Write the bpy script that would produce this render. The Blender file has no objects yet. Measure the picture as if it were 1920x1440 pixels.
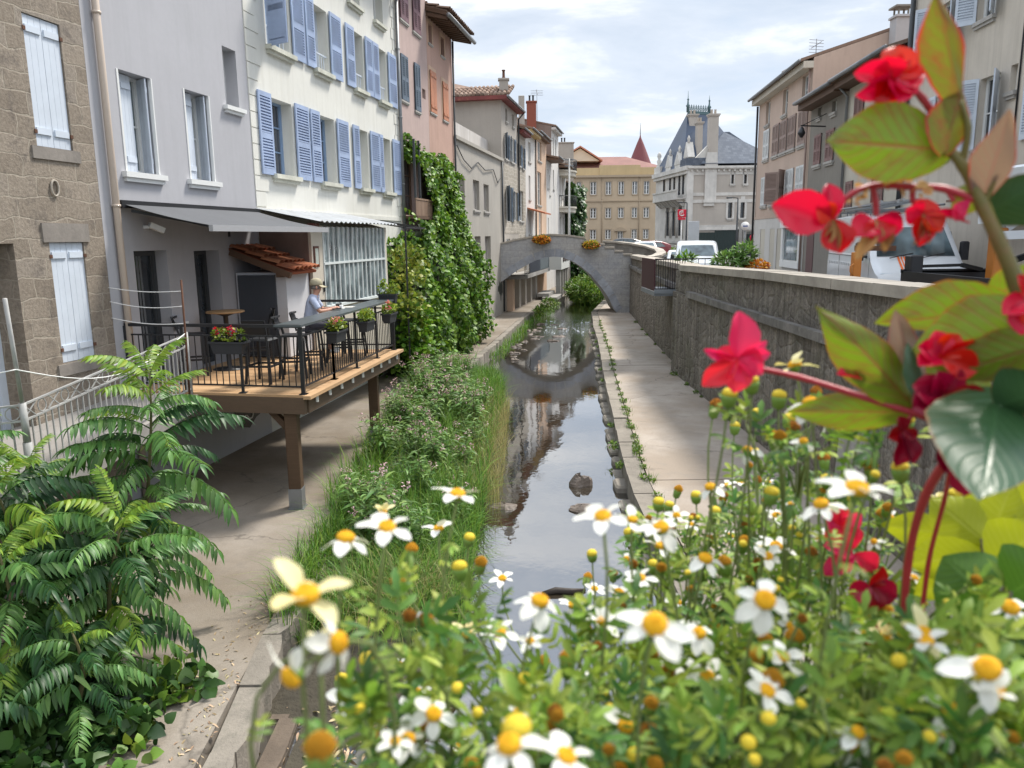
import bpy, math, random
import numpy as np
from mathutils import Vector, Matrix
random.seed(7); RNG=np.random.default_rng(11)
sc=bpy.context.scene
COL=sc.collection
rad=math.radians
CAMZ=4.7
# ---------------------------------------------------------------- names, labels
OFF={}          # world offset that a parent's mesh coordinates are relative to
def tag(o,label=None,cat=None,group=None,kind=None):
    if label: o['label']=label
    if cat: o['category']=cat
    if group: o['group']=group
    if kind: o['kind']=kind
    return o
def thing(name,label,cat,loc=(0,0,0),group=None):
    o=bpy.data.objects.new(name,None);COL.objects.link(o)
    o.empty_display_size=.2
    o.location=loc;OFF[o.name]=Vector(loc)
    return tag(o,label,cat,group)
def part_empty(name,parent,label=None):
    o=bpy.data.objects.new(name,None);COL.objects.link(o);o.parent=parent;OFF[o.name]=OFF[parent.name];KIDS.setdefault(parent.name,[]).append(o)
    if label:o['label']=label
    return o
def dup(root,loc,rz=0,label=None,scale=None):
    def cp(o,par):
        c=o.copy();COL.objects.link(c)
        if par is not None:c.parent=par
        for ch in KIDS.get(o.name,[]):cp(ch,c)
        return c
    r=cp(root,None);r.location=loc;r.rotation_euler=(0,0,rz)
    if scale:r.scale=(scale,)*3
    if label:r['label']=label
    return r
KIDS={}
# ---------------------------------------------------------------- mesh builder
class MB:
    def __init__(s):
        s.V=[];s.F=[];s.C=[];s.M=[];s.UV=[];s.n=0;s.SM=[]
    def add(s,V,F,m=0,uv=None,smooth=False):
        V=np.asarray(V,float).reshape(-1,3)
        fl=np.array([i for f in F for i in f],dtype=np.int64);c=np.array([len(f) for f in F],dtype=np.int64)
        s._add(V,fl,c,m,uv,smooth)
    def _add(s,V,fl,c,m,uv,smooth):
        s.V.append(V);s.F.append(fl+s.n);s.C.append(c)
        s.M.append(np.full(len(c),m) if np.isscalar(m) else np.asarray(m));s.SM.append(np.full(len(c),smooth))
        s.UV.append(uv if uv is not None else np.full((len(V),2),np.nan))
        s.n+=len(V)
    def inst(s,T,R,P,m=0,smooth=False):
        """T=(V,fl,c,uv) template; R (k,3,3) matrices incl. scale; P (k,3)"""
        V,fl,c,uv=T;k=len(P);nv=len(V)
        if k==0:return
        W=np.einsum('kij,nj->kni',np.asarray(R,float),V)+np.asarray(P,float)[:,None,:]
        FL=(fl[None,:]+(np.arange(k)*nv)[:,None]).ravel();C=np.tile(c,k)
        U=np.tile(uv,(k,1)) if uv is not None else None
        if not np.isscalar(m):m=np.repeat(np.asarray(m),len(c))
        s._add(W.reshape(-1,3),FL,C,m,U,smooth)
    def quad(s,a,b,c,d,m=0):s.add([a,b,c,d],[(0,1,2,3)],m)
    def poly(s,pts,m=0):s.add(pts,[tuple(range(len(pts)))],m)
    def box8(s,p,m=0):
        s.add(p,[(0,3,2,1),(4,5,6,7),(0,1,5,4),(1,2,6,5),(2,3,7,6),(3,0,4,7)],m)
    def box(s,x0,x1,y0,y1,z0,z1,m=0):
        s.box8([(x0,y0,z0),(x1,y0,z0),(x1,y1,z0),(x0,y1,z0),(x0,y0,z1),(x1,y0,z1),(x1,y1,z1),(x0,y1,z1)],m)
    def bevbox(s,x0,x1,y0,y1,z0,z1,b=.01,m=0,top=1.):
        """box with chamfered vertical edges and top, optional top scale"""
        def ring(x0,x1,y0,y1,z,b):
            return [(x0+b,y0,z),(x1-b,y0,z),(x1,y0+b,z),(x1,y1-b,z),(x1-b,y1,z),(x0+b,y1,z),(x0,y1-b,z),(x0,y0+b,z)]
        V=ring(x0,x1,y0,y1,z0,b)+ring(x0,x1,y0,y1,z1-b,b)+ring(x0+b,x1-b,y0+b,y1-b,z1,b*.6)
        F=[tuple(range(7,-1,-1)),tuple(range(16,24))]
        for r in(0,8):
            for i in range(8):F.append((r+i,r+(i+1)%8,r+8+(i+1)%8,r+8+i))
        s.add(V,F,m)
    def fbox(s,fr,a0,a1,t0,t1,z0,z1,m=0):
        w=fr.w
        s.box8([w(a0,t0,z0),w(a1,t0,z0),w(a1,t1,z0),w(a0,t1,z0),w(a0,t0,z1),w(a1,t0,z1),w(a1,t1,z1),w(a0,t1,z1)],m)
    def bar(s,a,b,w=.04,h=None,m=0,up=(0,0,1)):
        a=Vector(a);b=Vector(b);d=(b-a).normalized();u=Vector(up)
        if abs(d.dot(u))>.98:u=Vector((0,1,0))
        r=d.cross(u).normalized()*w*.5;q=r.cross(d).normalized()*(h or w)*.5
        s.box8([a-r-q,a+r-q,b+r-q,b-r-q,a-r+q,a+r+q,b+r+q,b-r+q],m)
    def tube(s,pts,r,n=8,m=0,cap=True,smooth=True):
        P=[Vector(p) for p in pts];k=len(P)
        if np.isscalar(r):r=[r]*k
        V=[];ref=None
        for i in range(k):
            d=(P[min(i+1,k-1)]-P[max(i-1,0)])
            if d.length<1e-9:d=Vector((0,0,1))
            d.normalize()
            if ref is None:
                ref=d.cross(Vector((0,0,1)) if abs(d.z)<.9 else Vector((1,0,0))).normalized()
            ref=(ref-d*ref.dot(d))
            if ref.length<1e-6:ref=d.orthogonal()
            ref.normalize();q=d.cross(ref)
            for j in range(n):
                an=2*math.pi*j/n;V.append(P[i]+ref*(math.cos(an)*r[i])+q*(math.sin(an)*r[i]))
        F=[]
        for i in range(k-1):
            for j in range(n):
                F.append((i*n+j,i*n+(j+1)%n,(i+1)*n+(j+1)%n,(i+1)*n+j))
        if cap:F+= [tuple(range(n-1,-1,-1)),tuple(range((k-1)*n,k*n))]
        s.add([tuple(v) for v in V],F,m,None,smooth)
    def lathe(s,prof,c=(0,0,0),n=16,m=0,sx=1,sy=1,smooth=True,axis=None):
        V=[]
        for r,z in prof:
            for j in range(n):
                an=2*math.pi*j/n;V.append((c[0]+r*sx*math.cos(an),c[1]+r*sy*math.sin(an),c[2]+z))
        F=[]
        for i in range(len(prof)-1):
            for j in range(n):F.append((i*n+j,i*n+(j+1)%n,(i+1)*n+(j+1)%n,(i+1)*n+j))
        F+=[tuple(range(n-1,-1,-1)),tuple(range((len(prof)-1)*n,len(prof)*n))]
        s.add(V,F,m,None,smooth)
    def prism(s,pts,z0,z1,m=0):
        """pts CCW xy"""
        n=len(pts);V=[(x,y,z0) for x,y in pts]+[(x,y,z1) for x,y in pts]
        s.add(V,[tuple(range(n-1,-1,-1)),tuple(range(n,2*n))]+[(i,(i+1)%n,n+(i+1)%n,n+i) for i in range(n)],m)
    def extr(s,pts,off,m=0):
        """polygon pts (3D) extruded by vector off"""
        n=len(pts);P=[Vector(p) for p in pts];o=Vector(off)
        s.add([tuple(p) for p in P]+[tuple(p+o) for p in P],[tuple(range(n-1,-1,-1)),tuple(range(n,2*n))]+[(i,(i+1)%n,n+(i+1)%n,n+i) for i in range(n)],m)
    def grid(s,fn,nu,nv,m=0,smooth=True,uv=True):
        V=[];U=[]
        for i in range(nu+1):
            for j in range(nv+1):
                V.append(tuple(fn(i/nu,j/nv)));U.append((i/nu,j/nv))
        F=[(i*(nv+1)+j,(i+1)*(nv+1)+j,(i+1)*(nv+1)+j+1,i*(nv+1)+j+1) for i in range(nu) for j in range(nv)]
        s.add(V,F,m,np.array(U) if uv else None,smooth)
    def build(s,name,mats,parent=None,label=None):
        if not isinstance(mats,(list,tuple)):mats=[mats]
        V=np.concatenate(s.V);FL=np.concatenate(s.F);C=np.concatenate(s.C);UV=np.concatenate(s.UV)
        me=bpy.data.meshes.new(name)
        off=np.array(OFF[parent.name]) if parent is not None else np.zeros(3)
        me.vertices.add(len(V));me.vertices.foreach_set('co',(V-off).ravel())
        me.loops.add(len(FL));me.loops.foreach_set('vertex_index',FL)
        st=np.concatenate([[0],np.cumsum(C)[:-1]])
        me.polygons.add(len(C));me.polygons.foreach_set('loop_start',st)
        try:me.polygons.foreach_set('loop_total',C)
        except Exception:pass
        me.polygons.foreach_set('material_index',np.concatenate(s.M).astype(np.int32))
        me.polygons.foreach_set('use_smooth',np.concatenate(s.SM))
        for m in mats:me.materials.append(m)
        # uv: box mapping in metres where none was given
        a,b,c=V[FL[st]],V[FL[st+1]],V[FL[st+2]]
        nn=np.cross(b-a,c-a);ln=np.linalg.norm(nn,axis=1);ln[ln==0]=1;nn/=ln[:,None]
        hor=np.stack([-nn[:,1],nn[:,0],np.zeros(len(nn))],1);hl=np.linalg.norm(hor,axis=1)
        flat=np.abs(nn[:,2])>.8
        hl[hl==0]=1;hor/=hl[:,None]
        hor[flat]=(1,0,0)
        ver=np.where(flat[:,None],np.array([0,1.,0]),np.array([0,0,1.]))
        fi=np.repeat(np.arange(len(C)),C);P=V[FL]
        uv=np.stack([(P*hor[fi]).sum(1),(P*ver[fi]).sum(1)],1)
        g=UV[FL];ok=~np.isnan(g[:,0]);uv[ok]=g[ok]
        ul=me.uv_layers.new(name='UVMap');ul.data.foreach_set('uv',uv.ravel().astype(np.float32))
        me.update();me.validate()
        o=bpy.data.objects.new(name,me);COL.objects.link(o)
        OFF[o.name]=Vector(off)
        if parent is not None:
            o.parent=parent;KIDS.setdefault(parent.name,[]).append(o)
        if label:o['label']=label
        return o
# ---------------------------------------------------------------- frames
class Fr:
    """local frame: a along, t outward, z up"""
    def __init__(s,o,d,side=1):
        s.o=Vector((o[0],o[1],0));s.u=Vector((d[0],d[1],0)).normalized()
        s.n=Vector((s.u.y,-s.u.x,0))*side
    def w(s,a,t,z):return s.o+s.u*a+s.n*t+Vector((0,0,z))
FL=Fr((-8.62,0),(.1817,1))          # left row of facades, outward to the canal
FRH=Fr((14,45),(.0857,1),-1)        # right row of houses, outward to the street
# ---------------------------------------------------------------- random helpers
def rotm(d,nrm):
    """matrix with local x -> d (length axis), local z ~ nrm"""
    d=np.asarray(d,float);d/=np.linalg.norm(d);n=np.asarray(nrm,float);n=n-d*n.dot(d)
    if np.linalg.norm(n)<1e-6:n=np.cross(d,[1,0,.3])
    n/=np.linalg.norm(n);return np.stack([d,np.cross(n,d),n],1)
def rotms(D,N):
    D=D/np.linalg.norm(D,axis=1)[:,None];N=N-D*(D*N).sum(1)[:,None];N/=np.maximum(np.linalg.norm(N,axis=1),1e-6)[:,None]
    return np.stack([D,np.cross(N,D),N],2)
def leaf_t(L=1,prof=((0,.02),(.25,.3),(.5,.4),(.75,.25),(1,.0)),fold=.25,curl=.2,n=6,m=2,wave=0,tw=0):
    """leaf template along +x; uv u along, v across (0..1, midrib .5)"""
    xs=[p[0] for p in prof];ws=[p[1] for p in prof];V=[];U=[]
    for i in range(n+1):
        u=i/n;w=np.interp(u,xs,ws)*L
        for j in range(-m,m+1):
            v=j/m
            x=u*L;y=v*w;z=abs(v)*w*fold-curl*L*u*u+wave*L*math.sin(u*9+v*2)*abs(v)
            if tw:
                an=tw*u;y,z=y*math.cos(an)-z*math.sin(an),y*math.sin(an)+z*math.cos(an)
            V.append((x,y,z));U.append((u,.5+.5*v))
    k=2*m+1;F=[(i*k+j,(i+1)*k+j,(i+1)*k+j+1,i*k+j+1) for i in range(n) for j in range(2*m)]
    return tmpl(V,F,U)
def tmpl(V,F,U=None):
    return (np.array(V,float),np.array([i for f in F for i in f]),np.array([len(f) for f in F]),None if U is None else np.array(U,float))
def join_t(ts):
    """ts: list of (template,R,P)"""
    V=[];fl=[];c=[];U=[];n=0
    for T,R,P in ts:
        V.append(T[0]@np.asarray(R).T+np.asarray(P));fl.append(T[1]+n);c.append(T[2]);U.append(T[3]);n+=len(T[0])
    return (np.concatenate(V),np.concatenate(fl),np.concatenate(c),np.concatenate(U))
def rdir(k,zmin=-1):
    v=RNG.normal(size=(k,3));v/=np.linalg.norm(v,axis=1)[:,None]
    if zmin>-1:v[:,2]=np.where(v[:,2]<zmin,-v[:,2],v[:,2])
    return v
# ---------------------------------------------------------------- materials
def nt(name):
    m=bpy.data.materials.new(name);m.use_nodes=True;t=m.node_tree
    for n in list(t.nodes):t.nodes.remove(n)
    return m,t
class NT:
    def __init__(s,t):s.t=t;s.cache={}
    def n(s,ty,**k):
        x=s.t.nodes.new(ty)
        for a,b in k.items():setattr(x,a,b)
        return x
    def l(s,a,b):s.t.links.new(a,b)
    def co(s,kind='Object'):
        if kind not in s.cache:s.cache[kind]=s.n('ShaderNodeTexCoord').outputs[kind]
        return s.cache[kind]
    def mapn(s,vec,scale=(1,1,1),rot=(0,0,0)):
        m=s.n('ShaderNodeMapping');m.inputs['Scale'].default_value=scale;m.inputs['Rotation'].default_value=rot
        s.l(vec,m.inputs[0]);return m.outputs[0]
    def noise(s,vec,scale,detail=4,rough=.6,dist=0):
        x=s.n('ShaderNodeTexNoise');x.inputs['Scale'].default_value=scale;x.inputs['Detail'].default_value=detail
        x.inputs['Roughness'].default_value=rough;x.inputs['Distortion'].default_value=dist
        s.l(vec,x.inputs['Vector']);return x.outputs['Fac']
    def vor(s,vec,scale,feat='F1',out='Distance',rnd=1):
        x=s.n('ShaderNodeTexVoronoi');x.feature=feat;x.inputs['Scale'].default_value=scale
        x.inputs['Randomness'].default_value=rnd
        s.l(vec,x.inputs['Vector']);return x.outputs[out]
    def ramp(s,fac,stops,interp='LINEAR'):
        x=s.n('ShaderNodeValToRGB');e=x.color_ramp.elements;x.color_ramp.interpolation=interp
        while len(e)>1:e.remove(e[-1])
        e[0].position=stops[0][0];e[0].color=c4(stops[0][1])
        for p,c in stops[1:]:
            q=e.new(p);q.color=c4(c)
        s.l(fac,x.inputs[0]);return x.outputs[0]
    def mix(s,fac,a,b,mode='MIX'):
        x=s.n('ShaderNodeMix',data_type='RGBA',blend_type=mode)
        for i,v in((0,fac),(6,a),(7,b)):
            if hasattr(v,'is_linked') or hasattr(v,'links'):s.l(v,x.inputs[i])
            elif i==0:x.inputs[0].default_value=v
            else:x.inputs[i].default_value=c4(v)
        return x.outputs[2]
    def math(s,op,a,b=None):
        x=s.n('ShaderNodeMath',operation=op)
        for i,v in((0,a),(1,b)):
            if v is None:continue
            if hasattr(v,'links'):s.l(v,x.inputs[i])
            else:x.inputs[i].default_value=v
        return x.outputs[0]
    def bump(s,h,strength=.3,dist=.02,nrm=None):
        x=s.n('ShaderNodeBump');x.inputs['Strength'].default_value=strength;x.inputs['Distance'].default_value=dist
        s.l(h,x.inputs['Height'])
        if nrm is not None:s.l(nrm,x.inputs['Normal'])
        return x.outputs[0]
def c4(c):
    if np.isscalar(c):return (c,c,c,1)
    return (*c[:3],1)
def srgb(r,g,b):
    f=lambda v:(v/255/12.92 if v<=10 else ((v/255+.055)/1.055)**2.4)
    return (f(r),f(g),f(b))
def finish(N,col,rough,bumps=None,metal=0,spec=.5,trans=0,coat=0,alpha=None):
    p=N.n('ShaderNodeBsdfPrincipled');o=N.n('ShaderNodeOutputMaterial')
    if hasattr(col,'links'):N.l(col,p.inputs['Base Color'])
    else:p.inputs['Base Color'].default_value=c4(col)
    if hasattr(rough,'links'):N.l(rough,p.inputs['Roughness'])
    else:p.inputs['Roughness'].default_value=rough
    p.inputs['Metallic'].default_value=metal;p.inputs['Specular IOR Level'].default_value=spec
    p.inputs['Coat Weight'].default_value=coat
    if bumps is not None:N.l(bumps,p.inputs['Normal'])
    if trans:
        tr=N.n('ShaderNodeBsdfTranslucent');mx=N.n('ShaderNodeMixShader');mx.inputs[0].default_value=trans
        if hasattr(col,'links'):
            N.l(N.mix(1,col,(1.0,1.0,.75),'MULTIPLY'),tr.inputs[0])
        else:tr.inputs[0].default_value=c4(col)
        N.l(p.outputs[0],mx.inputs[1]);N.l(tr.outputs[0],mx.inputs[2]);N.l(mx.outputs[0],o.inputs[0])
    else:N.l(p.outputs[0],o.inputs[0])
    return p
def var(c,k):return tuple(min(1,max(0,x*k)) for x in c)
def pm(name,col,rough=.7,v=.12,vs=6,big=.0,bs=.5,bump=.0,bsc=40,bd=.01,island=0,streak=0,sc_=None,metal=0,spec=.4,trans=0,coat=0,dirt=None,hue=0):
    """general procedural surface: fine noise, broad mottling, vertical streaks, per-piece variation"""
    m,t=nt(name);N=NT(t);co=N.co('Object')
    c=N.mix(N.noise(co,vs,5),var(col,1-v),var(col,1+v))
    if big:c=N.mix(N.ramp(N.noise(co,bs,3),[(.35,0),(.65,1)]),N.mix(1,c,var((1,1,1),1-big),'MULTIPLY'),c)
    if streak:
        sv=N.mapn(N.co('UV'),(2.6,.16,1));f=N.ramp(N.noise(sv,1.6,6,.65),[(.48,0),(.75,1)])
        c=N.mix(N.math('MULTIPLY',f,streak),c,sc_ or var(col,.35))
    if dirt:
        f=N.ramp(N.noise(co,dirt[1],6,.7),[(dirt[2],0),(dirt[2]+.16,1)]);c=N.mix(N.math('MULTIPLY',f,dirt[3] if len(dirt)>3 else .8),c,dirt[0])
    if island:
        g=N.n('ShaderNodeNewGeometry').outputs['Random Per Island']
        h=N.n('ShaderNodeHueSaturation');N.l(c,h.inputs['Color'])
        N.l(N.math('ADD',N.math('MULTIPLY',g,island*2),1-island),h.inputs['Value'])
        if hue:N.l(N.math('ADD',N.math('MULTIPLY',N.math('FRACT',N.math('MULTIPLY',g,7.31)),hue*2),.5-hue),h.inputs['Hue'])
        c=h.outputs[0]
    b=None
    if bump:b=N.bump(N.noise(co,bsc,4),bump,bd)
    finish(N,c,rough,b,metal,spec,trans,coat);return m
def glassdark(name,col=(.02,.025,.03),rough=.06,v=.5):
    m,t=nt(name);N=NT(t);co=N.co('Object')
    c=N.mix(N.ramp(N.noise(co,1.3,2),[(.35,0),(.7,1)]),var(col,1-v),var(col,1+v*1.5))
    finish(N,c,rough,N.bump(N.noise(co,1.1,1),.03,.05),0,.9);return m
def stone_wall(name,cols,mortar,bw=.45,bh=.25,ms=.018,rub=.12,bump=.7,rough=.9,soot=None,offs=.5,streak=0):
    """coursed rubble: brick pattern warped by noise, each stone its own tone"""
    m,t=nt(name);N=NT(t);uv=N.co('UV');co=N.co('Object')
    w=N.n('ShaderNodeTexNoise');w.inputs['Scale'].default_value=1.7;w.inputs['Detail'].default_value=3;N.l(uv,w.inputs['Vector'])
    off=N.n('ShaderNodeVectorMath',operation='SCALE');off.inputs['Scale'].default_value=rub*2.2
    sb=N.n('ShaderNodeVectorMath',operation='SUBTRACT');sb.inputs[1].default_value=(.5,.5,.5)
    N.l(w.outputs['Color'],sb.inputs[0]);N.l(sb.outputs[0],off.inputs[0])
    ad=N.n('ShaderNodeVectorMath',operation='ADD');N.l(uv,ad.inputs[0]);N.l(off.outputs[0],ad.inputs[1])
    b=N.n('ShaderNodeTexBrick');b.inputs['Scale'].default_value=1;b.inputs['Brick Width'].default_value=bw;b.inputs['Row Height'].default_value=bh
    b.inputs['Mortar Size'].default_value=ms;b.inputs['Mortar Smooth'].default_value=.35;b.inputs['Bias'].default_value=-.1;b.offset=offs
    b.squash=1.35;b.squash_frequency=3
    b.inputs['Color1'].default_value=(0,0,0,1);b.inputs['Color2'].default_value=(1,1,1,1);b.inputs['Mortar'].default_value=(.5,.5,.5,1)
    N.l(ad.outputs[0],b.inputs['Vector'])
    k=len(cols)-1
    c=N.ramp(N.math('ADD',N.math('MULTIPLY',b.outputs['Color'],.75),N.math('MULTIPLY',N.noise(co,2.4,3),.3)),[(i/k,cc) for i,cc in enumerate(cols)])
    nz=N.noise(co,22,6,.7);c=N.mix(N.ramp(nz,[(.3,0),(.7,1)]),N.mix(1,c,(.62,.6,.58),'MULTIPLY'),c)
    c=N.mix(b.outputs['Fac'],c,N.mix(N.noise(co,14,4),var(mortar,.8),var(mortar,1.1)))
    if soot:
        f=N.ramp(N.noise(co,soot[1],6,.72),[(soot[2],0),(soot[2]+.2,1)]);c=N.mix(N.math('MULTIPLY',f,.85),c,soot[0])
    if streak:
        f=N.ramp(N.noise(N.mapn(uv,(3,.2,1)),1.8,6,.7),[(.45,0),(.72,1)]);c=N.mix(N.math('MULTIPLY',f,streak),c,var(cols[0],.35))
    h=N.math('ADD',N.math('MULTIPLY',N.math('SUBTRACT',1,b.outputs['Fac']),.6),N.math('MULTIPLY',nz,.6))
    finish(N,c,rough,N.bump(h,bump,.03),0,.25);return m
def render_wall(name,col,v=.07,streak=.25,sc_=None,bump=.15,dirt=None,lines=None,big=.12):
    return pm(name,col,.85,v,9,big,.45,bump,70,.008,0,streak,sc_,0,.25,0,0,dirt)
def planks(name,cols,width=.14,rough=.65,axis=0,gap=.015,bump=.4):
    m,t=nt(name);N=NT(t);g=N.n('ShaderNodeNewGeometry').outputs['Random Per Island'];co=N.co('Object')
    sv=N.mapn(co,(1,1,1));n1=N.noise(N.mapn(co,(3,3,40) if axis==2 else ((1.5,40,40) if axis==0 else (40,1.5,40))),1,5,.6)
    k=len(cols)-1
    c=N.ramp(N.math('ADD',N.math('MULTIPLY',g,.6),N.math('MULTIPLY',n1,.5)),[(.1+.85*i/k,cc) for i,cc in enumerate(cols)])
    c=N.mix(N.math('MULTIPLY',N.ramp(N.noise(co,1.2,4),[(.5,0),(.8,1)]),.35),c,var(cols[0],.6))
    finish(N,c,rough,N.bump(n1,bump,.005),0,.3);return m
def leafm(name,col,col2,rough=.45,trans=.3,isl=.3,hue=.02,vein=0,rim=None,spec=.4,bump=0,back=None,blot=None):
    """leaf: per-leaf tone, soft veins, optional coloured rim, light passing through"""
    m,t=nt(name);N=NT(t);g=N.n('ShaderNodeNewGeometry').outputs['Random Per Island'];uv=N.co('UV');co=N.co('Object')
    c=N.mix(g,col,col2);c=N.mix(N.math('MULTIPLY',N.noise(co,3,2),.5),c,var(col,.7))
    if blot:c=N.mix(N.math('MULTIPLY',N.ramp(N.noise(uv,2.6,4,.6),[(.45,0),(.68,1)]),.75),c,blot)
    sx=N.n('ShaderNodeSeparateXYZ');N.l(uv,sx.inputs[0]);v=N.math('ABSOLUTE',N.math('SUBTRACT',sx.outputs[1],.5))
    b=None
    if vein:
        r=N.math('SUBTRACT',N.math('MULTIPLY',sx.outputs[0],9),N.math('MULTIPLY',v,5))
        f=N.math('ABSOLUTE',N.math('SUBTRACT',N.math('FRACT',r),.5))
        sv=N.ramp(f,[(0,1),(.16,0)]);mv=N.ramp(v,[(0,1),(.045,0)])
        vf=N.math('MAXIMUM',N.math('MULTIPLY',sv,.6),mv)
        c=N.mix(N.math('MULTIPLY',vf,vein),c,back or var(col2,1.5));b=N.bump(vf,.25,.004)
    if rim:
        nz=N.math('MULTIPLY',N.math('SUBTRACT',N.noise(uv,5,3),.5),.12)
        f=N.ramp(N.math('ADD',v,nz),[(rim[1],0),(min(.99,rim[1]+.05),1)]);c=N.mix(f,c,rim[0])
    h=N.n('ShaderNodeHueSaturation');N.l(c,h.inputs['Color'])
    N.l(N.math('ADD',N.math('MULTIPLY',g,isl*2),1-isl),h.inputs['Value'])
    N.l(N.math('ADD',N.math('MULTIPLY',N.math('FRACT',N.math('MULTIPLY',g,7.31)),hue*2),.5-hue),h.inputs['Hue'])
    finish(N,h.outputs[0],rough,b,0,spec,trans);return m
def rooftile(name,cols):
    m,t=nt(name);N=NT(t);co=N.co('Object');g=N.n('ShaderNodeNewGeometry').outputs['Random Per Island']
    k=len(cols)-1
    c=N.ramp(N.math('ADD',N.math('MULTIPLY',g,.7),N.math('MULTIPLY',N.noise(co,7,4),.4)),[(.1+.85*i/k,x) for i,x in enumerate(cols)])
    c=N.mix(N.ramp(N.noise(co,2.5,6,.7),[(.55,0),(.75,.7)]),c,(.11,.1,.08))
    finish(N,c,.85,N.bump(N.noise(co,40,4),.3,.01),0,.2);return m
def concrete(name,col,stain,crack=.5,bump=.25,seam=0,fine=.1):
    m,t=nt(name);N=NT(t);co=N.co('Object')
    c=N.mix(N.noise(co,35,6,.7),var(col,1-fine*1.6),var(col,1+fine))
    c=N.mix(N.ramp(N.noise(co,.55,5,.6),[(.38,1),(.62,0)]),c,N.mix(1,c,stain,'MULTIPLY'))
    c=N.mix(N.math('MULTIPLY',N.ramp(N.noise(co,2.3,7,.75),[(.5,0),(.68,1)]),.6),c,var(col,.62))
    w=N.noise(co,.9,5,.6)
    vv=N.n('ShaderNodeVectorMath',operation='ADD');N.l(co,vv.inputs[0])
    cx=N.n('ShaderNodeCombineXYZ');N.l(w,cx.inputs[0]);N.l(N.noise(co,1.3,4),cx.inputs[1]);N.l(cx.outputs[0],vv.inputs[1])
    e=N.vor(vv.outputs[0],.33,'DISTANCE_TO_EDGE')
    cr=N.math('MULTIPLY',N.ramp(e,[(0,1),(.011,0)]),crack)
    cr=N.math('MULTIPLY',cr,N.ramp(N.noise(co,.6,3),[(.4,0),(.55,1)]))
    c=N.mix(cr,c,var(col,.22))
    sp=N.ramp(N.vor(co,28),[(.06,1),(.12,0)]);c=N.mix(N.math('MULTIPLY',sp,N.math('MULTIPLY',N.ramp(N.noise(co,1.5,3),[(.5,0),(.65,1)]),.5)),c,var(col,.5))
    finish(N,c,.9,N.bump(N.math('ADD',N.noise(co,60,5),N.math('MULTIPLY',cr,-2)),bump,.01),0,.25);return m
# ---------------------------------------------------------------- camera, sun, sky
cam=bpy.data.objects.new('camera',bpy.data.cameras.new('camera'));COL.objects.link(cam);sc.camera=cam
cd=cam.data;cd.sensor_width=36;cd.lens=1465/1920*36;cd.clip_start=.03;cd.clip_end=6000
_p=rad(10.65);_r=rad(.74);_F=Vector((0,math.cos(_p),-math.sin(_p)));_R0=Vector((1,0,0));_U0=_R0.cross(_F)
_R=_R0*math.cos(_r)-_U0*math.sin(_r);_U=_U0*math.cos(_r)+_R0*math.sin(_r)
_m=Matrix((_R,_U,-_F)).transposed().to_4x4();_m.translation=(0,0,CAMZ);cam.matrix_world=_m
cd.dof.use_dof=True;cd.dof.focus_distance=13;cd.dof.aperture_fstop=8.8
def ray_at(px,py,dist):
    """a point dist metres out along a direction given in picture coordinates of the 1920x1440 photograph"""
    d=(_F*1465+_R*(px-960)-_U*(py-720)).normalized()
    return Vector((0,0,CAMZ))+d*dist
sc.view_settings.view_transform='Standard';sc.view_settings.look='None';sc.view_settings.gamma=1;sc.view_settings.exposure=0.95
SUN_EL,SUN_AZ=rad(54),rad(44)      # azimuth from +Y towards +X
sd=Vector((math.sin(SUN_AZ)*math.cos(SUN_EL),math.cos(SUN_AZ)*math.cos(SUN_EL),math.sin(SUN_EL)))
sl=bpy.data.lights.new('sun','SUN');sl.energy=2.8;sl.angle=rad(11);sl.color=(1,.94,.85)
so=bpy.data.objects.new('sun',sl);COL.objects.link(so);so.rotation_euler=(-sd).to_track_quat('-Z','Y').to_euler();so.location=sd*60
w=bpy.data.worlds.new('World');sc.world=w;w.use_nodes=True;t=w.node_tree
for n in list(t.nodes):t.nodes.remove(n)
N=NT(t)
sky=N.n('ShaderNodeTexSky',sky_type='NISHITA');sky.sun_disc=False;sky.sun_elevation=SUN_EL;sky.sun_rotation=SUN_AZ
sky.air_density=1.0;sky.dust_density=1.2;sky.ozone_density=1.5
g=N.co('Generated');sx=N.n('ShaderNodeSeparateXYZ');N.l(g,sx.inputs[0])
zz=N.math('ADD',N.math('MAXIMUM',sx.outputs[2],0),.16)
cb=N.n('ShaderNodeCombineXYZ');N.l(N.math('DIVIDE',sx.outputs[0],zz),cb.inputs[0]);N.l(N.math('DIVIDE',sx.outputs[1],zz),cb.inputs[1])
cv=N.mapn(cb.outputs[0],(.8,1.15,1))
n1=N.noise(cv,.55,9,.55,.5);n2=N.noise(cv,1.5,8,.58,.3)
cover=N.ramp(N.math('ADD',N.math('MULTIPLY',n1,.72),N.math('MULTIPLY',n2,.28)),[(.34,.1),(.47,.85),(.6,1)])
shade=N.ramp(N.math('ADD',N.math('MULTIPLY',n2,.6),N.math('MULTIPLY',n1,.4)),[(.36,(4.2,5.0,6.2)),(.5,(6.2,6.8,7.7)),(.58,(10,10,9.95))])
hz=N.ramp(sx.outputs[2],[(0,1),(.10,.55),(.3,0)])
cl=N.mix(N.math('MULTIPLY',hz,.45),shade,(8.0,8.6,9.2))
skyb=N.mix(.7,sky.outputs[0],(6.2,7.6,9.4))
el=N.ramp(sx.outputs[2],[(0,.66),(.25,.66),(.5,.98),(.8,1.2)])
bg=N.n('ShaderNodeBackground');bg.inputs[1].default_value=.1
N.l(N.mix(1,N.mix(cover,skyb,cl),el,'MULTIPLY'),bg.inputs[0]);ow=N.n('ShaderNodeOutputWorld');N.l(bg.outputs[0],ow.inputs[0])
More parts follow.
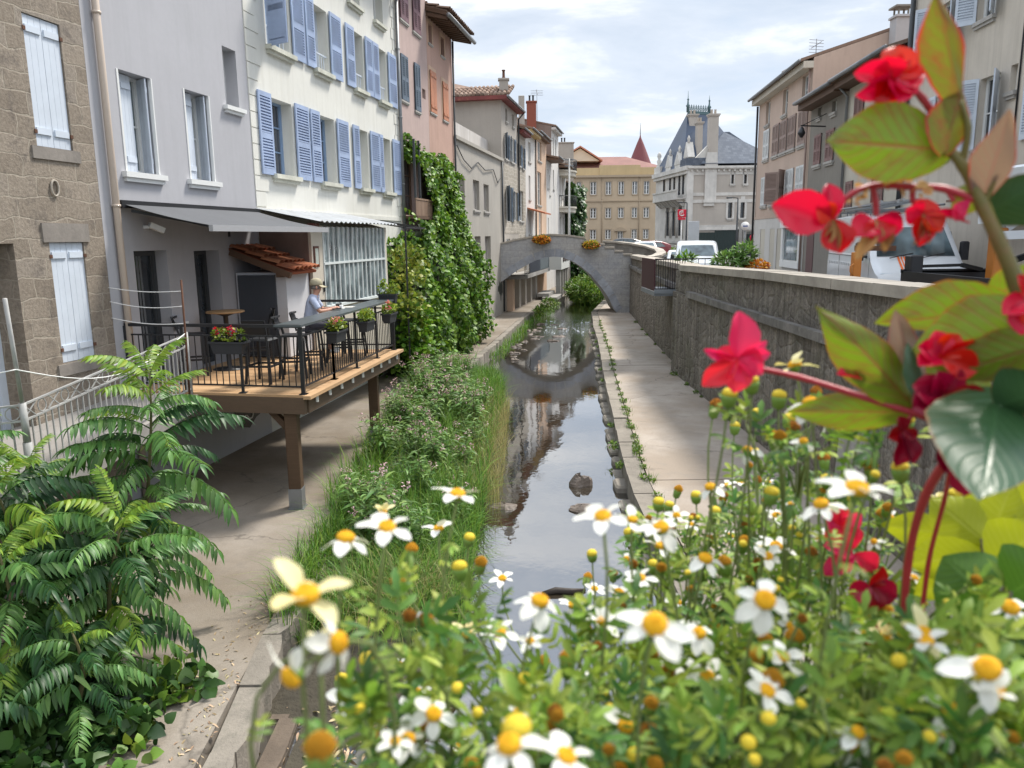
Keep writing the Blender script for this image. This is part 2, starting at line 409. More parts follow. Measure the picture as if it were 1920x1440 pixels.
# ---------------------------------------------------------------- materials of the setting
M={}
M['path']=concrete('path_concrete',(.43,.375,.32),(.78,.74,.69),.6,.35,fine=.2)
M['pathl']=concrete('old_path_concrete',(.285,.25,.21),(.70,.66,.6),.5,.5,fine=.18)
M['kerb']=pm('kerb_stone',(.27,.24,.20),.9,.22,16,.3,1.2,.6,30,.02,.12,dirt=((.10,.10,.075),3,.55,.7))
m,t=nt('canal_wall_stone');N=NT(t);co=N.co('Object');uv=N.co('UV')
wv=N.n('ShaderNodeVectorMath',operation='ADD');N.l(N.mapn(uv,(1,1.35,1)),wv.inputs[0]);cw=N.n('ShaderNodeCombineXYZ');N.l(N.math('MULTIPLY',N.noise(uv,2.5,4),.35),cw.inputs[0]);N.l(N.math('MULTIPLY',N.noise(co,2.2,4),.35),cw.inputs[1]);N.l(cw.outputs[0],wv.inputs[1])
vt=N.n('ShaderNodeTexVoronoi');vt.inputs['Scale'].default_value=2.7;N.l(wv.outputs[0],vt.inputs['Vector']);ed=N.vor(wv.outputs[0],2.7,'DISTANCE_TO_EDGE')
sp=N.n('ShaderNodeSeparateXYZ');N.l(vt.outputs['Color'],sp.inputs[0])
c=N.ramp(sp.outputs[0],[(0,(.26,.23,.195)),(.5,(.34,.30,.255)),(1,(.42,.375,.32))])
c=N.mix(N.ramp(N.noise(co,26,6,.75),[(.32,.75),(.62,0)]),c,(.085,.078,.07))
jn=N.ramp(ed,[(.0,1),(.05,0)]);c=N.mix(N.math('MULTIPLY',jn,.55),c,(.33,.30,.25))
c=N.mix(N.math('MULTIPLY',N.ramp(N.noise(N.mapn(uv,(3.4,.16,1)),1.8,7,.7),[(.44,0),(.66,1)]),.72),c,(.085,.075,.065))
c=N.mix(N.math('MULTIPLY',N.ramp(N.noise(N.mapn(uv,(6,.3,1)),1.5,5,.7),[(.56,0),(.7,1)]),.5),c,(.45,.41,.36))
c=N.mix(N.math('MULTIPLY',N.ramp(N.noise(co,.8,4),[(.5,0),(.7,1)]),.3),c,(.10,.11,.06))
hh=N.math('ADD',N.math('MULTIPLY',N.ramp(ed,[(0,0),(.16,1)]),.8),N.math('MULTIPLY',N.noise(co,16,6,.75),1.1))
finish(N,c,.95,N.bump(hh,1,.05),0,.15);M['canalwall']=m
M['coping']=pm('coping_stone',(.43,.385,.325),.85,.14,14,.25,1.5,.35,45,.008,.1,streak=.25)
M['ledge']=pm('ledge_stone',(.235,.22,.2),.9,.25,12,.4,1.5,.6,30,.02,.16,streak=.6,sc_=(.06,.055,.05),dirt=((.40,.37,.33),2.2,.6,.6))
M['street']=pm('street_asphalt',(.12,.118,.115),.9,.2,30,.25,.3,.3,80,.005)
M['earth']=pm('bank_earth',(.07,.06,.042),.95,.35,8,.4,1,.8,14,.04)
M['bed']=pm('river_bed',(.05,.042,.032),.9,.4,5,.4,1,.5,8,.05)
M['stone']=pm('wet_rock',(.16,.125,.10),.55,.3,7,.3,2,.7,14,.04)
M['conc']=concrete('plain_concrete',(.36,.35,.33),(.75,.72,.7),.25,.25)
M['white']=pm('white_paint',(.78,.78,.76),.5,.05,10,bump=.05)
M['black']=pm('black_metal',(.022,.023,.026),.42,.2,10,.2,2,.05,60)
M['dgrey']=pm('dark_grey_metal',(.05,.055,.06),.45,.15,10,.15,2,.05,60)
M['dark']=pm('dark_interior',(.012,.012,.013),.9,.3,3)
M['glass']=glassdark('window_glass',(.035,.042,.05),.05)
M['glassb']=glassdark('window_glass_pale',(.16,.20,.22),.07)
M['wood_dark']=planks('aged_timber',[(.05,.03,.02),(.09,.055,.033),(.13,.08,.05)],axis=2)
M['rust']=pm('rusty_iron',(.13,.06,.035),.85,.35,20,.3,3,.3,50)
M['zinc']=pm('zinc',(.25,.26,.27),.45,.15,12,.2,2,metal=.4)
M['curb_leaf']=leafm('dry_leaf',(.33,.24,.13),(.5,.40,.25),.8,.1,.35,.03)
# water
m,t=nt('river_water');N=NT(t);co=N.co('Object')
fr=N.n('ShaderNodeFresnel');fr.inputs[0].default_value=1.36
rip=N.noise(N.mapn(co,(1,.55,1)),1.1,4,.55,.3);fin=N.noise(co,9,3,.5)
sxy=N.n('ShaderNodeSeparateXYZ');N.l(co,sxy.inputs[0])
rough_zone=N.ramp(N.math('DIVIDE',sxy.outputs[1],100),[(0,.03),(.34,.05),(.40,1),(.47,1),(.5,.35),(.7,.3)])
h=N.math('ADD',N.math('MULTIPLY',rip,.55),N.math('MULTIPLY',N.math('MULTIPLY',fin,rough_zone),1.3))
bp=N.bump(h,.16,.06);N.l(bp,fr.inputs['Normal'])
gl=N.n('ShaderNodeBsdfGlossy');gl.inputs['Roughness'].default_value=.015;gl.inputs[0].default_value=(.93,.96,1,1);N.l(bp,gl.inputs['Normal'])
df=N.n('ShaderNodeBsdfDiffuse');N.l(N.mix(N.noise(co,.7,5),(.012,.010,.007),(.05,.037,.022)),df.inputs[0])
mx=N.n('ShaderNodeMixShader');N.l(N.math('MINIMUM',N.math('ADD',N.math('MULTIPLY',fr.outputs[0],1.3),.22),1),mx.inputs[0])
N.l(df.outputs[0],mx.inputs[1]);N.l(gl.outputs[0],mx.inputs[2])
o=N.n('ShaderNodeOutputMaterial');N.l(mx.outputs[0],o.inputs[0]);M['water']=m
# ---------------------------------------------------------------- ground, water, walks
def struct(name,mb,m,label,cat):
    return tag(mb.build(name,m),label,cat,None,'structure')
b=MB();b.grid(lambda u,v:(-2500+5000*u,-1500+5000*v,-.9),8,8,0,False,False);struct('ground',b,M['bed'],'low dark ground far below the street','ground')
b=MB();b.poly([(-3.4,-8,0),(3.2,-8,0),(3.2,20,0),(8.5,55,0),(11,75,0),(8,92,0),(2,92,0),(1.2,58,0),(-1.5,36,0),(-3.4,20,0)])
struct('river_water',b,M['water'],'dark still river water mirroring the sky and houses','water')
RE=[(2.0,-3),(2.0,9.3),(2.03,11.5),(2.07,13.4),(2.18,15.2),(2.54,19.7),(2.72,21.9),(3.0,25.5),(3.42,30),(3.6,32.2),(4.0,38),(4.27,40.6),(4.62,45),(6.6,55),(8.8,66)]
WB=[(5.25,-4),(5.25,24.9),(5.58,25.3),(5.82,29.5),(6.2,36),(6.75,43),(6.95,46.2)]   # foot of the right wall
def interp(P,y):return float(np.interp(y,[p[1] for p in P],[p[0] for p in P]))
b=MB();ys=[-3,2,5,9.3,13.4,17.6,21.9,26,30,34,38,42,46,55,66]
for i in range(len(ys)-1):
    y0,y1=ys[i]+(.012 if i>2 else 0),ys[i+1]
    nseg=4;L=[];R=[]
    for k in range(nseg+1):
        y=y0+(y1-y0)*k/nseg;L.append((interp(RE,y)+.36,y));R.append((interp(WB,y)+.3 if y<46 else interp(RE,y)+2.5,y))
    zt=.40+random.uniform(-.008,.008)
    b.prism(L[::-1]+R if False else R+L[::-1],-.5,zt)
struct('right_footpath',b,M['path'],'pale cracked concrete footpath below the stone wall','footpath')
b=MB()
for i in range(60):
    y0=-3+i*1.12;y1=y0+1.105;e=[random.uniform(-.015,.015) for _ in range(2)]
    b.prism([(interp(RE,y0)+e[0],y0),(interp(RE,y0)+.335,y0),(interp(RE,y1)+.335,y1),(interp(RE,y1)+e[1],y1)],-.5,.4+random.uniform(-.02,.012))
for i in range(45):      # rough stones under the edge at the waterline
    y0=2+i*.9+random.uniform(0,.3);x=interp(RE,y0);b.bevbox(x-.12-random.random()*.08,x+.1,y0,y0+.35+random.random()*.45,-.3,.02+random.random()*.12,.04)
struct('right_kerb',b,M['kerb'],'worn stone kerb along the right water edge','kerb')
LC=[(-2.2,-2),(-2.34,5.8),(-2.54,7.9),(-2.45,12),(-2.1,18),(-1.62,24),(-1.25,27.2),(-.04,36.15),(.91,43.3),(3.1,54.2),(4.31,58.6),(5.6,66),(6.4,78)]
b=MB();ys=[-2,4,7,10,13,16,19,22,25,28,31,34,37,40,44,48,52,56,60,66,78]
b2=MB()
R=[(interp(LC,y)-.29,y) for y in ys];L=[(-8.62+.1817*y-.6,y) for y in ys]
b.prism(R+L[::-1],-.5,.4)
struct('left_footpath',b,M['pathl'],'rough grey concrete footpath along the left houses','footpath')
for i in range(72):
    y0=-2+i*1.0;y1=y0+.985
    ed=[(interp(LC,y0+(y1-y0)*k/6)+random.uniform(-.035,.02)-(.05 if k in(0,6) else 0),y0+(y1-y0)*k/6) for k in range(7)];b2.prism([(interp(LC,y0)-.26,y0)]+ed+[(interp(LC,y1)-.26,y1)],-.5,.405+random.uniform(-.015,.015))
struct('left_kerb',b2,M['kerb'],'worn stone kerb along the left water edge','kerb')
b=MB()
for i in range(7):
    y0=1.5+i*1.1;x=interp(LC,y0);b.prism([(x+.01,y0)]+[(x+.2+random.uniform(-.02,.02),y0+.02+1.05*k/5) for k in range(6)]+[(x+.01,y0+1.09)],-.5,.06+random.uniform(-.03,.03))
struct('lower_kerb',b,pm('wet_brown_stone',(.15,.115,.085),.8,.25,12,.3,2,.5,25,.02),'lower stone step beside the left kerb','kerb')
b=MB()      # gravel and earth bank in the river
def bankz(x,y):
    cx=-1.55+.02*(y-15);h=.32*max(0,1-((x-cx)/1.15)**2)*min(1,max(0,(y-6.6)/1.5))*min(1,max(0,(25.8-y)/2.5))
    return h-.06+.05*math.sin(x*7+y*3)*math.sin(y*5)
def bfn(u,v):
    y=6.2+20*u;x=-2.75+.028*(y-8)+2.35*v;return(x,y,bankz(x,y))
b.grid(bfn,60,14,0,True,False);struct('river_bank',b,M['earth'],'low earth bank overgrown with weeds in the river','river bank')
# street beyond the wall
b=MB();b.prism([(5.7,-20),(90,-20),(90,150),(-60,150),(-60,94),(5.5,94),(7.0,80),(8.4,66),(8.0,56),(7.45,47),(7.25,43),(6.7,36),(6.3,29.5),(6.0,25.3),(5.7,24.9)],-.8,2.75)
struct('street',b,M['street'],'grey asphalt street above the river wall','street')
b=MB();b.prism([(5.75,-10),(6.9,-10),(6.9,24),(7.6,44),(7.35,44),(6.35,29.5),(6.05,25.3),(5.75,24.9)],2.6,2.88);struct('pavement',b,M['conc'],'narrow pavement behind the river parapet','pavement')
b=MB()
for s0,s1 in((-34,4),):
    b.fbox(FRH,s0,s1,.02,1.5,2.6,2.89)
struct('pavement',b,M['conc'],'pavement in front of the right house row','pavement')
# ---------------------------------------------------------------- right retaining wall
wall=thing('retaining_wall','long dark stone wall with pale coping beside the right footpath','wall',(5.4,10,.4))
def zc(y):return float(np.interp(y,[-4,8,16,25,46],[4.06,4.03,3.95,3.78,3.62]))
b=MB();yy=list(np.arange(-4,24.9,1.7))+[24.9,25.3,27.4,29.5,32,36,39.5,43,46.2]
for i in range(len(yy)-1):
    y0,y1=yy[i],yy[i+1];x0,x1=interp(WB,y0),interp(WB,y1)
    def strip(a,z0a,z1a,z0b,z1b):
        b.box8([(x0-a,y0,z0a),(x0+.45,y0,z0a),(x1+.45,y1,z0b),(x1-a,y1,z0b),(x0-a,y0,z1a),(x0+.45,y0,z1a),(x1+.45,y1,z1b),(x1-a,y1,z1b)])
    strip(.10,-.5,2.95,-.5,2.95)
    strip(.02,2.953,zc(y0)-.17,2.953,zc(y1)-.17)
# slight batter at the foot
b.build('wall_face',M['canalwall'],wall)
b=MB();b2=MB();y=-4
while y<46:
    L=random.uniform(1.0,1.5);y1=min(46.2,y+L)-.012;x0,x1=interp(WB,y),interp(WB,y1);e=random.uniform(-.008,.008)
    def blk(B,a0,a1,z0,z1,z2,z3):
        B.box8([(x0-a0,y,z0),(x0+a1,y,z0),(x1+a1,y1,z1),(x1-a0,y1,z1),(x0-a0,y,z2),(x0+a1,y,z2),(x1+a1,y1,z3),(x1-a0,y1,z3)])
    if y<24.6 and not 24<y1:blk(b,.19+e,-.03,2.93,2.93,3.09+e,3.09+e)
    elif y>25:blk(b,.19+e,-.03,2.93,2.93,3.09+e,3.09+e)
    blk(b2,.12+e,.52,zc(y)-.168,zc(y1)-.168,zc(y)+e,zc(y1)+e);y=y1+.012
b.build('string_course',M['ledge'],wall);b2.build('coping',M['coping'],wall)
b=MB();b.box8([(5.0,10.75,.35),(5.2,10.75,.35),(5.2,11.75,.35),(5.0,11.75,.35),(5.07,10.85,2.3),(5.2,10.85,2.35),(5.2,11.7,2.35),(5.07,11.7,2.3)])
b.build('buttress',pm('limewashed_render',(.36,.34,.325),.9,.2,8,.3,2,.3,30,.01,dirt=((.62,.62,.6),3.5,.58,.8)),wall)
# ---------------------------------------------------------------- house helpers
def cut_wall(b,fr,a0,a1,z0,z1,ops,t=0,m=0,mr=None):
    """wall face with real openings (a0,a1,z0,z1,depth) and their reveals"""
    mr=m if mr is None else mr
    A=sorted({a0,a1,*[x for o in ops for x in o[:2]]});Z=sorted({z0,z1,*[x for o in ops for x in o[2:4]]})
    w=fr.w
    for i in range(len(A)-1):
        for j in range(len(Z)-1):
            ca,cz=(A[i]+A[i+1])/2,(Z[j]+Z[j+1])/2
            if any(o[0]<ca<o[1] and o[2]<cz<o[3] for o in ops):continue
            b.quad(w(A[i],t,Z[j]),w(A[i+1],t,Z[j]),w(A[i+1],t,Z[j+1]),w(A[i],t,Z[j+1]),m)
    for o in ops:
        p,q,r,s,d=o[:5];e=t-d
        b.quad(w(p,t,r),w(p,t,s),w(p,e,s),w(p,e,r),mr);b.quad(w(q,t,r),w(q,e,r),w(q,e,s),w(q,t,s),mr)
        b.quad(w(p,t,s),w(q,t,s),w(q,e,s),w(p,e,s),mr);b.quad(w(p,t,r),w(p,e,r),w(q,e,r),w(q,t,r),mr)
def shell(b,fr,a0,a1,z0,z1,depth,t=0,m=0,top=True):
    w=fr.w
    b.quad(w(a0,t,z0),w(a0,t,z1),w(a0,t-depth,z1),w(a0,t-depth,z0),m);b.quad(w(a1,t,z0),w(a1,t-depth,z0),w(a1,t-depth,z1),w(a1,t,z1),m)
    b.quad(w(a0,t-depth,z0),w(a0,t-depth,z1),w(a1,t-depth,z1),w(a1,t-depth,z0),m)
    if top:b.quad(w(a0,t,z1),w(a1,t,z1),w(a1,t-depth,z1),w(a0,t-depth,z1),m)
def shutter_mb(b,fr,hinge,z0,z1,wd,sg,ang=0,t0=.03,louv=True,pitch=.062,th=.036,m=0):
    """leaf hinged at a=hinge, spreading sg along the wall, opened ang degrees away from it"""
    ca,sa=math.cos(rad(ang)),math.sin(rad(ang))
    def P(x,y,z):return fr.w(hinge+sg*(x*ca-y*sa*1),t0+x*sa+y*ca,z)
    def bx(x0,x1,y0,y1,za,zb):
        b.box8([P(x0,y0,za),P(x1,y0,za),P(x1,y1,za),P(x0,y1,za),P(x0,y0,zb),P(x1,y0,zb),P(x1,y1,zb),P(x0,y1,zb)],m)
    s=.065;H=z1-z0
    if louv:
        bx(0,s,0,th,z0,z1);bx(wd-s,wd,0,th,z0,z1)
        zm=z0+H*.47
        rails=[(z0,z0+.13),(zm-.06,zm+.06),(z1-.1,z1)]
        for r in rails:bx(s,wd-s,0,th,*r)
        bx(s,wd-s,.0,.004,z0+.1,z1-.1)
        for lo,hi in((rails[0][1],rails[1][0]),(rails[1][1],rails[2][0])):
            n=max(3,int((hi-lo)/pitch));p=(hi-lo)/n
            for k in range(n):
                z=lo+k*p
                b.box8([P(s,.005,z+p*.55),P(wd-s,.005,z+p*.55),P(wd-s,th*.93,z+p*.12),P(s,th*.93,z+p*.12),P(s,.005,z+p*.75),P(wd-s,.005,z+p*.75),P(wd-s,th*.93,z+p*.58),P(s,th*.93,z+p*.58)],m)
    else:
        n=max(3,round(wd/.11))
        for k in range(n):bx(k*wd/n+.002,(k+1)*wd/n-.002,0,th*.7,z0,z1)
        for z in(z0+.16,z1-.22):bx(.03,wd-.03,th*.7,th*1.3,z,z+.09)
def window(par,fr,a0,a1,z0,z1,rec,fm,gm,nb=2,leafs=2,sill=None,t=0,fw=.055,label=None,opened=0,name='window',rail=None,curtain=None):
    b=MB();e=t-rec;T0,T1=e+.012,e+.062
    b.fbox(fr,a0,a0+fw,T0,T1,z0,z1);b.fbox(fr,a1-fw,a1,T0,T1,z0,z1)
    b.fbox(fr,a0+fw,a1-fw,T0,T1,z1-fw,z1);b.fbox(fr,a0+fw,a1-fw,T0,T1,z0,z0+fw*1.3)
    if leafs==2:b.fbox(fr,(a0+a1)/2-.05,(a0+a1)/2+.05,T0,T1+.008,z0+fw*1.3,z1-fw)
    ranges=[(a0+fw,(a0+a1)/2-.05),((a0+a1)/2+.05,a1-fw)] if leafs==2 else [(a0+fw,a1-fw)]
    for p,q in ranges:
        b.fbox(fr,p,p+.04,T0,T1-.01,z0+fw*1.3,z1-fw);b.fbox(fr,q-.04,q,T0,T1-.01,z0+fw*1.3,z1-fw)
        for k in range(1,nb+1):
            z=z0+(z1-z0)*k/(nb+1);b.fbox(fr,p+.04,q-.04,T0,T1-.018,z-.016,z+.016)
    o=b.build(name,fm,par,label)
    b=MB();b.fbox(fr,a0+.02,a1-.02,e-.01,e+.008,z0+.02,z1-.02);b.build('pane',gm,o)
    if curtain:
        b=MB();k=14
        for p,q in curtain[1]:
            P0,P1=a0+(a1-a0)*p,a0+(a1-a0)*q
            b.grid(lambda u,v:fr.w(P0+(P1-P0)*u,e+.012+.012*math.sin(u*22),z0+.06+(z1-z0-.12)*v),k,1,0,True,False)
        b.build('curtain',curtain[0],o)
    if sill:
        b=MB();sm,pr,h,ex=sill
        b.fbox(fr,a0-ex,a1+ex,-.03+t,t+pr,z0-h,z0-.002);b.fbox(fr,a0-ex+.04,a1+ex-.04,t-.03,t+pr*.6,z0-h*1.75,z0-h)
        b.build('sill',sm,o)
    if rail:
        b=MB();zr=z0+.42
        b.fbox(fr,a0,a1,t-.09,t-.05,zr,zr+.035)
        for k in range(1,6):b.fbox(fr,a0+(a1-a0)*k/6-.008,a0+(a1-a0)*k/6+.008,t-.08,t-.064,z0+.03,zr)
        b.fbox(fr,a0,a1,t-.085,t-.06,z0+.03,z0+.05);b.build('guard_rail',rail,o)
    return o
def shutters(o,fr,z0,z1,specs,mat,louv=True,label=None):
    for s in specs:
        b=MB();shutter_mb(b,fr,s[0],z0,z1,s[1],s[2],s[3] if len(s)>3 else 0,louv=louv);b.build('shutter',mat,o,label)
def tile_roof(b,P0,u,d,W,L,pitch=.21,row=.36,r=.1,m=0,jit=.008):
    """canal tiles: P0 top corner, u along the ridge, d down the slope"""
    P0,u,d=Vector(P0),Vector(u).normalized(),Vector(d).normalized();n=u.cross(d)
    if n.z<0:n=-n
    nc=max(1,int(W/pitch));nr=max(1,int(L/row));V=[]
    T=[];k=5
    for s,(rr,lift) in enumerate(((1,0),(.82,-.02))):
        for j in range(k+1):
            an=math.pi*j/k;T.append((s,math.cos(an)*r*rr,math.sin(an)*r*rr*.75+lift))
    F=[(j,j+1,k+2+j,k+1+j) for j in range(k)]
    for i in range(nc):
        for q in range(nr):
            o=P0+u*(pitch*(i+.5)+random.uniform(-jit,jit))+d*(q*L/nr)+n*(.02+random.uniform(0,jit))
            ln=L/nr*1.16;V=[]
            for (s,x,y) in T:
                ss=1-s
                V.append(o+d*(ln*ss)+u*x+n*(y+.035*ss))
            b.add([tuple(v) for v in V],F,m,None,True)
    b.extr([P0-n*.02,P0+u*W-n*.02,P0+u*W+d*L-n*.02,P0+d*L-n*.02],-n*.05,m)
def pipe(par,fr,a,t,zs,mat,r=.05,clips=2,name='downpipe'):
    b=MB();b.tube([fr.w(a,t,z) for z in(zs[0],zs[1])],r,10)
    for k in range(clips):
        z=zs[0]+(zs[1]-zs[0])*(k+.7)/(clips+.4);b.tube([fr.w(a,t,z-.02),fr.w(a,t,z+.02)],r*1.25,10)
    return b.build(name,mat,par)
def chimney(par,c,w,d,z0,z1,mat,pots=1,potm=None,cap=.06,rot=0):
    b=MB();x,y=c
    b.bevbox(x-w/2,x+w/2,y-d/2,y+d/2,z0,z1,.01);b.bevbox(x-w/2-cap,x+w/2+cap,y-d/2-cap,y+d/2+cap,z1+.002,z1+.1,.02)
    o=b.build('chimney',mat,par)
    if pots:
        b=MB()
        for k in range(pots):
            b.lathe([(.09,0),(.1,.05),(.075,.1),(.07,.38),(.1,.42),(.1,.46)],(x+(k-(pots-1)/2)*.28,y,z1+.1),10)
        b.build('chimney_pot',potm or M['rust'],o)
    return o
def gutter(par,fr,a0,a1,t,z,mat,r=.07):
    b=MB();b.tube([fr.w(a0,t,z),fr.w(a1,t,z)],r,8);return b.build('gutter',mat,par)
# ---------------------------------------------------------------- left row of houses: materials
M['rubble']=stone_wall('rubble_stone',[(.25,.21,.17),(.31,.265,.215),(.36,.31,.255),(.29,.26,.23)],(.37,.325,.265),.52,.28,.012,.125,.7,.92,((.11,.095,.085),3.2,.53))
M['grey_render']=render_wall('grey_render',(.43,.43,.455),.045,.35,(.33,.33,.345),.12,big=.07)
M['white_render']=render_wall('white_render',(.70,.695,.645),.05,.5,(.52,.51,.45),.12,big=.08)
M['pink_render']=render_wall('pink_render',(.49,.375,.345),.09,.45,(.36,.275,.25),.3,((.42,.34,.30),1.6,.56,.5),big=.15)
M['orange_render']=render_wall('salmon_render',(.49,.325,.265),.08,.4,(.30,.18,.14),.25,big=.15)
M['cement']=render_wall('grey_cement',(.40,.375,.335),.06,.5,(.26,.24,.215),.2,big=.12)
M['beige']=render_wall('beige_render',(.40,.365,.32),.06,.35,(.27,.25,.22),.2,big=.12)
M['peach']=render_wall('peach_render',(.56,.40,.29),.05,.15,None,.15)
M['cream']=render_wall('cream_render',(.58,.54,.46),.06,.35,(.36,.33,.28),.2,big=.12)
M['offwhite']=render_wall('offwhite_render',(.62,.60,.57),.05,.25,(.4,.38,.34),.2)
M['blue_sh']=pm('blue_shutter_paint',(.36,.45,.64),.55,.10,8,.18,1.5,.1,30,.004,0,.2,(.25,.30,.42))
M['white_sh']=pm('pale_shutter_paint',(.60,.66,.74),.5,.06,8,.1,1.5,.1,30,.004)
M['slate_sh']=pm('slate_blue_paint',(.12,.16,.21),.6,.15,8,.2,2,.1,30)
M['purple_sh']=pm('faded_purple_paint',(.22,.13,.15),.65,.15,8,.2,2,.1,30)
M['orange_sh']=pm('orange_shutter_paint',(.52,.22,.12),.6,.1,8,.15,2)
M['sill']=pm('painted_sill',(.62,.62,.54),.8,.12,14,.25,2,.3,40,.008,0,.4,(.35,.36,.25))
M['stone_sill']=pm('stone_sill',(.45,.43,.40),.85,.15,14,.2,2,.3,40,.008)
M['upvc']=pm('white_window_frame',(.70,.71,.70),.4,.04,8)
M['blue_fr']=pm('blue_window_frame',(.22,.32,.48),.5,.1,8)
M['brown_fr']=pm('brown_window_frame',(.16,.10,.07),.5,.15,8)
M['curtain']=pm('net_curtain',(.42,.45,.45),.9,.1,8,trans=.3)
M['tile_red']=rooftile('red_roof_tile',[(.22,.07,.04),(.36,.12,.06),(.44,.19,.10)])
M['tile_old']=rooftile('weathered_roof_tile',[(.13,.09,.07),(.24,.16,.12),(.32,.24,.19)])
M['timber']=planks('eave_timber',[(.09,.055,.035),(.15,.09,.06)],axis=1)
M['cable']=M['black']
# ---------------------------------------------------------------- stone house
h=thing('stone_house','old brown rubble stone house with closed pale shutters behind the white railing','house',tuple(FL.w(9,0,.4)))
b=MB();ops=[(11.5,12.2,6.03,7.78,.12),(11.5,12.19,2.96,4.71,.12),(9.7,10.86,1.95,4.7,.5)]
cut_wall(b,FL,4,12.66,-.2,13,ops);shell(b,FL,4,12.66,-.2,13,8);b.build('wall',M['rubble'],h)
for z0,z1,lb in((6.03,7.78,'upper closed pale blue shutter pair'),(2.96,4.71,'lower closed pale blue shutter pair')):
    o=window(h,FL,11.5,12.2,z0,z1,.118,M['upvc'],M['dark'],0,1)
    b=MB();shutter_mb(b,FL,11.51,z0+.01,z1-.01,.34,1,0,-.05,False);b.build('shutter',M['white_sh'],o)
    b=MB();shutter_mb(b,FL,12.19,z0+.01,z1-.01,.335,-1,0,-.05,False);b.build('shutter',M['white_sh'],o)
    for a,sg in((11.5,1),(12.2,-1)):
        for zz in(z0+.2,z1-.2):b=MB();b.fbox(FL,a-.02*sg,a+.03*sg,-.02,.012,zz-.025,zz+.025);b.build('hinge',M['rust'],o)
for z0,z1,nm in((4.71,4.98,'lintel'),(5.86,6.03,'sill'),(2.78,2.95,'sill')):b=MB();b.fbox(FL,11.38,12.31,-.02,.026,z0,z1);b.build(nm,pm('dark_stone_lintel',(.26,.235,.21),.9,.2,12,.2,2,.4,30) if nm=='lintel' else bpy.data.materials['dark_stone_lintel'],h)
o=window(h,FL,9.7,10.86,1.97,4.7,.45,M['white_sh'],pm('faded_door_panel',(.20,.17,.16),.6,.15),1,1,name='door',fw=.12)
b=MB();
for k in range(20):
    an=2*math.pi*k/20
c=FL.w(11.72,.02,5.47)
b.tube([c+FL.u*(.07*math.cos(2*math.pi*k/20))+Vector((0,0,.11*math.sin(2*math.pi*k/20))) for k in range(21)],.016,6,cap=False);b.build('iron_ring',M['coping'],h)
# ---------------------------------------------------------------- grey rendered house
h=thing('grey_house','smooth grey rendered house with a dark awning over the terrace','house',tuple(FL.w(15,0,.4)))
b=MB();W=[(13.35,14.26,5.83,7.42,.34),(15.17,16.04,5.83,7.43,.34),(16.66,17.18,7.36,8.49,.34),(13.34,14.24,2.3,4.55,.3),(15.08,15.95,2.3,4.52,.35),(13.5,14.35,10.3,11.8,.3),(15.3,16.1,10.3,11.8,.3)]
cut_wall(b,FL,12.665,17.59,-.2,13,W);shell(b,FL,12.665,17.59,-.2,13,8);b.build('wall',M['grey_render'],h)
for i,(a0,a1,z0,z1,_) in enumerate(W[:3]):
    if i<2:
        o=window(h,FL,a0,a1,z0,z1,.33,M['upvc'],M['glassb'],1,2,(M['upvc'],.09,.09,.1),curtain=(M['curtain'],((.06,.42),)))
        b=MB();shutter_mb(b,FL,a1-.02,z0+.02,z1-.02,.30,-1,62,-.29,False)
        b.build('shutter',M['white_sh'],o);b=MB();b.fbox(FL,a0,a0+.045,-.05,.012,z0,z1);b.build('reveal_trim',M['upvc'],o);b=MB();b.fbox(FL,a1-.03,a1,-.05,.012,z0,z1);b.build('reveal_trim',M['upvc'],o)
        b=MB();shutter_mb(b,FL,a1-.34,z0+.02,z1-.02,.32,-1,4,-.2,False);b.build('shutter',M['white_sh'],o)
    else:window(h,FL,a0,a1,z0,z1,.33,M['upvc'],M['glassb'],0,1,(M['upvc'],.1,.08,.12))
for k,(a0,a1,z0,z1,_) in enumerate(W[5:]):window(h,FL,a0,a1,z0,z1,.28,M['upvc'],M['glassb'],1,2,(M['upvc'],.09,.09,.1))
window(h,FL,13.34,14.24,2.3,4.55,.29,M['dgrey'],M['glass'],0,1,name='glazed_door',fw=.09,curtain=(pm('grey_curtain',(.13,.14,.15),.9),((.3,.62),)))
window(h,FL,15.08,15.95,2.3,4.52,.34,M['dgrey'],M['glass'],0,2,name='glazed_door',fw=.08,curtain=(M['curtain'],((.1,.45),)))
b=MB();c=FL.w(13.9,.1,4.93);b.fbox(FL,13.66,13.72,0,.1,4.92,4.97);b.bar(FL.w(13.69,.1,4.98),FL.w(13.86,.24,4.88),.13,.09);b.build('outdoor_lamp',M['white'],h)
b=MB();b.fbox(FL,14.55,14.68,0,.03,3.15,3.25);b.build('light_switch',M['white'],h)
b=MB();b.fbox(FL,16.35,16.42,0,.012,4.78,4.9);b.build('air_vent',M['black'],h)
pipe(h,FL,12.93,.075,(.4,13),pm('beige_pvc',(.50,.42,.35),.5,.06),.055,4)
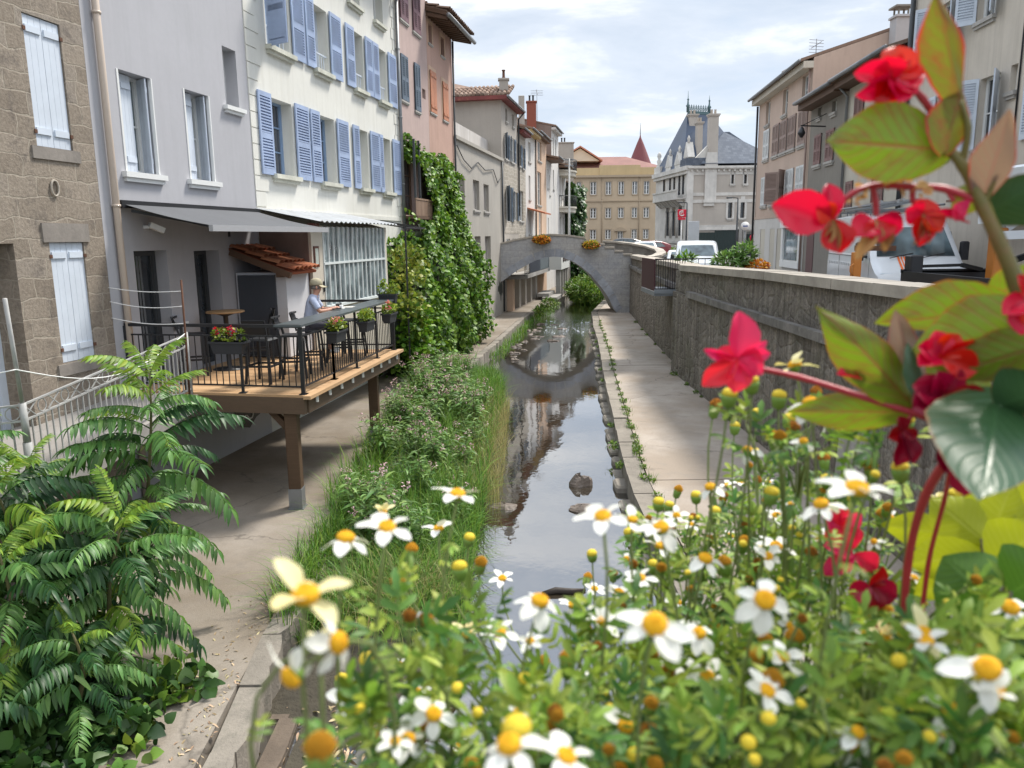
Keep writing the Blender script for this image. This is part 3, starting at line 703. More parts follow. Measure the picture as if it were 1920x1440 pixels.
# awning with its cassette, arms and front bar
M['awn']=pm('awning_fabric',(.10,.105,.115),.8,.1,20,.1,1,.1,80,.003)
a=thing('awning','dark grey folding awning stretched out over the cafe terrace','awning',tuple(FL.w(15.3,0,5.25)))
b=MB();A0,A1=13.0,17.5;TT=1.62
b.grid(lambda u,v:FL.w(A0+.08+(A1-A0-.16)*u,.1+(TT-.1)*v,5.3-.36*v-.03*math.sin(v*3.14)),12,8,0,True,False)
b.build('fabric',M['awn'],a)
b=MB();b.fbox(FL,A0,A1,.01,.13,5.24,5.36);b.build('cassette',M['black'],a)
b=MB();b.fbox(FL,A0,A1,TT-.02,TT+.05,4.85,4.95);b.build('front_bar',pm('awning_bar',(.34,.345,.36),.5,.06),a)
for x in(A0+.25,A1-.3):
    b=MB();b.bar(FL.w(x,.1,5.2),FL.w(x+.5,.85,5.02),.05);b.bar(FL.w(x+.5,.85,5.02),FL.w(x+.06,TT,4.9),.05);b.build('folding_arm',M['dgrey'],a)
# ---------------------------------------------------------------- white house
h=thing('white_house','tall white rendered house with pale blue louvred shutters','house',tuple(FL.w(22,0,.4)))
R2=[(18.5,19.62,1),(21.13,22.15,1),(23.86,24.66,2),(25.9,26.72,2)];R1=[(18.6,19.72),(21.08,22.0),(23.78,24.58),(25.82,26.62)]
W=[(a,c,6.17,7.83,.34) for a,c,_ in R2]+[(a,c,8.93,10.48,.34) for a,c in R1]+[(23.55,24.5,11.2,12.2,.3),(25.65,26.5,11.2,12.2,.3),(20.1,21,11.2,12.2,.3)]+[(26.0,26.9,2.4,4.4,.1)]
b=MB();cut_wall(b,FL,17.595,27.68,-.2,12.9,W);shell(b,FL,17.595,27.68,-.2,12.9,8)
# quoin courses, shallow rounded blocks at both edges
for k in range(23):
    z=5.42+k*.33;b.fbox(FL,17.6,18.2 if k%2 else 18.05,0,.018,z+.012,z+.32);b.fbox(FL,27.2 if k%2 else 27.32,27.675,0,.018,z+.012,z+.32)
b.fbox(FL,17.6,27.6,0,.03,5.28,5.4)
b.build('wall',M['white_render'],h)
SH2=[((18.5,.6,-1),(19.7,.74,1)),((21.1,.55,-1),(22.24,.78,1)),((23.84,.46,-1),(24.78,.8,1)),((25.88,.42,-1),(26.86,.74,1))]
SH1=[((18.58,.6,-1,68),(19.82,.66,1)),((21.08,.5,-1),(22.08,.74,1)),((23.77,.6,-1),(24.68,.55,1)),((25.8,.52,-1),(26.72,.76,1))]
for i in range(4):
    a0,a1,_=R2[i]
    o=window(h,FL,a0,a1,6.17,7.83,.33,M['blue_fr'] if i<2 else M['white_sh'],M['glass'] if i<2 else M['glassb'],2,2 if i>1 else 2,(M['sill'],.14,.1,.1),curtain=(M['curtain'],((.08,.46),)) if i in(2,3) else (pm('dark_curtain',(.10,.11,.13),.9),((.55,.95),)))
    shutters(o,FL,6.13,7.88,SH2[i],M['blue_sh'])
    a0,a1=R1[i]
    o=window(h,FL,a0,a1,8.93,10.48,.33,M['blue_fr'] if i in(0,2) else M['white_sh'],M['glass'] if i in (0,2) else M['glassb'],0,2,(M['sill'],.14,.1,.1),rail=M['white_sh'],curtain=(pm('lilac_curtain',(.32,.33,.42),.9),((.2,.8),)) if i in(1,3) else None)
    shutters(o,FL,8.9,10.52,SH1[i],M['blue_sh'])
for a0,a1 in((20.1,21),(23.55,24.5),(25.65,26.5)):window(h,FL,a0,a1,11.2,12.2,.29,M['upvc'],M['glassb'],0,2,(M['sill'],.12,.09,.08))
b=MB();b.fbox(FL,17.6,27.7,-.5,.55,12.9,13.0);b.fbox(FL,17.6,27.7,-8.2,-.5,12.95,13.1);b.build('roof',M['tile_old'],h)
gutter(h,FL,17.6,27.72,.6,12.86,M['zinc'])
pipe(h,FL,27.62,.09,(5.0,12.3),M['zinc'],.06,3)
b=MB();b.tube([FL.w(27.62,.09,12.3),FL.w(27.6,.3,12.55),FL.w(27.62,.58,12.8)],.06,8);b.build('swan_neck',M['zinc'],h)
window(h,FL,26.0,26.9,2.4,4.4,.09,M['white_sh'],M['white_sh'],2,1,name='door')
# ---------------------------------------------------------------- lean-to veranda on the white house
v=thing('glass_veranda','cream lean-to veranda with tall barred glazing and a corrugated canopy','veranda',tuple(FL.w(20,.6,2.3)))
VT=1.2;b=MB()
cut_wall(b,FL,17.62,22.5,1.75,5.0,[(18.22,22.3,3.2,5.0,.06)],VT)
w=FL.w;b.quad(w(17.62,0,1.75),w(17.62,VT,1.75),w(17.62,VT,4.98),w(17.62,0,5.3));b.quad(w(22.5,VT,1.75),w(22.5,0,1.75),w(22.5,0,5.3),w(22.5,VT,4.98))
b.build('wall',render_wall('veranda_cream_render',(.56,.51,.43),.06,.3,(.36,.32,.26),.2),v)
b=MB();b.fbox(FL,17.595,17.615,.02,VT-.06,1.8,5.02);b.build('party_wall_face',render_wall('brown_render',(.185,.135,.115),.1,.3),v)
b=MB();
for k in range(15):
    a=18.22+4.08*k/14;b.fbox(FL,a-.018,a+.018,VT-.03,VT+.02,3.2,4.99)
b.fbox(FL,18.22,22.3,VT-.02,VT+.03,4.14,4.19);b.fbox(FL,18.22,22.3,VT-.04,VT+.05,3.16,3.22)
b.build('glazing_bar',pm('white_glazing_bar',(.62,.66,.66),.5,.06),v)
m_,t_=nt('veranda_glass');N=NT(t_);co=N.co('Object')
nz=N.noise(N.mapn(co,(1,1,1)),1.6,4,.6);c=N.ramp(nz,[(.34,(.035,.045,.05)),(.48,(.11,.14,.15)),(.6,(.30,.36,.37)),(.72,(.12,.13,.12))])
finish(N,c,.12,None,0,.7);M['vglass']=m_
b=MB();
for k in range(14):
    a=18.22+4.08*k/14
    for z0,z1 in((3.22,4.14),(4.19,4.98)):b.fbox(FL,a+.019,a+4.08/14-.019,VT-.022,VT-.012,z0,z1)
b.build('pane',M['vglass'],v)
b=MB();nn=60
b.grid(lambda u,q:FL.w(17.55+5.1*u,.0+(VT+.28)*q,5.38-.3*q+.02*math.sin(u*nn*2)),180,2,0,True,False)
b.build('corrugated_canopy',pm('fibre_cement',(.40,.42,.44),.7,.12,12,.2,2,dirt=((.2,.2,.18),3,.55,.6)),v)
b=MB();b.fbox(FL,17.7,17.95,VT,VT+.025,4.12,4.56);o=b.build('notice_frame',pm('dark_red_wood',(.10,.04,.03),.5),v)
b=MB();b.fbox(FL,17.745,17.905,VT+.026,VT+.03,4.17,4.51);b.build('notice_sheet',pm('notice_paper',(.42,.46,.42),.5,.3,14),o)
b=MB();b.fbox(FL,18.12,18.17,VT,VT+.03,3.55,3.78);b.bar(FL.w(18.14,VT+.05,3.66),FL.w(18.24,VT+.05,3.66),.02);b.build('door_handle',M['black'],v)
b=MB();b.fbox(FL,17.7,17.95,VT-.1,VT+.06,4.9,5.05);b.build('junction_box',pm('dark_red_box',(.12,.035,.03),.5),v)
# small tiled shed against it
s=thing('tool_shed','little white shed with a dark door and red canal tile roof','shed',tuple(FL.w(16.9,.7,2.3)))
b=MB();w=FL.w
S0,S1,ST=16.45,17.56,1.12
b.fbox(FL,S0+.04,S1,.02,ST,2.32,4.05);b.build('wall',pm('shed_white_render',(.56,.57,.60),.8,.06,9,.1,1),s)
b=MB();b.fbox(FL,S0-.01,S0+.035,.08,ST-.22,2.34,4.0);o=b.build('door',pm('anthracite_door',(.055,.062,.075),.45,.1,6),s)
b=MB();b.fbox(FL,S0-.06,S0-.012,ST-.34,ST-.28,3.1,3.24);b.build('handle',M['black'],o)
b=MB();P=FL.w(S0-.12,-.0,4.58);d=(FL.w(0,1,0)-FL.w(0,0,0));tile_roof(b,P,FL.u,d*1.0+Vector((0,0,-.38)),1.22,1.42,.2,.3,.095);b.build('roof',M['tile_red'],s)
b=MB();b.bar(FL.w(S0-.1,.02,4.47),FL.w(S0-.1,1.3,4.0),.1,.12);b.bar(FL.w(S0-.12,1.05,4.02),FL.w(S1,1.05,4.02),.12,.12);b.build('roof_beam',M['timber'],s)
# ---------------------------------------------------------------- pink and salmon houses
h=thing('pink_house','faded pink house with dark louvred shutters behind the climbing ivy','house',tuple(FL.w(29.5,0,.4)))
W=[(28.05,28.8,9.3,10.78,.1),(29.6,30.22,9.18,10.8,.1),(28.2,29.05,11.9,13.3,.1),(29.65,30.5,11.85,13.3,.1),(30.6,31.02,9.76,10.1,.2),(27.95,29.7,5.5,7.6,.35)]
b=MB();cut_wall(b,FL,27.69,31.37,-.2,14.2,W);shell(b,FL,27.69,31.37,-.2,14.2,8);b.build('wall',M['pink_render'],h)
for i,(a0,a1,z0,z1,_) in enumerate(W[:4]):
    o=window(h,FL,a0,a1,z0,z1,.09,M['brown_fr'],M['dark'],0,1,(M['stone_sill'],.06,.06,.06))
    mt=M['slate_sh'] if i<2 else M['purple_sh'];wd=(a1-a0)/2-.005
    shutters(o,FL,z0+.01,z1-.01,((a0,wd,1),(a1,wd,-1)),mt)
window(h,FL,30.6,31.02,9.76,10.1,.19,M['brown_fr'],M['dark'],0,1)
window(h,FL,27.95,29.7,5.5,7.6,.33,M['brown_fr'],M['glass'],2,2,name='balcony_door')
b=MB();b.fbox(FL,27.7,31.4,-8,.7,14.2,14.35);b.build('roof',M['tile_old'],h);gutter(h,FL,27.7,31.4,.75,14.2,M['zinc'])
bl=thing('wooden_balcony','small brown wooden balcony half hidden in the creeper','balcony',tuple(FL.w(28.9,.3,5.4)))
b=MB();b.fbox(FL,27.9,29.95,.01,.48,5.36,5.46);b.build('floor',M['timber'],bl)
b=MB()
for k in range(15):b.fbox(FL,27.92+.135*k,28.02+.135*k,.42,.445,5.47,6.0)
b.fbox(FL,27.9,29.95,.4,.46,6.0,6.06);b.build('railing',planks('balcony_board',[(.20,.13,.09),(.32,.22,.16)],axis=2),bl)
b=MB()
for a in(27.95,28.5):b.fbox(FL,a-.03,a+.03,.38,.45,6.06,8.0)
b.build('post',M['dgrey'],bl)
h=thing('salmon_house','salmon house with orange shutters and a deep wooden eave','house',tuple(FL.w(33.2,0,.4)))
W=[(31.6,32.42,9.42,10.95,.08),(33.42,34.22,9.38,10.86,.08),(31.62,32.12,11.9,12.6,.25),(33.34,33.92,11.82,12.54,.25)]
b=MB();cut_wall(b,FL,31.38,35.12,-.2,12.85,W);shell(b,FL,31.38,35.12,-.2,12.85,8);b.build('wall',M['orange_render'],h)
for i,(a0,a1,z0,z1,_) in enumerate(W):
    o=window(h,FL,a0,a1,z0,z1,_-.01,M['brown_fr'],M['dark'] if i>1 else M['brown_fr'],0,1,(M['stone_sill'],.05,.05,.05))
    if i<2:
        wd=(a1-a0)/2-.005;shutters(o,FL,z0+.01,z1-.01,((a0,wd,1),(a1,wd,-1)),M['orange_sh'],False)
    b=MB()
    b.fbox(FL,a0-.12,a0,0,.012,z0,z1+.14);b.fbox(FL,a1,a1+.12,0,.012,z0,z1+.14);b.fbox(FL,a0,a1,0,.012,z1,z1+.14);b.build('surround',M['peach'],o)
b=MB();w=FL.w
b.box8([w(31.3,-4,14.0),w(35.5,-4,14.0),w(35.5,.85,12.72),w(31.3,.85,12.72),w(31.3,-4,14.12),w(35.5,-4,14.12),w(35.5,.85,12.84),w(31.3,.85,12.84)]);o=b.build('roof',M['timber'],h)
b=MB();tile_roof(b,w(31.3,-4,14.2),FL.u,(w(0,1,0)-w(0,0,0))*4.85+Vector((0,0,-1.28)),4.2,5.0,.24,.42,.12);b.build('roof_tiles',M['tile_old'],o)
b=MB()
for k in range(12):
    a=31.4+k*.35;b.bar(w(a,.0,12.84),w(a,.82,12.66),.09,.12)
b.build('rafter',M['timber'],o,'row of rafter ends under the eave') if False else b.build('rafters',M['timber'],h)
gutter(h,FL,31.2,35.55,.9,12.72,M['zinc'],.08)
pipe(h,FL,35.05,.07,(2.2,12.7),M['dgrey'],.045,3)
# ---------------------------------------------------------------- cement block
h=thing('cement_building','plain grey cement building with two rows of small blank windows','building',tuple(FL.w(40,0,.4)))
W=[(35.9,36.9,6.0,7.4,.22),(38.6,39.95,6.0,7.4,.22),(40.95,42.2,6.0,7.34,.22),(36.0,37.0,3.48,4.76,.25),(38.7,40.03,3.48,4.76,.25),(41.05,42.5,3.48,4.76,.25)]
b=MB();cut_wall(b,FL,35.13,45.92,-.2,8.85,W);shell(b,FL,35.13,45.92,-.2,8.85,6);b.fbox(FL,35.13,45.95,-.02,.12,8.85,9.0)
b.build('wall',M['cement'],h)
for a0,a1,z0,z1,d in W:
    window(h,FL,a0,a1,z0,z1,d-.02,M['stone_sill'],pm('boarded_pane',(.30,.28,.26),.7,.12,6) if (a0,z0)==(35.9,6.0) else bpy.data.materials['boarded_pane'],0,1,(M['stone_sill'],.08,.09,.05))
b=MB();b.fbox(FL,35.2,45.8,-.9,-.75,8.85,10.0);
b.build('terrace_parapet',render_wall('streaked_parapet',(.50,.47,.44),.05,.7,(.70,.69,.68),.1),h)
b=MB();pts=[FL.w(35.4,.06,8.6),FL.w(36.5,.08,8.1),FL.w(38,.08,7.85),FL.w(39.5,.06,8.25),FL.w(41,.08,8.0),FL.w(43.2,.06,8.2),FL.w(44.2,.08,7.6),FL.w(45.2,.06,7.9)];b.tube(pts,.025,6);b.build('cable',M['black'],h)
b=MB();b.tube([FL.w(45.6,.08,8.8),FL.w(45.55,.08,6.4),FL.w(45.75,.08,4.2),FL.w(45.7,.08,.5)],.055,8);b.build('downpipe',M['dgrey'],h)
b=MB();
for k in range(4):
    pass
cx=[(44.3,2.05),(44.55,2.0),(44.62,2.3),(44.9,2.12),(45.25,2.28),(45.5,2.0),(45.55,1.6),(45.3,1.55),(45.1,1.2),(44.95,1.15),(44.9,1.5),(44.6,1.6),(44.5,1.75),(44.25,1.7)]
b.extr([FL.w(a,.008,z) for a,z in cx],FL.n*.004);b.build('graffiti',M['black'],h)
# ---------------------------------------------------------------- the far row on the left bank
h=thing('hip_roof_house','grey house with a red eave, old tiled hip roof and slate blue shutters','house',tuple(FL.w(48,0,.4)))
W=[(46.9,47.9,9.1,10.5,.12),(48.8,49.9,9.1,10.5,.12),(47.2,47.8,11.2,11.9,.2),(49.4,50,11.2,11.9,.2),(47.2,48.6,5.6,7.6,.15),(49.6,50.8,5.7,7.4,.15),(46.8,48.2,2.5,4.6,.15),(49,50.5,2.5,4.6,.15)]
b=MB();cut_wall(b,FL,45.93,51.2,-.2,12.3,W);shell(b,FL,45.93,51.2,-.2,12.3,9);b.build('wall',M['beige'],h)
b=MB();b.fbox(FL,46.6,51.2,.002,.02,4.9,8.9)
M['lowstone']=stone_wall('pale_rubble',[(.34,.31,.26),(.44,.40,.34),(.52,.47,.40)],(.5,.46,.4),.4,.22,.02,.12,.5,.9)
b=MB();cut_wall(b,FL,46.5,51.19,4.9,8.85,[(x[0]-.05,x[1]+.05,x[2],x[3],.01) for x in W[4:6]],.012);b.build('stone_facing',M['lowstone'],h)
for i,(a0,a1,z0,z1,d) in enumerate(W):
    o=window(h,FL,a0,a1,z0,z1,d-.02,M['upvc'],M['glass'],1,2 if i not in(2,3) else 1,(M['stone_sill'],.08,.08,.05) if i<4 else None)
    if i in(0,1,4,5):
        wd=(a1-a0)/2
        shutters(o,FL,z0,z1,((a0,wd*.9,-1,25 if i in(0,4) else 12),(a1,wd*.9,1)),M['slate_sh'])
b=MB();w=FL.w;ex=.4;zr=12.32
E=[w(45.93-ex,ex,zr),w(51.2,ex,zr),w(51.2,-9,zr),w(45.93-ex,-9,zr)];A,B=w(50.2,-4.5,14.1),w(51.2,-4.5,14.1)
b.poly([E[0],E[1],B,A]);b.poly([E[3],E[0],A]);b.poly([E[2],E[3],A,B]);b.build('roof',M['tile_old'],h)
b=MB();tile_roof(b,w(49.6,-4.4,14.05),(E[3]-E[0]),(E[0]-w(45.93-ex,-4.5,0)).normalized()*0+ (w(45.5,0,0)-w(49.6,0,0))+Vector((0,0,-1.6)),.1,.1) if False else None
b.box8([w(45.5,-9,12.12),w(45.95,-9,12.12),w(45.95,.42,12.12),w(45.5,.42,12.12),w(45.5,-9,12.32),w(45.95,-9,12.32),w(45.95,.42,12.32),w(45.5,.42,12.32)])
b.fbox(FL,45.95,51.25,0,.42,12.12,12.31);b.build('cornice',pm('red_cornice',(.20,.05,.045),.7,.15,4,.3,1,dirt=((.35,.15,.08),3,.55,.7)),h)
b=MB()   # two courses of tiles showing along the near hip
for k in range(40):
    t=.45-.24*k
    for q in range(4):
        p=w(45.5+.42*q,t,12.36+.17*q);e=w(45.5+.42*q+.5,t,12.36+.17*q+.2);b.tube([p,e],[.12,.1],7)
b.build('roof_tiles',M['tile_old'],h)
p=w(46.3,.1,0);chimney(h,(p.x,p.y),.5,.45,12.4,13.2,M['beige'],1);p=w(46.3,-5.8,0);chimney(h,(p.x,p.y),.5,.45,12.5,12.9,M['tile_old'],1)
gutter(h,FL,45.4,51.2,.48,12.25,M['zinc'],.07)
b=MB();b.tube([w(51.15,.45,12.2),w(51.1,.1,11.8),w(51.12,.08,6)],.05,8);b.build('downpipe',M['dgrey'],h)
def far_house(name,label,a0,a1,z1,wm,W,roofm=None,ov=.35,shm=None,eave=None,depth=9,slope=.28,gr=True,zb=-.2,sl=True,bandm=None):
    h=thing(name,label,'house',tuple(FL.w((a0+a1)/2,0,.4)))
    b=MB();cut_wall(b,FL,a0,a1,zb,z1,[(q[0],q[1],q[2],q[3],.2) for q in W]);shell(b,FL,a0,a1,zb,z1,depth)
    w=FL.w;zp=z1+depth*.5*slope
    for a in(a0,a1):b.poly([w(a,0,z1),w(a,-depth/2,zp),w(a,-depth,z1)])
    b.build('wall',wm,h)
    for q in W:
        o=window(h,FL,q[0],q[1],q[2],q[3],.18,M['upvc'],M['glass'],1,2,(M['stone_sill'],.08,.08,.06) if sl else None)
        if len(q)>4 and q[4]:
            wd=(q[1]-q[0])/2;shutters(o,FL,q[2],q[3],((q[0],wd,1),(q[1],wd,-1)) if q[4]=='c' else ((q[0],wd,-1),(q[1],wd,1)),shm)
    b=MB();th=.12
    for t0,t1,za,zb_ in((ov,-depth/2,z1-ov*slope,zp),(-depth-ov,-depth/2,z1-ov*slope,zp)):
        b.box8([w(a0-.05,t0,za+.02),w(a1+.05,t0,za+.02),w(a1+.05,t1,zb_+.02),w(a0-.05,t1,zb_+.02),w(a0-.05,t0,za+.02+th),w(a1+.05,t0,za+.02+th),w(a1+.05,t1,zb_+.02+th),w(a0-.05,t1,zb_+.02+th)])
    b.build('roof',roofm or M['tile_old'],h)
    if eave:
        b=MB();b.fbox(FL,a0,a1,.002,ov-.05,z1-.3,z1-.1);b.build('cornice',eave,h)
    if gr:gutter(h,FL,a0,a1,ov+.05,z1-.06,M['zinc'],.06)
    return h
redc=bpy.data.materials['red_cornice']
far_house('narrow_house','narrow stone house with a dark red eave','' and '' or 51.22,54.2,11.35,M['lowstone'],[(51.5,52.2,9.1,10.4,'o'),(52.9,53.6,9.05,10.35,'o'),(51.7,53.2,5.7,7.6)],None,.45,M['slate_sh'],redc)
h=far_house('pale_house','pale rendered house with a yellow boarded eave','' and '' or 54.22,58.5,11.75,M['offwhite'],[(55.4,56.5,9.7,11.0),(55.5,56.3,7.2,8.8),(55.4,56.6,4.9,6.4)],None,.5,M['white_sh'],pm('yellow_boards',(.42,.30,.13),.7))
pipe(h,FL,58.45,.07,(4.5,11.6),M['dgrey'],.05)
b=MB();w=FL.w;b.box8([w(54.8,0,6.55),w(58,0,6.55),w(58,1.2,6.2),w(54.8,1.2,6.2),w(54.8,0,6.65),w(58,0,6.65),w(58,1.2,6.3),w(54.8,1.2,6.3)]);b.build('door_canopy',M['tile_red'],h)
far_house('peach_house','peach house with a brown eave and deep window openings','' and '' or 58.52,64.5,12.1,M['peach'],[(59.8,61.8,10.2,11.6),(59.6,61.6,7.0,9.4),(60.4,61.8,4.0,6.6)],None,.4,None,M['timber'])
far_house('grey_gable_house','tall pale house with a brown side gable and brick chimney','' and '' or 67.7,72.5,13.6,M['offwhite'],[(68.6,69.3,11.2,12.8),(70.2,70.9,11.2,12.8),(68.6,69.4,8.6,10.2)],M['tile_old'],.4,None,M['offwhite'],12,.22)
HG=bpy.data.objects['grey_gable_house']
b=MB();b.poly([w(67.68,0,-.2),w(67.68,0,13.6),w(67.68,-6,14.92),w(67.68,-12,13.6),w(67.68,-12,-.2)][::-1]);b.build('gable_wall',render_wall('brown_gable_render',(.27,.215,.185),.1,.3),HG)
p=w(66.8,-1.5,0);chimney(HG,(p.x,p.y),.75,.7,12.4,15.3,pm('chimney_brick',(.24,.075,.05),.85,.2,9),2,M['black'])
p=w(58.9,-1.0,0);chimney(bpy.data.objects['peach_house'],(p.x,p.y),.42,.5,11.4,14.4,M['cement'],0,cap=.0)
b=MB();p=w(67.2,-1.1,13.8);b.tube([p,p+Vector((0,0,2.6))],.02,5);
for k in range(4):b.bar(p+Vector((-.5,0,2.5-.12*k)),p+Vector((.5,.2,2.5-.12*k)),.02)
b.bar(p+Vector((-.1,-.8,2.4)),p+Vector((.1,.8,2.3)),.02);b.build('aerial',M['zinc'],HG)
far_house('low_pale_house','low pale house with a dark overhanging eave','' and '' or 64.52,67.66,10.9,M['offwhite'],[(65.2,65.7,8.5,10.0),(66.4,66.9,8.0,9.6),(65.3,65.9,4.6,6.2)],M['tile_old'],1.0,None,M['timber'],9,.2)
h=far_house('balcony_house','white corner house with rounded balconies','' and '' or 72.52,78.5,11.0,M['offwhite'],[(73.2,74.2,8.4,10.2),(75.4,76.4,8.2,10.2),(73.4,74.4,4.6,6.4),(76,77,4.6,6.4)],M['tile_old'],.9,None,M['timber'],9,.2)
for z in(7.2,10.4):
    b=MB();pts=[w(73,0,0)]+[w(75.3+2.3*math.cos(x),1.35*math.sin(x)+.02,0) for x in np.linspace(math.pi,0,9)]
    P=[(q.x,q.y) for q in pts]
    b.prism(P[::-1],z,z+.16);b.prism([(q[0]*.93+.07*w(75.3,0,0).x,q[1]*.93+.07*w(75.3,0,0).y) for q in P[::-1]],z-.35,z);b.build('balcony_slab',M['cream'],h)
    b=MB()
    for x in np.linspace(math.pi,0,22):
        q=w(75.3+2.25*math.cos(x),1.3*math.sin(x)+.02,z+.16);b.tube([q,q+Vector((0,0,.95))],.02,5)
    b.tube([w(75.3+2.25*math.cos(x),1.3*math.sin(x)+.02,z+1.1) for x in np.linspace(math.pi,0,16)],.03,6);b.build('balcony_railing',M['black'],h)
h=far_house('end_house','brownish end house with a tall twin pot chimney','' and '' or 78.52,86,9.8,M['beige'],[(80,81,7.2,8.8),(83,84,7.2,8.8)],M['tile_old'],.6,None,None,8,.3)
p=w(81.5,-.6,0);chimney(h,(p.x,p.y),2.0,1.2,9.6,13.7,M['beige'],2,M['black'],.08)
# ground floors seen through the arch: a long balcony with panels, then a white box room on posts
bl=thing('long_balcony','concrete balcony with dark panels seen through the bridge arch','balcony',tuple(FL.w(51,.7,2.5)))
b=MB();b.fbox(FL,46.6,57.6,.01,1.15,2.28,2.5);b.build('slab',M['conc'],bl)
b=MB();b.fbox(FL,48.6,53,1.08,1.12,2.55,3.55);b.build('panel',pm('navy_panel',(.03,.035,.05),.5),bl)
b=MB();b.fbox(FL,53.05,57.5,1.08,1.12,2.55,3.55);b.build('panel',pm('slate_panel',(.10,.12,.13),.6),bl)
b=MB();b.bar(w(46.7,1.1,3.55),w(48.6,1.1,3.55),.05)
for k in range(8):b.bar(w(46.7+.25*k,1.1,2.5),w(46.7+.25*k,1.1,3.55),.02)
b.build('railing',M['black'],bl)
bx=thing('box_room','white box room standing on concrete posts over the footpath','extension',tuple(FL.w(60,.8,.4)))
b=MB();b.fbox(FL,57.9,63.4,.02,1.95,2.35,4.5);b.build('wall',pm('white_boarding',(.55,.55,.52),.7,.05,6),bx)
for k in range(3):
    b=MB();b.fbox(FL,58.8+1.5*k,59.9+1.5*k,1.95,1.98,2.9,4.1);b.build('window',pm('brown_pane',(.06,.04,.04),.3) if k==0 else bpy.data.materials['brown_pane'],bx)
for k in range(4):
    b=MB();b.fbox(FL,58.2+1.5*k,58.55+1.5*k,1.5,1.85,.38,2.35);b.build('post',M['conc'],bx)
for k in range(5):
    b=MB();b.fbox(FL,46.9+2.3*k,47.6+2.3*k,.01,.35,.38,2.28);o=b.build('pillar',M['peach'] if k==0 else M['beige'],bl)
b=MB();b.fbox(FL,54.6,58,1.0,2.0,.4,.62);b.fbox(FL,55.2,58.4,.6,1.4,.63,.85);tag(b.build('stone_steps',M['conc']),'dark concrete steps under the white box room','steps')
# ivy column on the end house comes with the plants
# ---------------------------------------------------------------- retaining base under the terrace: plaster patches, mural
b=MB()
pts=[(17.7,2.2),(26.8,2.2),(26.8,.9),(25.9,.72),(24.6,.95),(23.2,.8),(21.9,1.0),(20.4,.75),(19.3,.85),(18.2,.62),(17.7,.7)]
b.extr([FL.w(a,.02,z) for a,z in pts],FL.n*.03);b.build('loose_plaster',pm('old_ochre_plaster',(.40,.34,.25),.9,.12,4,.3,1,.4,20,.02,0,.5,(.2,.16,.12),dirt=((.16,.13,.10),2.2,.56,.8)),bpy.data.objects['white_house'])
pts=[(16.2,1.75),(16.5,2.15),(16.62,1.7),(16.9,2.1),(17.05,1.6),(17.3,1.75),(17.45,1.35),(17.3,1.0),(16.9,.92),(16.6,.75),(16.25,.85),(16.05,1.1),(16.0,1.5)]
b=MB();b.extr([FL.w(a,.012,z) for a,z in pts],FL.n*.006);b.build('graffiti',M['black'],bpy.data.objects['grey_house'])
b=MB();b.tube([FL.w(16.3+.1*k,.024,.95+.09*math.sin(k*1.3)+.02*k) for k in range(11)],.018,5);b.build('graffiti_outline',M['white'],bpy.data.objects['grey_house'])
# ---------------------------------------------------------------- cafe terrace deck
DZ=2.3
C0,C1,C2,C3=Vector((-6.33,12.62,0)),Vector((-3.25,12.0,0)),Vector((-2.5,17.1,0)),Vector((-5.48,17.3,0))
M['deck']=planks('deck_board',[(.34,.20,.10),(.46,.29,.155),(.55,.37,.21)],axis=0)
M['beam']=planks('deck_beam',[(.07,.045,.03),(.11,.075,.05),(.15,.10,.065)],axis=0)
dk=thing('terrace_deck','raised timber terrace deck standing on wooden posts over the footpath','deck',(-4.4,14.5,.4))
b=MB();n=36
for k in range(n):
    a,c=(k+.02)/n,(k+.97)/n
    P=[C0.lerp(C3,a),C1.lerp(C2,a),C1.lerp(C2,c),C0.lerp(C3,c)];z=DZ+random.uniform(-.002,.002)
    b.box8([(p.x,p.y,z-.035) for p in P]+[(p.x,p.y,z) for p in P])
b.build('boards',M['deck'],dk)
b=MB();u=(C2-C1).normalized();nr=Vector((u.y,-u.x,0))
def vz(p,z):return Vector((p.x,p.y,z))
b.box8([vz(C1-u*.06,2.25),vz(C1+nr*.12-u*.06,2.25),vz(C2+nr*.12,2.25),vz(C2,2.25),vz(C1-u*.06,2.305),vz(C1+nr*.12-u*.06,2.305),vz(C2+nr*.12,2.305),vz(C2,2.305)]);b.build('edge_board',M['deck'],dk)
b=MB();v=(C0-C1).normalized();b.bar(vz(C0+v*0+u*.02,2.13),vz(C1+u*.02,2.13),.08,.26);b.build('beam',M['beam'],dk)
b=MB();b.bar(vz(C1+u*.1-nr*.02,2.12),vz(C2-nr*.02,2.12),.08,.24);b.build('beam',M['beam'],dk)
b=MB();b.bar(vz(C0.lerp(C3,.5),2.11),vz(C1.lerp(C2,.5)-nr*.07,2.11),.08,.22);b.build('beam',M['beam'],dk)
for k in range(9):      # little metal joist ends under the edge
    p=C1+u*(.35+.56*k)+nr*.06;b=MB();b.bar(vz(p,2.13),vz(p,2.24),.035,.035);b.build('bracket',M['white'],dk)
for px,py,lb in((-3.53,12.2,0),(-2.95,16.35,1)):
    b=MB();b.bevbox(px-.1,px+.1,py-.1,py+.1,.72,2.0,.012);o=b.build('post',M['wood_dark'],dk)
    b=MB();b.box(px-.108,px+.108,py-.108,py+.108,.4,.74);b.box(px-.13,px+.13,py-.13,py+.13,.4,.412);b.build('post_shoe',M['zinc'],o)
    b=MB();b.bar((px,py,1.72),(px+.02,py+.34,2.02),.1,.1);b.bar((px-.05,py,1.72),(px-.34,py+.06,2.02),.1,.1) if lb==0 else None;b.build('brace',M['wood_dark'],o)
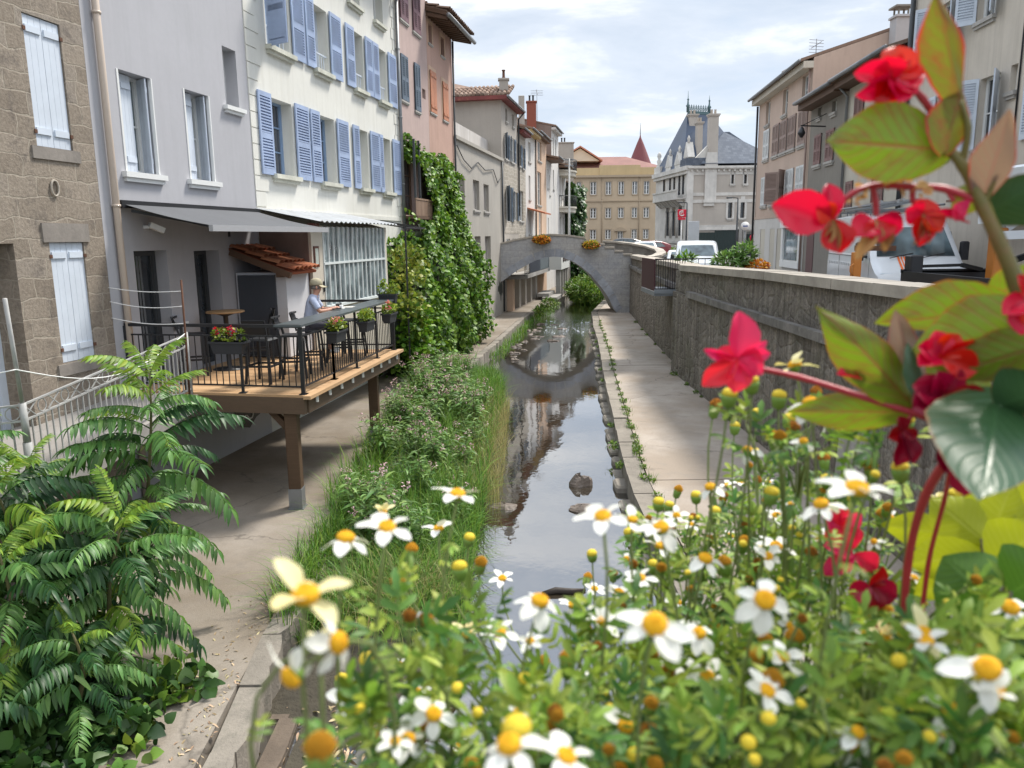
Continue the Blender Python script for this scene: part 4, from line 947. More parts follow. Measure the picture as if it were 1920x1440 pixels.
# railing with the bar shelf
rl=thing('terrace_railing','black bar railing round the timber terrace with a wide grey shelf on top','railing',(-3.3,12.1,2.3))
R0,R1,R2,R3=Vector((-6.29,12.7,0)),Vector((-3.29,12.1,0)),Vector((-2.58,17.0,0)),Vector((-4.35,17.2,0))
b=MB();b.bar(vz(R0,3.38),vz(R1,3.38),.06,.05);b.build('handrail',M['black'],rl)
b=MB();b.bar(vz(R2,3.38),vz(R3,3.38),.05,.05);b.bar(vz(R2,3.22),vz(R3,3.22),.03,.03);b.bar(vz(R2,2.42),vz(R3,2.42),.03,.03);b.build('back_rail',M['black'],rl)
ru=(R2-R1).normalized();rn=Vector((ru.y,-ru.x,0))
b=MB();A=R1-ru*.06;P=[A+rn*.05,A-rn*.40,R2-rn*.40,R2+rn*.05];P=[P[1],P[0],P[3],P[2]]
b.box8([vz(p,3.37) for p in P]+[vz(p,3.405) for p in P]);b.build('bar_shelf',pm('slate_grey_shelf',(.085,.10,.105),.35,.12,8,.15,2),rl)
def bays(P,Q,ts,nb):
    for i,tt in enumerate(ts):
        p=P.lerp(Q,tt);b=MB();w_=.06 if tt in(0,1) else .04;b.bar(vz(p,2.302),vz(p,3.36),w_,w_);b.box(p.x-.06,p.x+.06,p.y-.06,p.y+.06,2.302,2.31);b.build('post',M['black'],rl)
    for i in range(len(ts)-1):
        a,c=P.lerp(Q,ts[i]),P.lerp(Q,ts[i+1]);b=MB()
        b.bar(vz(a,3.22),vz(c,3.22),.025,.025);b.bar(vz(a,2.42),vz(c,2.42),.025,.025)
        k=nb
        for j in range(1,k):
            q=a.lerp(c,j/k);b.bar(vz(q,2.42),vz(q,3.22),.014,.014)
        b.build('balusters',M['black'],rl)
bays(R0,R1,[0,.33,.66,1],9);bays(R1,R2,[.0,.27,.51,.76,1][1:],11);bays(R1,R2,[.005,.27],11)
# bar stools
M['resin']=pm('black_resin',(.02,.021,.024),.5,.15,12,.1,2)
def make_stool():
    t=thing('bar_stool','','stool')
    b=MB();b.bevbox(-.2,.2,-.2,.2,.73,.765,.03);b.build('seat',M['resin'],t)
    b=MB()
    V=[];
    b.grid(lambda u,v:(-.2-.02-.07*v-.025*math.cos((u-.5)*3),-.2+.4*u,.84+.24*v),8,4,0,True,False)
    b.grid(lambda u,v:(-.2-.045-.07*v-.025*math.cos((u-.5)*3),.2-.4*u,.84+.24*v),8,4,0,True,False)
    b.bar((-.2,-.18,.75),(-.25,-.19,.95),.035);b.bar((-.2,.18,.75),(-.25,.19,.95),.035)
    b.bar((-.26,-.2,1.07),(-.26,.2,1.07),.03);b.build('backrest',M['resin'],t)
    for sx in(-1,1):
        for sy in(-1,1):
            b=MB();b.bar((sx*.18,sy*.18,.74),(sx*.235,sy*.225,0),.036,.036);b.build('leg',M['resin'],t)
    b=MB();z=.3;k=.213
    for p,q in(((-k,-k),(k,-k)),((k,-k),(k,k)),((k,k),(-k,k)),((-k,k),(-k,-k))):b.bar((*p,z),(*q,z),.026,.034)
    b.build('footrest',M['resin'],t);return t
st=make_stool();first=True
for x,y,rz,lb in((-5.78,14.1,15,'black bar stool at the left of the round table, nearest the doors'),(-4.95,15.25,200,'black bar stool behind the round table, turned to the dark shed door'),(-4.25,13.25,80,'black bar stool standing alone in the middle of the deck behind the front railing'),(-3.86,13.75,5,'black bar stool at the shelf just left of the seated man'),(-3.78,14.55,6,'black bar stool the man in the cap is sitting on'),(-3.45,15.5,8,'black bar stool at the shelf just beyond the seated man'),(-3.3,16.3,5,'black bar stool farthest along the shelf by the rear corner')):
    if first:o=st;o.location=(x,y,DZ);o.rotation_euler=(0,0,rad(rz));o['label']=lb;first=False
    else:o=dup(st,(x,y,DZ),rad(rz),lb)
    o['group']='bar stools on the terrace'
t=thing('bar_table','tall round table with a wooden top and black pedestal','table',(-5.38,14.72,DZ))
b=MB();b.lathe([(.33,1.07),(.345,1.075),(.345,1.1),(.33,1.105)],(-5.38,14.72,DZ),32);b.build('tabletop',planks('table_wood',[(.30,.17,.08),(.42,.26,.13)],axis=0),t)
b=MB();b.lathe([(.3,0),(.3,.012),(.06,.03),(.045,.05),(.045,1.0),(.12,1.03),(.2,1.065)],(-5.38,14.72,DZ),24);b.build('pedestal',M['black'],t)
# flower boxes hung on the railing
M['fl_leaf']=leafm('lime_flower_leaf',(.12,.22,.02),(.30,.36,.05),.45,.35,.35,.03)
M['fl_pink']=leafm('pink_petal',(.62,.10,.12),(.70,.30,.24),.5,.3,.25,.02)
M['fl_red']=leafm('red_petal',(.55,.01,.04),(.72,.03,.10),.45,.35,.3,.02)
LT=leaf_t(1,((0,.05),(.3,.32),(.6,.38),(.85,.2),(1,.0)),.2,.25,4,1)
PT=leaf_t(1,((0,.15),(.4,.4),(.8,.38),(1,.1)),.15,.35,3,1)
def scatter(b,T,c,r,k,smin,smax,m=0,up=.35,out=.8,flat=None):
    D=rdir(k);c=np.asarray(c,float);r=np.asarray(r,float);rr=RNG.uniform(.45,1,(k,1))**.6
    P=c+D*r*rr
    d=D*out+RNG.normal(size=(k,3))*.55+np.array([0,0,up]);n=RNG.normal(size=(k,3))*.5+D*.5+np.array([0,0,.9])
    b.inst(T,rotms(d,n)*RNG.uniform(smin,smax,(k,1,1)),P,m,True)
def flower_box(c,dirv,lab,fm,L=.52,big=1.):
    t=thing('flower_box',lab,'flower box',tuple(c),'flower boxes hung on the terrace railing')
    d=Vector(dirv).normalized();n=Vector((d.y,-d.x,0));b=MB();c=Vector(c)
    def q(a,e,z):return c+d*a+n*e+Vector((0,0,z))
    for (l0,w0,z0,l1,w1,z1) in((L*.42,.07,-.2,L*.5,.1,0),(L*.53,.115,-.03,L*.53,.115,.0)):
        b.box8([q(-l0,-w0,z0),q(l0,-w0,z0),q(l0,w0,z0),q(-l0,w0,z0),q(-l1,-w1,z1),q(l1,-w1,z1),q(l1,w1,z1),q(-l1,w1,z1)])
    b.build('planter',pm('anthracite_plastic',(.035,.037,.043),.5,.1,10) if 'anthracite_plastic' not in bpy.data.materials else bpy.data.materials['anthracite_plastic'],t)
    b=MB();
    for k in range(3):scatter(b,LT,q((k-1)*L*.3,0,.08),(.1,.1,.1*big),60,.04,.085)
    b.build('foliage',M['fl_leaf'],t)
    for k in range(6):
        b=MB();p=q(random.uniform(-.45,.45)*L,random.uniform(-.08,.1),random.uniform(.1,.2)*big);scatter(b,PT,p,(.025,.025,.02),9,.03,.055,0,.3,1.2);b.build('flower',fm,t)
flower_box((-4.47,12.28,3.14),(R1-R0),'dark flower box with red blooms hung on the front railing',M['fl_red'],.58,1.15)
for k,(tt,lab,m_) in enumerate(((.24,'dark flower box of coral pink begonias on the side railing, nearest the corner post',M['fl_pink']),(.56,'dark flower box of mostly green leaves, middle one on the side railing',M['fl_leaf']),(.86,'dark flower box of orange pink begonias, farthest one on the side railing',M['fl_pink']))):
    p=R1.lerp(R2,tt)+rn*.14;flower_box((p.x,p.y,3.18),(R2-R1),lab,m_,.5)
p=R2+Vector((-.1,.1,0));flower_box((p.x,p.y,3.52),(R3-R2),'bushy yellow green plant box on the rear corner of the railing',M['fl_leaf'],.4,1.5)
# things on the shelf
t=thing('coffee_cup','small white cup standing on the shelf before the man','cup',(-3.22,14.85,3.405));b=MB();b.lathe([(.018,.0),(.03,.01),(.04,.06),(.037,.06),(.03,.02)],(-3.22,14.85,3.412),14);b.build('cup',M['white'],t)
b=MB();b.lathe([(.03,0),(.07,.008),(.068,.01)],(-3.22,14.85,3.4055),16);b.build('saucer',M['white'],t)
b=MB();b.extr([(-3.28,15.0,3.4065),(-3.06,15.02,3.4065),(-3.04,15.3,3.4065),(-3.26,15.28,3.4065)],(0,0,.006));tag(b.build('newspaper',pm('newsprint',(.5,.49,.46),.8,.3,18)),'folded newspaper lying on the grey shelf','newspaper')
# ---------------------------------------------------------------- landing, white railing, line and rod
M['wrail']=pm('old_white_paint',(.40,.40,.39),.6,.12,12,.2,3,dirt=((.16,.08,.05),9,.62,.7))
b=MB();pts=[(-8.6,6.6),(-6.4,7.95),(-5.42,8.5),(-5.06,12.2),(-6.34,12.6),(-6.62,11.0),(-7.4,6.6)]
LZ=lambda y:1.95+.33*max(0,min(1,(y-8.6)/3.6))
P=[(-8.2,6.4),(-5.42,8.45),(-5.04,12.3),(-6.36,12.58),(-7.43,6.6)];P=[P[0],P[1],P[2],P[3]]
b.add([(x,y,LZ(y)-.24) for x,y in P]+[(x,y,LZ(y)) for x,y in P],[(3,2,1,0),(4,5,6,7),(0,1,5,4),(1,2,6,5),(2,3,7,6),(3,0,4,7)])
tag(b.build('landing',M['conc']),'bare concrete landing before the stone house door','landing')
wr=thing('white_railing','old white iron railing with curls along the concrete landing','railing',(-5.44,8.57,1.95))
A,B,Cc=Vector((-5.46,8.53,0)),Vector((-5.1,12.2,0)),Vector((-8.1,6.5,0))
def wrun(P,Q,n):
    b=MB();L=(Q-P).length
    za,zb=LZ(P.y),LZ(Q.y);h0,h1=(.98,.80)
    for h in h0,h1,.12:b.bar(vz(P,za+h),vz(Q,zb+h),.03,.02)
    for j in range(n+1):
        q=P.lerp(Q,j/n);z=za+(zb-za)*j/n;b.bar(vz(q,z+(.0 if j%8==0 else .12)),vz(q,z+h1),.016,.016)
    b.build('balusters',M['wrail'],wr)
    b=MB();m=int(L/.2)
    for j in range(m):
        c=P.lerp(Q,(j+.5)/m);z=za+(zb-za)*(j+.5)/m+.89;d=(Q-P).normalized()
        if j%2:b.tube([c+d*(.07*math.cos(x))+Vector((0,0,z+.075*math.sin(x))) for x in np.linspace(0,6.28,13)],.007,5,0,False)
        else:b.bar(vz(c-d*.1,z-.08),vz(c+d*.1,z+.08),.014,.01);b.bar(vz(c-d*.1,z+.08),vz(c+d*.1,z-.08),.014,.01)
    b.build('scrollwork',M['wrail'],wr)
wrun(A,B,32);wrun(Cc,A,28)
b=MB();b.tube([(A.x,A.y,1.75),(A.x,A.y,2.5)],.05,8);b.tube([(A.x,A.y,2.5),(A.x,A.y,2.95)],.04,8);b.tube([(A.x,A.y,2.95),(A.x+.12,A.y-.25,4.13)],.024,8);b.build('post',M['wrail'],wr)
b=MB();b.tube([(B.x,B.y,2.25),(B.x,B.y,3.3)],.028,8);b.build('post',M['wrail'],wr)
t=thing('rusty_rod','thin rusty iron rod standing at the end of the white railing','rod',(-5.07,12.1,2.3));b=MB();b.tube([(-5.07,12.05,2.28),(-5.05,12.05,3.2),(-5.04,12.05,4.12)],.016,7);b.build('rod',M['rust'],t)
def sag(P,Q,s,n=14):return [Vector(P).lerp(Vector(Q),k/n)-Vector((0,0,s*math.sin(math.pi*k/n))) for k in range(n+1)]
lines=[(((-5.04,12.05,3.95),(-6.4,12.45,4.0),.04),'upper'),(((-5.04,12.05,3.72),(-6.4,12.45,3.78),.06),''),(((-5.04,12.05,3.45),(-6.4,12.45,3.52),.05),''),(((-5.05,12.05,3.3),(-5.4,8.4,3.35),.35),''),(((-5.4,8.4,3.35),(-8.0,6.6,3.3),.12),'')]
lab=['highest white line from the rusty rod to the grey wall','second white line from the rusty rod to the grey wall','lowest white line from the rusty rod to the grey wall','long sagging white line above the white railing','white line running left from the tall white post']
for (q,_),l in zip(lines,lab):
    b=MB();b.tube(sag(*q),.0075,6);tag(b.build('clothes_line',M['white']),l,'clothes line','clothes lines at the landing')
# ---------------------------------------------------------------- the man at the shelf
M['skin']=pm('skin',(.50,.27,.19),.55,.08,12)
M['shirt']=pm('pale_blue_shirt',(.40,.45,.58),.9,.06,8,.12,6,.25,25,.02)
M['shorts']=pm('dark_trousers',(.05,.05,.065),.9,.15,8)
M['cap']=pm('khaki_cap',(.36,.32,.22),.9,.12,10,dirt=((.18,.17,.11),9,.52,.6))
def skinned(name,verts,edges,rads,mat,par,lvl=2,root=0):
    me=bpy.data.meshes.new(name);me.from_pydata([tuple(v) for v in verts],edges,[]);me.materials.append(mat)
    o=bpy.data.objects.new(name,me);COL.objects.link(o);o.parent=par;OFF[o.name]=OFF[par.name];KIDS.setdefault(par.name,[]).append(o)
    mo=o.modifiers.new('Skin','SKIN')
    sv=me.skin_vertices[0].data
    for i,r in enumerate(rads):
        r=r if isinstance(r,tuple) else (r,r);sv[i].radius=r;sv[i].use_root=(i==root)
    mo.use_smooth_shade=True
    s=o.modifiers.new('Sub','SUBSURF');s.levels=lvl;s.render_levels=lvl
    return o
def person():
    t=thing('person','man in a khaki cap and pale blue shirt sitting at the terrace shelf','person',(-3.76,14.55,DZ))
    # local: x forward (towards the rail), y to his left, z up from the deck
    V=[];E=[];R=[]
    def add(p,r,par=None):
        V.append(p);R.append(r);i=len(V)-1
        if par is not None:E.append((par,i))
        return i
    pel=add((0,0,.87),(.15,.12));wa=add((.03,0,1.02),(.14,.11),pel);ch=add((.07,0,1.19),(.155,.12),wa);sh=add((.11,0,1.33),(.11,.085),ch)
    nk=add((.14,0,1.40),.05,sh);hb=add((.165,0,1.475),(.07,.075),nk);hm=add((.175,0,1.545),(.082,.098),hb);ht=add((.165,0,1.625),(.06,.075),hm)
    for sy in(-1,1):
        s=add((.10,sy*.18,1.31),.058,sh);e=add((.22,sy*.25,1.10),.042,s);f=add((.36,sy*.16,1.115),.036,e);w_=add((.45,sy*.085,1.14),.026,f)
        pa=add((.49,sy*.06,1.15),(.034,.018),w_)
        for k in range(4):
            a=add((.525,sy*(.085-.02*k),1.158-.004*abs(k-1)),.0095,pa);c=add((.55,sy*(.08-.02*k),1.15),.009,a);add((.558,sy*(.074-.019*k),1.128),.008,c)
        a=add((.49,sy*.025,1.165),.011,pa);add((.52,sy*.012,1.168),.009,a)
        hp=add((.04,sy*.09,.83),.085,pel);kn=add((.40,sy*.12,.80),.06,hp);an=add((.36,sy*.12,.42),.04,kn);add((.38,sy*.12,.36),.036,an)
    o=skinned('body',V,E,R,M['skin'],t)
    # face: nose, ears, eyes, mouth
    b=MB();P=Vector(OFF[t.name])
    def L(x,y,z):return (P.x+x,P.y+y,P.z+z)
    b.lathe([(.002,-.03),(.016,-.02),(.013,.0),(.006,.02)],L(.268,0,1.535),8)
    for sy in(-1,1):b.lathe([(.004,-.03),(.016,-.015),(.018,.01),(.004,.03)],L(.17,sy*.088,1.535),8,sx=1,sy=.5)
    b.build('nose_and_ears',M['skin'],t)
    b=MB()
    for sy in(-1,1):b.lathe([(.001,-.008),(.01,-.004),(.01,.004),(.001,.008)],L(.25,sy*.032,1.56),8)
    b.build('eyes',M['dark'],t)
    b=MB();b.box(L(.256,0,0)[0],L(.262,0,0)[0],P.y-.022,P.y+.022,P.z+1.488,P.z+1.495);b.build('mouth',pm('lips',(.35,.13,.11),.5),t)
    b=MB();b.lathe([(.095,-.06),(.098,-.02),(.08,.01)],L(.152,0,1.56),14,sx=.98,sy=.92);b.build('hair',pm('grey_hair',(.17,.155,.14),.9,.3,40),t)
    # shirt
    V.clear();E.clear();R.clear()
    pel=add((0,0,.85),(.175,.145));wa=add((.03,0,1.02),(.165,.135),pel);ch=add((.07,0,1.19),(.175,.14),wa);sh=add((.108,0,1.335),(.12,.095),ch);add((.135,0,1.385),.062,sh)
    for sy in(-1,1):
        s=add((.10,sy*.185,1.305),.074,sh);e=add((.185,sy*.235,1.165),.066,s);add((.2,sy*.24,1.14),.066,e)
    skinned('shirt',V,E,R,M['shirt'],t)
    V.clear();E.clear();R.clear()
    pel=add((0,0,.86),(.165,.14))
    for sy in(-1,1):
        hp=add((.06,sy*.1,.835),.1,pel);kn=add((.40,sy*.12,.80),.078,hp);an=add((.365,sy*.12,.5),.062,kn);add((.36,sy*.12,.47),.06,an)
    skinned('trousers',V,E,R,M['shorts'],t)
    for sy in(-1,1):
        V.clear();E.clear();R.clear()
        a=add((.34,sy*.12,.355),.045);c=add((.43,sy*.12,.345),.042,a);add((.52,sy*.12,.335),.036,c);skinned('shoe',V,E,R,M['white'],t)
    b=MB();b.lathe([(.108,-.02),(.112,.01),(.105,.05),(.085,.085),(.05,.105),(.01,.112)],L(.155,0,1.59),18,sx=1.04,sy=.92)
    b.grid(lambda u,v:L(.155+(.10+.10*v)*math.cos((u-.5)*1.9),(.10+.06*v*(1-abs(u-.5)))*math.sin((u-.5)*2.3),1.575-.04*v),10,3,0,True,False)
    b.grid(lambda u,v:L(.155+(.10+.10*v)*math.cos((u-.5)*1.9),(.10+.06*v*(1-abs(u-.5)))*math.sin((u-.5)*2.3),1.570-.04*v),10,3,0,True,False)
    b.build('cap',M['cap'],t)
    b=MB();b.lathe([(.030,-.012),(.032,0),(.030,.012)],L(.435,-.1,1.135),10);b.build('wristwatch',M['black'],t)
    t.rotation_euler=(0,0,rad(8));return t
person()
b=MB();b.box8([(-3.24,14.53,3.44),(-3.17,14.53,3.43),(-3.17,14.66,3.43),(-3.24,14.66,3.44),(-3.24,14.53,3.45),(-3.17,14.53,3.44),(-3.17,14.66,3.44),(-3.24,14.66,3.45)]);tag(b.build('phone',M['black']),'dark phone held in the hands of the seated man','phone')
# ---------------------------------------------------------------- stone footbridge
m,t=nt('bridge_stone');N=NT(t);co=N.co('Object');uv=N.co('UV')
c=N.mix(N.noise(N.mapn(uv,(1,3,1),(0,0,.6)),1.6,6,.65),(.30,.305,.33),(.53,.52,.505))
c=N.mix(N.ramp(N.noise(co,.9,5,.6),[(.42,0),(.62,.7)]),c,(.48,.45,.41));c=N.mix(N.ramp(N.noise(co,9,6,.7),[(.35,0),(.7,1)]),N.mix(1,c,(.72,.72,.72),'MULTIPLY'),c)
b_=N.n('ShaderNodeTexBrick');b_.inputs['Scale'].default_value=1;b_.inputs['Brick Width'].default_value=.9;b_.inputs['Row Height'].default_value=.36;b_.inputs['Mortar Size'].default_value=.016
N.l(uv,b_.inputs['Vector']);c=N.mix(N.math('MULTIPLY',b_.outputs['Fac'],.3),c,(.19,.19,.195))
finish(N,c,.85,N.bump(N.noise(co,14,5),.35,.02),0,.25);M['bridge']=m
br=thing('stone_footbridge','grey stone arched footbridge crossing the river','bridge',(3,45.8,.4))
TOP=[(-.75,4.24),(.3,4.5),(1.3,4.66),(2.2,4.76),(3.2,4.70),(4.2,4.56),(4.2,4.40),(4.95,4.2),(5.3,4.2),(5.3,4.0),(5.85,4.0),(5.85,3.8),(6.35,3.8),(6.35,3.6),(6.85,3.6),(6.85,3.4),(7.7,3.4)]
AR=[(6.0,.4),(5.85,.6),(5.54,1.25),(5.2,1.75),(4.9,2.12),(4.5,2.58),(4.0,3.0),(3.5,3.32),(3.0,3.52),(2.49,3.6),(1.95,3.54),(1.4,3.38),(.9,3.14),(.4,2.85),(-.1,2.52),(-.75,2.05)]
Y0,Y1=44.5,47.2;b=MB();n=40
def ti(P,x):return float(np.interp(x,[p[0] for p in P],[p[1] for p in P]))
xs=sorted(set(list(np.linspace(-.75,6.0,37))+[p[0] for p in TOP if p[0]<6]+[6.001]))
ar=AR[::-1];tp=[(x+i*1e-5,z) for i,(x,z) in enumerate(TOP)]
xs=[x for x in xs if x<=6]
for i in range(len(xs)-1):
    x0,x1=xs[i]+1e-4,xs[i+1]-1e-4;za,zb=ti(ar,x0),ti(ar,x1);zc_,zd=ti(tp,x0),ti(tp,x1);x0-=1e-4;x1+=1e-4
    b.quad((x0,Y0,za),(x1,Y0,zb),(x1,Y0,zd),(x0,Y0,zc_));b.quad((x0,Y1,za),(x0,Y1,zc_),(x1,Y1,zd),(x1,Y1,zb))
    b.quad((x0,Y0,za),(x0,Y1,za),(x1,Y1,zb),(x1,Y0,zb));b.quad((x0,Y0,zc_),(x1,Y0,zd),(x1,Y1,zd),(x0,Y1,zc_))
for x0,x1,z in((6.0,6.35,3.8),(6.35,6.85,3.6),(6.85,7.7,3.4)):b.box(x0,x1,Y0,Y1,-.3,z)
b.build('arch',M['bridge'],br)
b=MB()
for i in range(len(AR)-2):     # arch ring, voussoirs a hair proud
    (x0,z0),(x1,z1)=AR[i],AR[i+1];d=Vector((x1-x0,z1-z0)).normalized();nn_=Vector((-d.y,d.x))
    if nn_.y<0:nn_=-nn_
    k=.42;g=.012
    b.extr([(x0+d.x*g,Y0-.03,z0+d.y*g),(x1-d.x*g,Y0-.03,z1-d.y*g),(x1+nn_.x*k-d.x*g,Y0-.03,z1+nn_.y*k-d.y*g),(x0+nn_.x*k+d.x*g,Y0-.03,z0+nn_.y*k+d.y*g)],(0,.035,0))
b.build('arch_ring',pm('voussoir_stone',(.36,.375,.41),.85,.2,9,.3,2,.3,30,.02,.15),br)
b=MB()
for i in range(len(TOP)-1):
    (x0,z0),(x1,z1)=TOP[i],TOP[i+1]
    if x1-x0<.01:continue
    b.box8([(x0,Y0-.06,z0+.002),(x1,Y0-.06,z1+.002),(x1,Y0+.34,z1+.002),(x0,Y0+.34,z0+.002),(x0,Y0-.06,z0+.1),(x1,Y0-.06,z1+.1),(x1,Y0+.34,z1+.1),(x0,Y0+.34,z0+.1)])
b.build('coping',M['coping'],br)
def bridge_flowers(c,lab,r,ms,nf=900):
    t=thing('hanging_planter',lab,'planter',c,'planters on the bridge');b=MB();b.bevbox(c[0]-.5,c[0]+.5,c[1]-.05,c[1]+.2,c[2]-.1,c[2]+.12,.03);b.build('trough',M['resin'],t)
    b=MB();scatter(b,LT,c,(r*.95,.3,r*.42),420,.06,.14);b.build('foliage',ms[0],t)
    b=MB();scatter(b,PT,(c[0],c[1]-.08,c[2]-.02),(r,.32,r*.42),nf,.05,.09,0,.3,1.2);tag(b.build('blossom',ms[1],t),None,None,None,'stuff')
M['grn']=leafm('planter_leaf',(.06,.13,.02),(.17,.22,.04),.5,.3,.35)
M['marig']=leafm('orange_blossom',(.60,.20,.02),(.75,.36,.04),.6,.3,.35,.03)
M['yelg']=leafm('yellow_green_leaf',(.25,.30,.03),(.50,.42,.04),.5,.3,.3,.03)
bridge_flowers((1.75,44.32,4.55),'planter of orange blossom on the crown of the footbridge',.52,(M['grn'],M['marig']))
bridge_flowers((4.5,44.32,4.22),'planter of yellow and orange plants on the descending side of the footbridge',.5,(M['yelg'],M['marig']),260)
# curved quay parapet beyond the bridge
P=[(6.3,53.6),(7.3,53.2),(8.2,52.2),(8.85,50.6),(9.1,48.6),(8.9,46.6),(8.35,45.2),(7.75,44.35)];q=thing('curved_parapet','pale stone parapet curving round the end of the footbridge','parapet',(8,49,2.75))
ZT=[4.28,4.2,4.08,3.92,3.75,3.6,3.48,3.42];b=MB();b2=MB()
for i in range(len(P)-1):
    p0,p1=Vector((*P[i],0)),Vector((*P[i+1],0));d=(p1-p0).normalized();nn_=Vector((d.y,-d.x,0))
    za,zb=ZT[i],ZT[i+1]
    for B,w0,w1,lo,hi in((b,-.18,.18,None,0),(b2,-.27,.27,.002,.12)):
        f=lambda p,ww,z:(p.x+nn_.x*ww,p.y+nn_.y*ww,z)
        l0,l1=(1.5,1.5) if lo is None else (za+lo,zb+lo)
        B.box8([f(p0,w0,l0),f(p1,w0,l1),f(p1,w1,l1),f(p0,w1,l0),f(p0,w0,za+hi),f(p1,w0,zb+hi),f(p1,w1,zb+hi),f(p0,w1,za+hi)])
b.build('wall',stone_wall('parapet_stone',[(.22,.2,.18),(.30,.28,.25),(.36,.34,.30)],(.26,.24,.22),.6,.3,.014,.1,.6),q);b2.build('coping',M['coping'],q)
# steel platform hung on the wall
q=thing('steel_platform','small steel platform with a maroon side panel hung on the river wall','platform',(5.1,27.2,2.85))
b=MB();b.box(4.74,5.75,25.95,28.55,2.72,2.86);b.box(4.74,5.6,25.9,25.95,2.8,2.93);b.build('floor',pm('grey_steel',(.22,.24,.26),.5,.1,6),q)
b=MB();b.box(4.74,4.78,26.0,28.5,2.88,3.92);b.build('panel',pm('maroon_panel',(.055,.012,.018),.55,.15,5),q)
b=MB();b.bar((4.76,26,3.92),(5.7,26,3.92),.05);b.bar((4.76,26,2.95),(5.7,26,2.95),.04)
for k in range(12):b.bar((4.8+.078*k,26,2.9),(4.8+.078*k,26,3.92),.018,.018)
b.bar((5.7,26,3.92),(7.4,26.8,3.9),.04)
for k in range(7):b.bar((5.75+.25*k,26.02+.12*k,2.9),(5.75+.25*k,26.02+.12*k,3.9),.018,.018)
b.build('railing',M['black'],q)
# ---------------------------------------------------------------- right row of houses
def rhouse(name,label,a0,a1,z1,wm,W,depth=9,slope=.3,ov=.45,zb=2.4,shm=None,trim=None,roofm=None,splits=None):
    h=thing(name,label,'house',tuple(FRH.w((a0+a1)/2,0,2.8)));fr=FRH;w=fr.w
    b=MB();cut_wall(b,fr,a0,a1,zb,z1,[(q[0],q[1],q[2],q[3],.22) for q in W]);shell(b,fr,a0,a1,zb,z1,depth)
    zp=z1+depth*slope
    for a in(a0,a1):b.poly([w(a,0,z1),w(a,-depth,z1),w(a,-depth,zp)])
    b.build('wall',wm,h)
    for q in W:
        k=q[4] if len(q)>4 else None
        o=window(h,fr,q[0],q[1],q[2],q[3],.2,M['upvc'],M['glass'],1,2,(M['stone_sill'],.1,.1,.08))
        wd=(q[1]-q[0])/2
        mt=q[5] if len(q)>5 else shm
        if k=='c':shutters(o,fr,q[2]+.02,q[3]-.02,((q[0],wd-.01,1,0,-.06),(q[1],wd-.01,-1,0,-.06)),mt)
        if k=='o':shutters(o,fr,q[2]-.02,q[3]+.02,((q[0],wd,-1),(q[1],wd,1)),mt)
        if k=='a':shutters(o,fr,q[2]-.02,q[3]+.02,((q[0],wd*1.1,-1,35),(q[1],wd*1.1,1,50)),mt)
    b=MB();e=.14
    b.box8([w(a0,ov,z1-ov*slope+.02),w(a1,ov,z1-ov*slope+.02),w(a1,-depth,zp+.02),w(a0,-depth,zp+.02),w(a0,ov,z1-ov*slope+e),w(a1,ov,z1-ov*slope+e),w(a1,-depth,zp+e),w(a0,-depth,zp+e)]);b.build('roof',roofm or M['tile_old'],h)
    b=MB();b.fbox(fr,a0,a1,.003,ov-.12,z1-.42,z1-.14);b.build('cornice',trim or M['timber'],h)
    gutter(h,fr,a0,a1,ov+.06,z1-.12,M['zinc'],.075)
    return h
M['pinkr']=render_wall('pinkish_beige_render',(.54,.42,.345),.05,.3,(.34,.25,.2),.15)
M['greyr']=render_wall('dark_grey_render',(.27,.25,.22),.08,.5,(.17,.155,.14),.2)
M['bigr']=render_wall('stained_cream_render',(.62,.56,.48),.06,.45,(.33,.29,.24),.2)
M['whsh']=pm('white_louvre_paint',(.66,.68,.68),.55,.06,8,.1,2)
M['plum']=pm('plum_shutter_paint',(.24,.145,.135),.6,.12,8)
M['taupe']=pm('taupe_shutter_paint',(.30,.22,.19),.6,.1,8)
W=[]
for a in(-1.72,-5.28,-8.68):W.append((a,a+.95,10.45,11.65))
for i,a in enumerate((-1.9,-3.95,-5.5,-7.05,-8.8)):W.append((a,a+1.25,8.65,10.2,'c',M['whsh'] if i==0 else M['taupe']))
for i,a in enumerate((-1.9,-3.85,-5.5,-7.1,-8.9)):W.append((a,a+1.28,6.2,7.75,'c' if i!=2 else 'a',M['whsh'] if i in(0,3,4) else M['taupe']))
h=rhouse('pink_beige_house','pink beige house with closed shutters and a white shop front','' and 0 or -9.4,.9,12.15,M['pinkr'],W,9,.31,.55,2.4,None,M['cream'])
fr=FRH;b=MB();b.fbox(fr,-9.38,.9,.003,.05,5.5,5.64);b.build('string_band',M['pinkr'],h)
b=MB();cut_wall(b,fr,-9.39,.89,2.5,5.5,[(-1.95,-.85,3.2,4.95,.0),(-4.05,-3.05,2.7,4.95,0),(-5.65,-4.55,2.7,4.95,0),(-8.75,-6.1,3.45,4.95,0)],.025);b.build('ground_floor_facing',M['offwhite'],h)
b=MB();b.fbox(fr,-9.05,-5.75,.03,.14,3.1,3.4);b.fbox(fr,-9.05,-8.78,.03,.12,3.4,5.1);b.fbox(fr,-6.08,-5.75,.03,.12,3.4,5.1);b.fbox(fr,-9.2,-5.6,.03,.16,4.97,5.5);b.build('shop_surround',M['white'],h)
b=MB();b.fbox(fr,-8.75,-6.1,.004,.02,3.45,4.95);b.build('shop_window',M['glassb'],h)
b=MB();b.fbox(fr,-8.1,-6.4,.161,.2,5.1,5.4);o=b.build('shop_sign',pm('brown_sign',(.20,.10,.07),.6,.2,6),h)
for a,z0 in((-1.95,3.2),(-4.05,2.7),(-5.65,2.7)):b=MB();b.fbox(fr,a,a+1.05,.003,.015,z0,4.95);b.build('door',M['cream'],h)
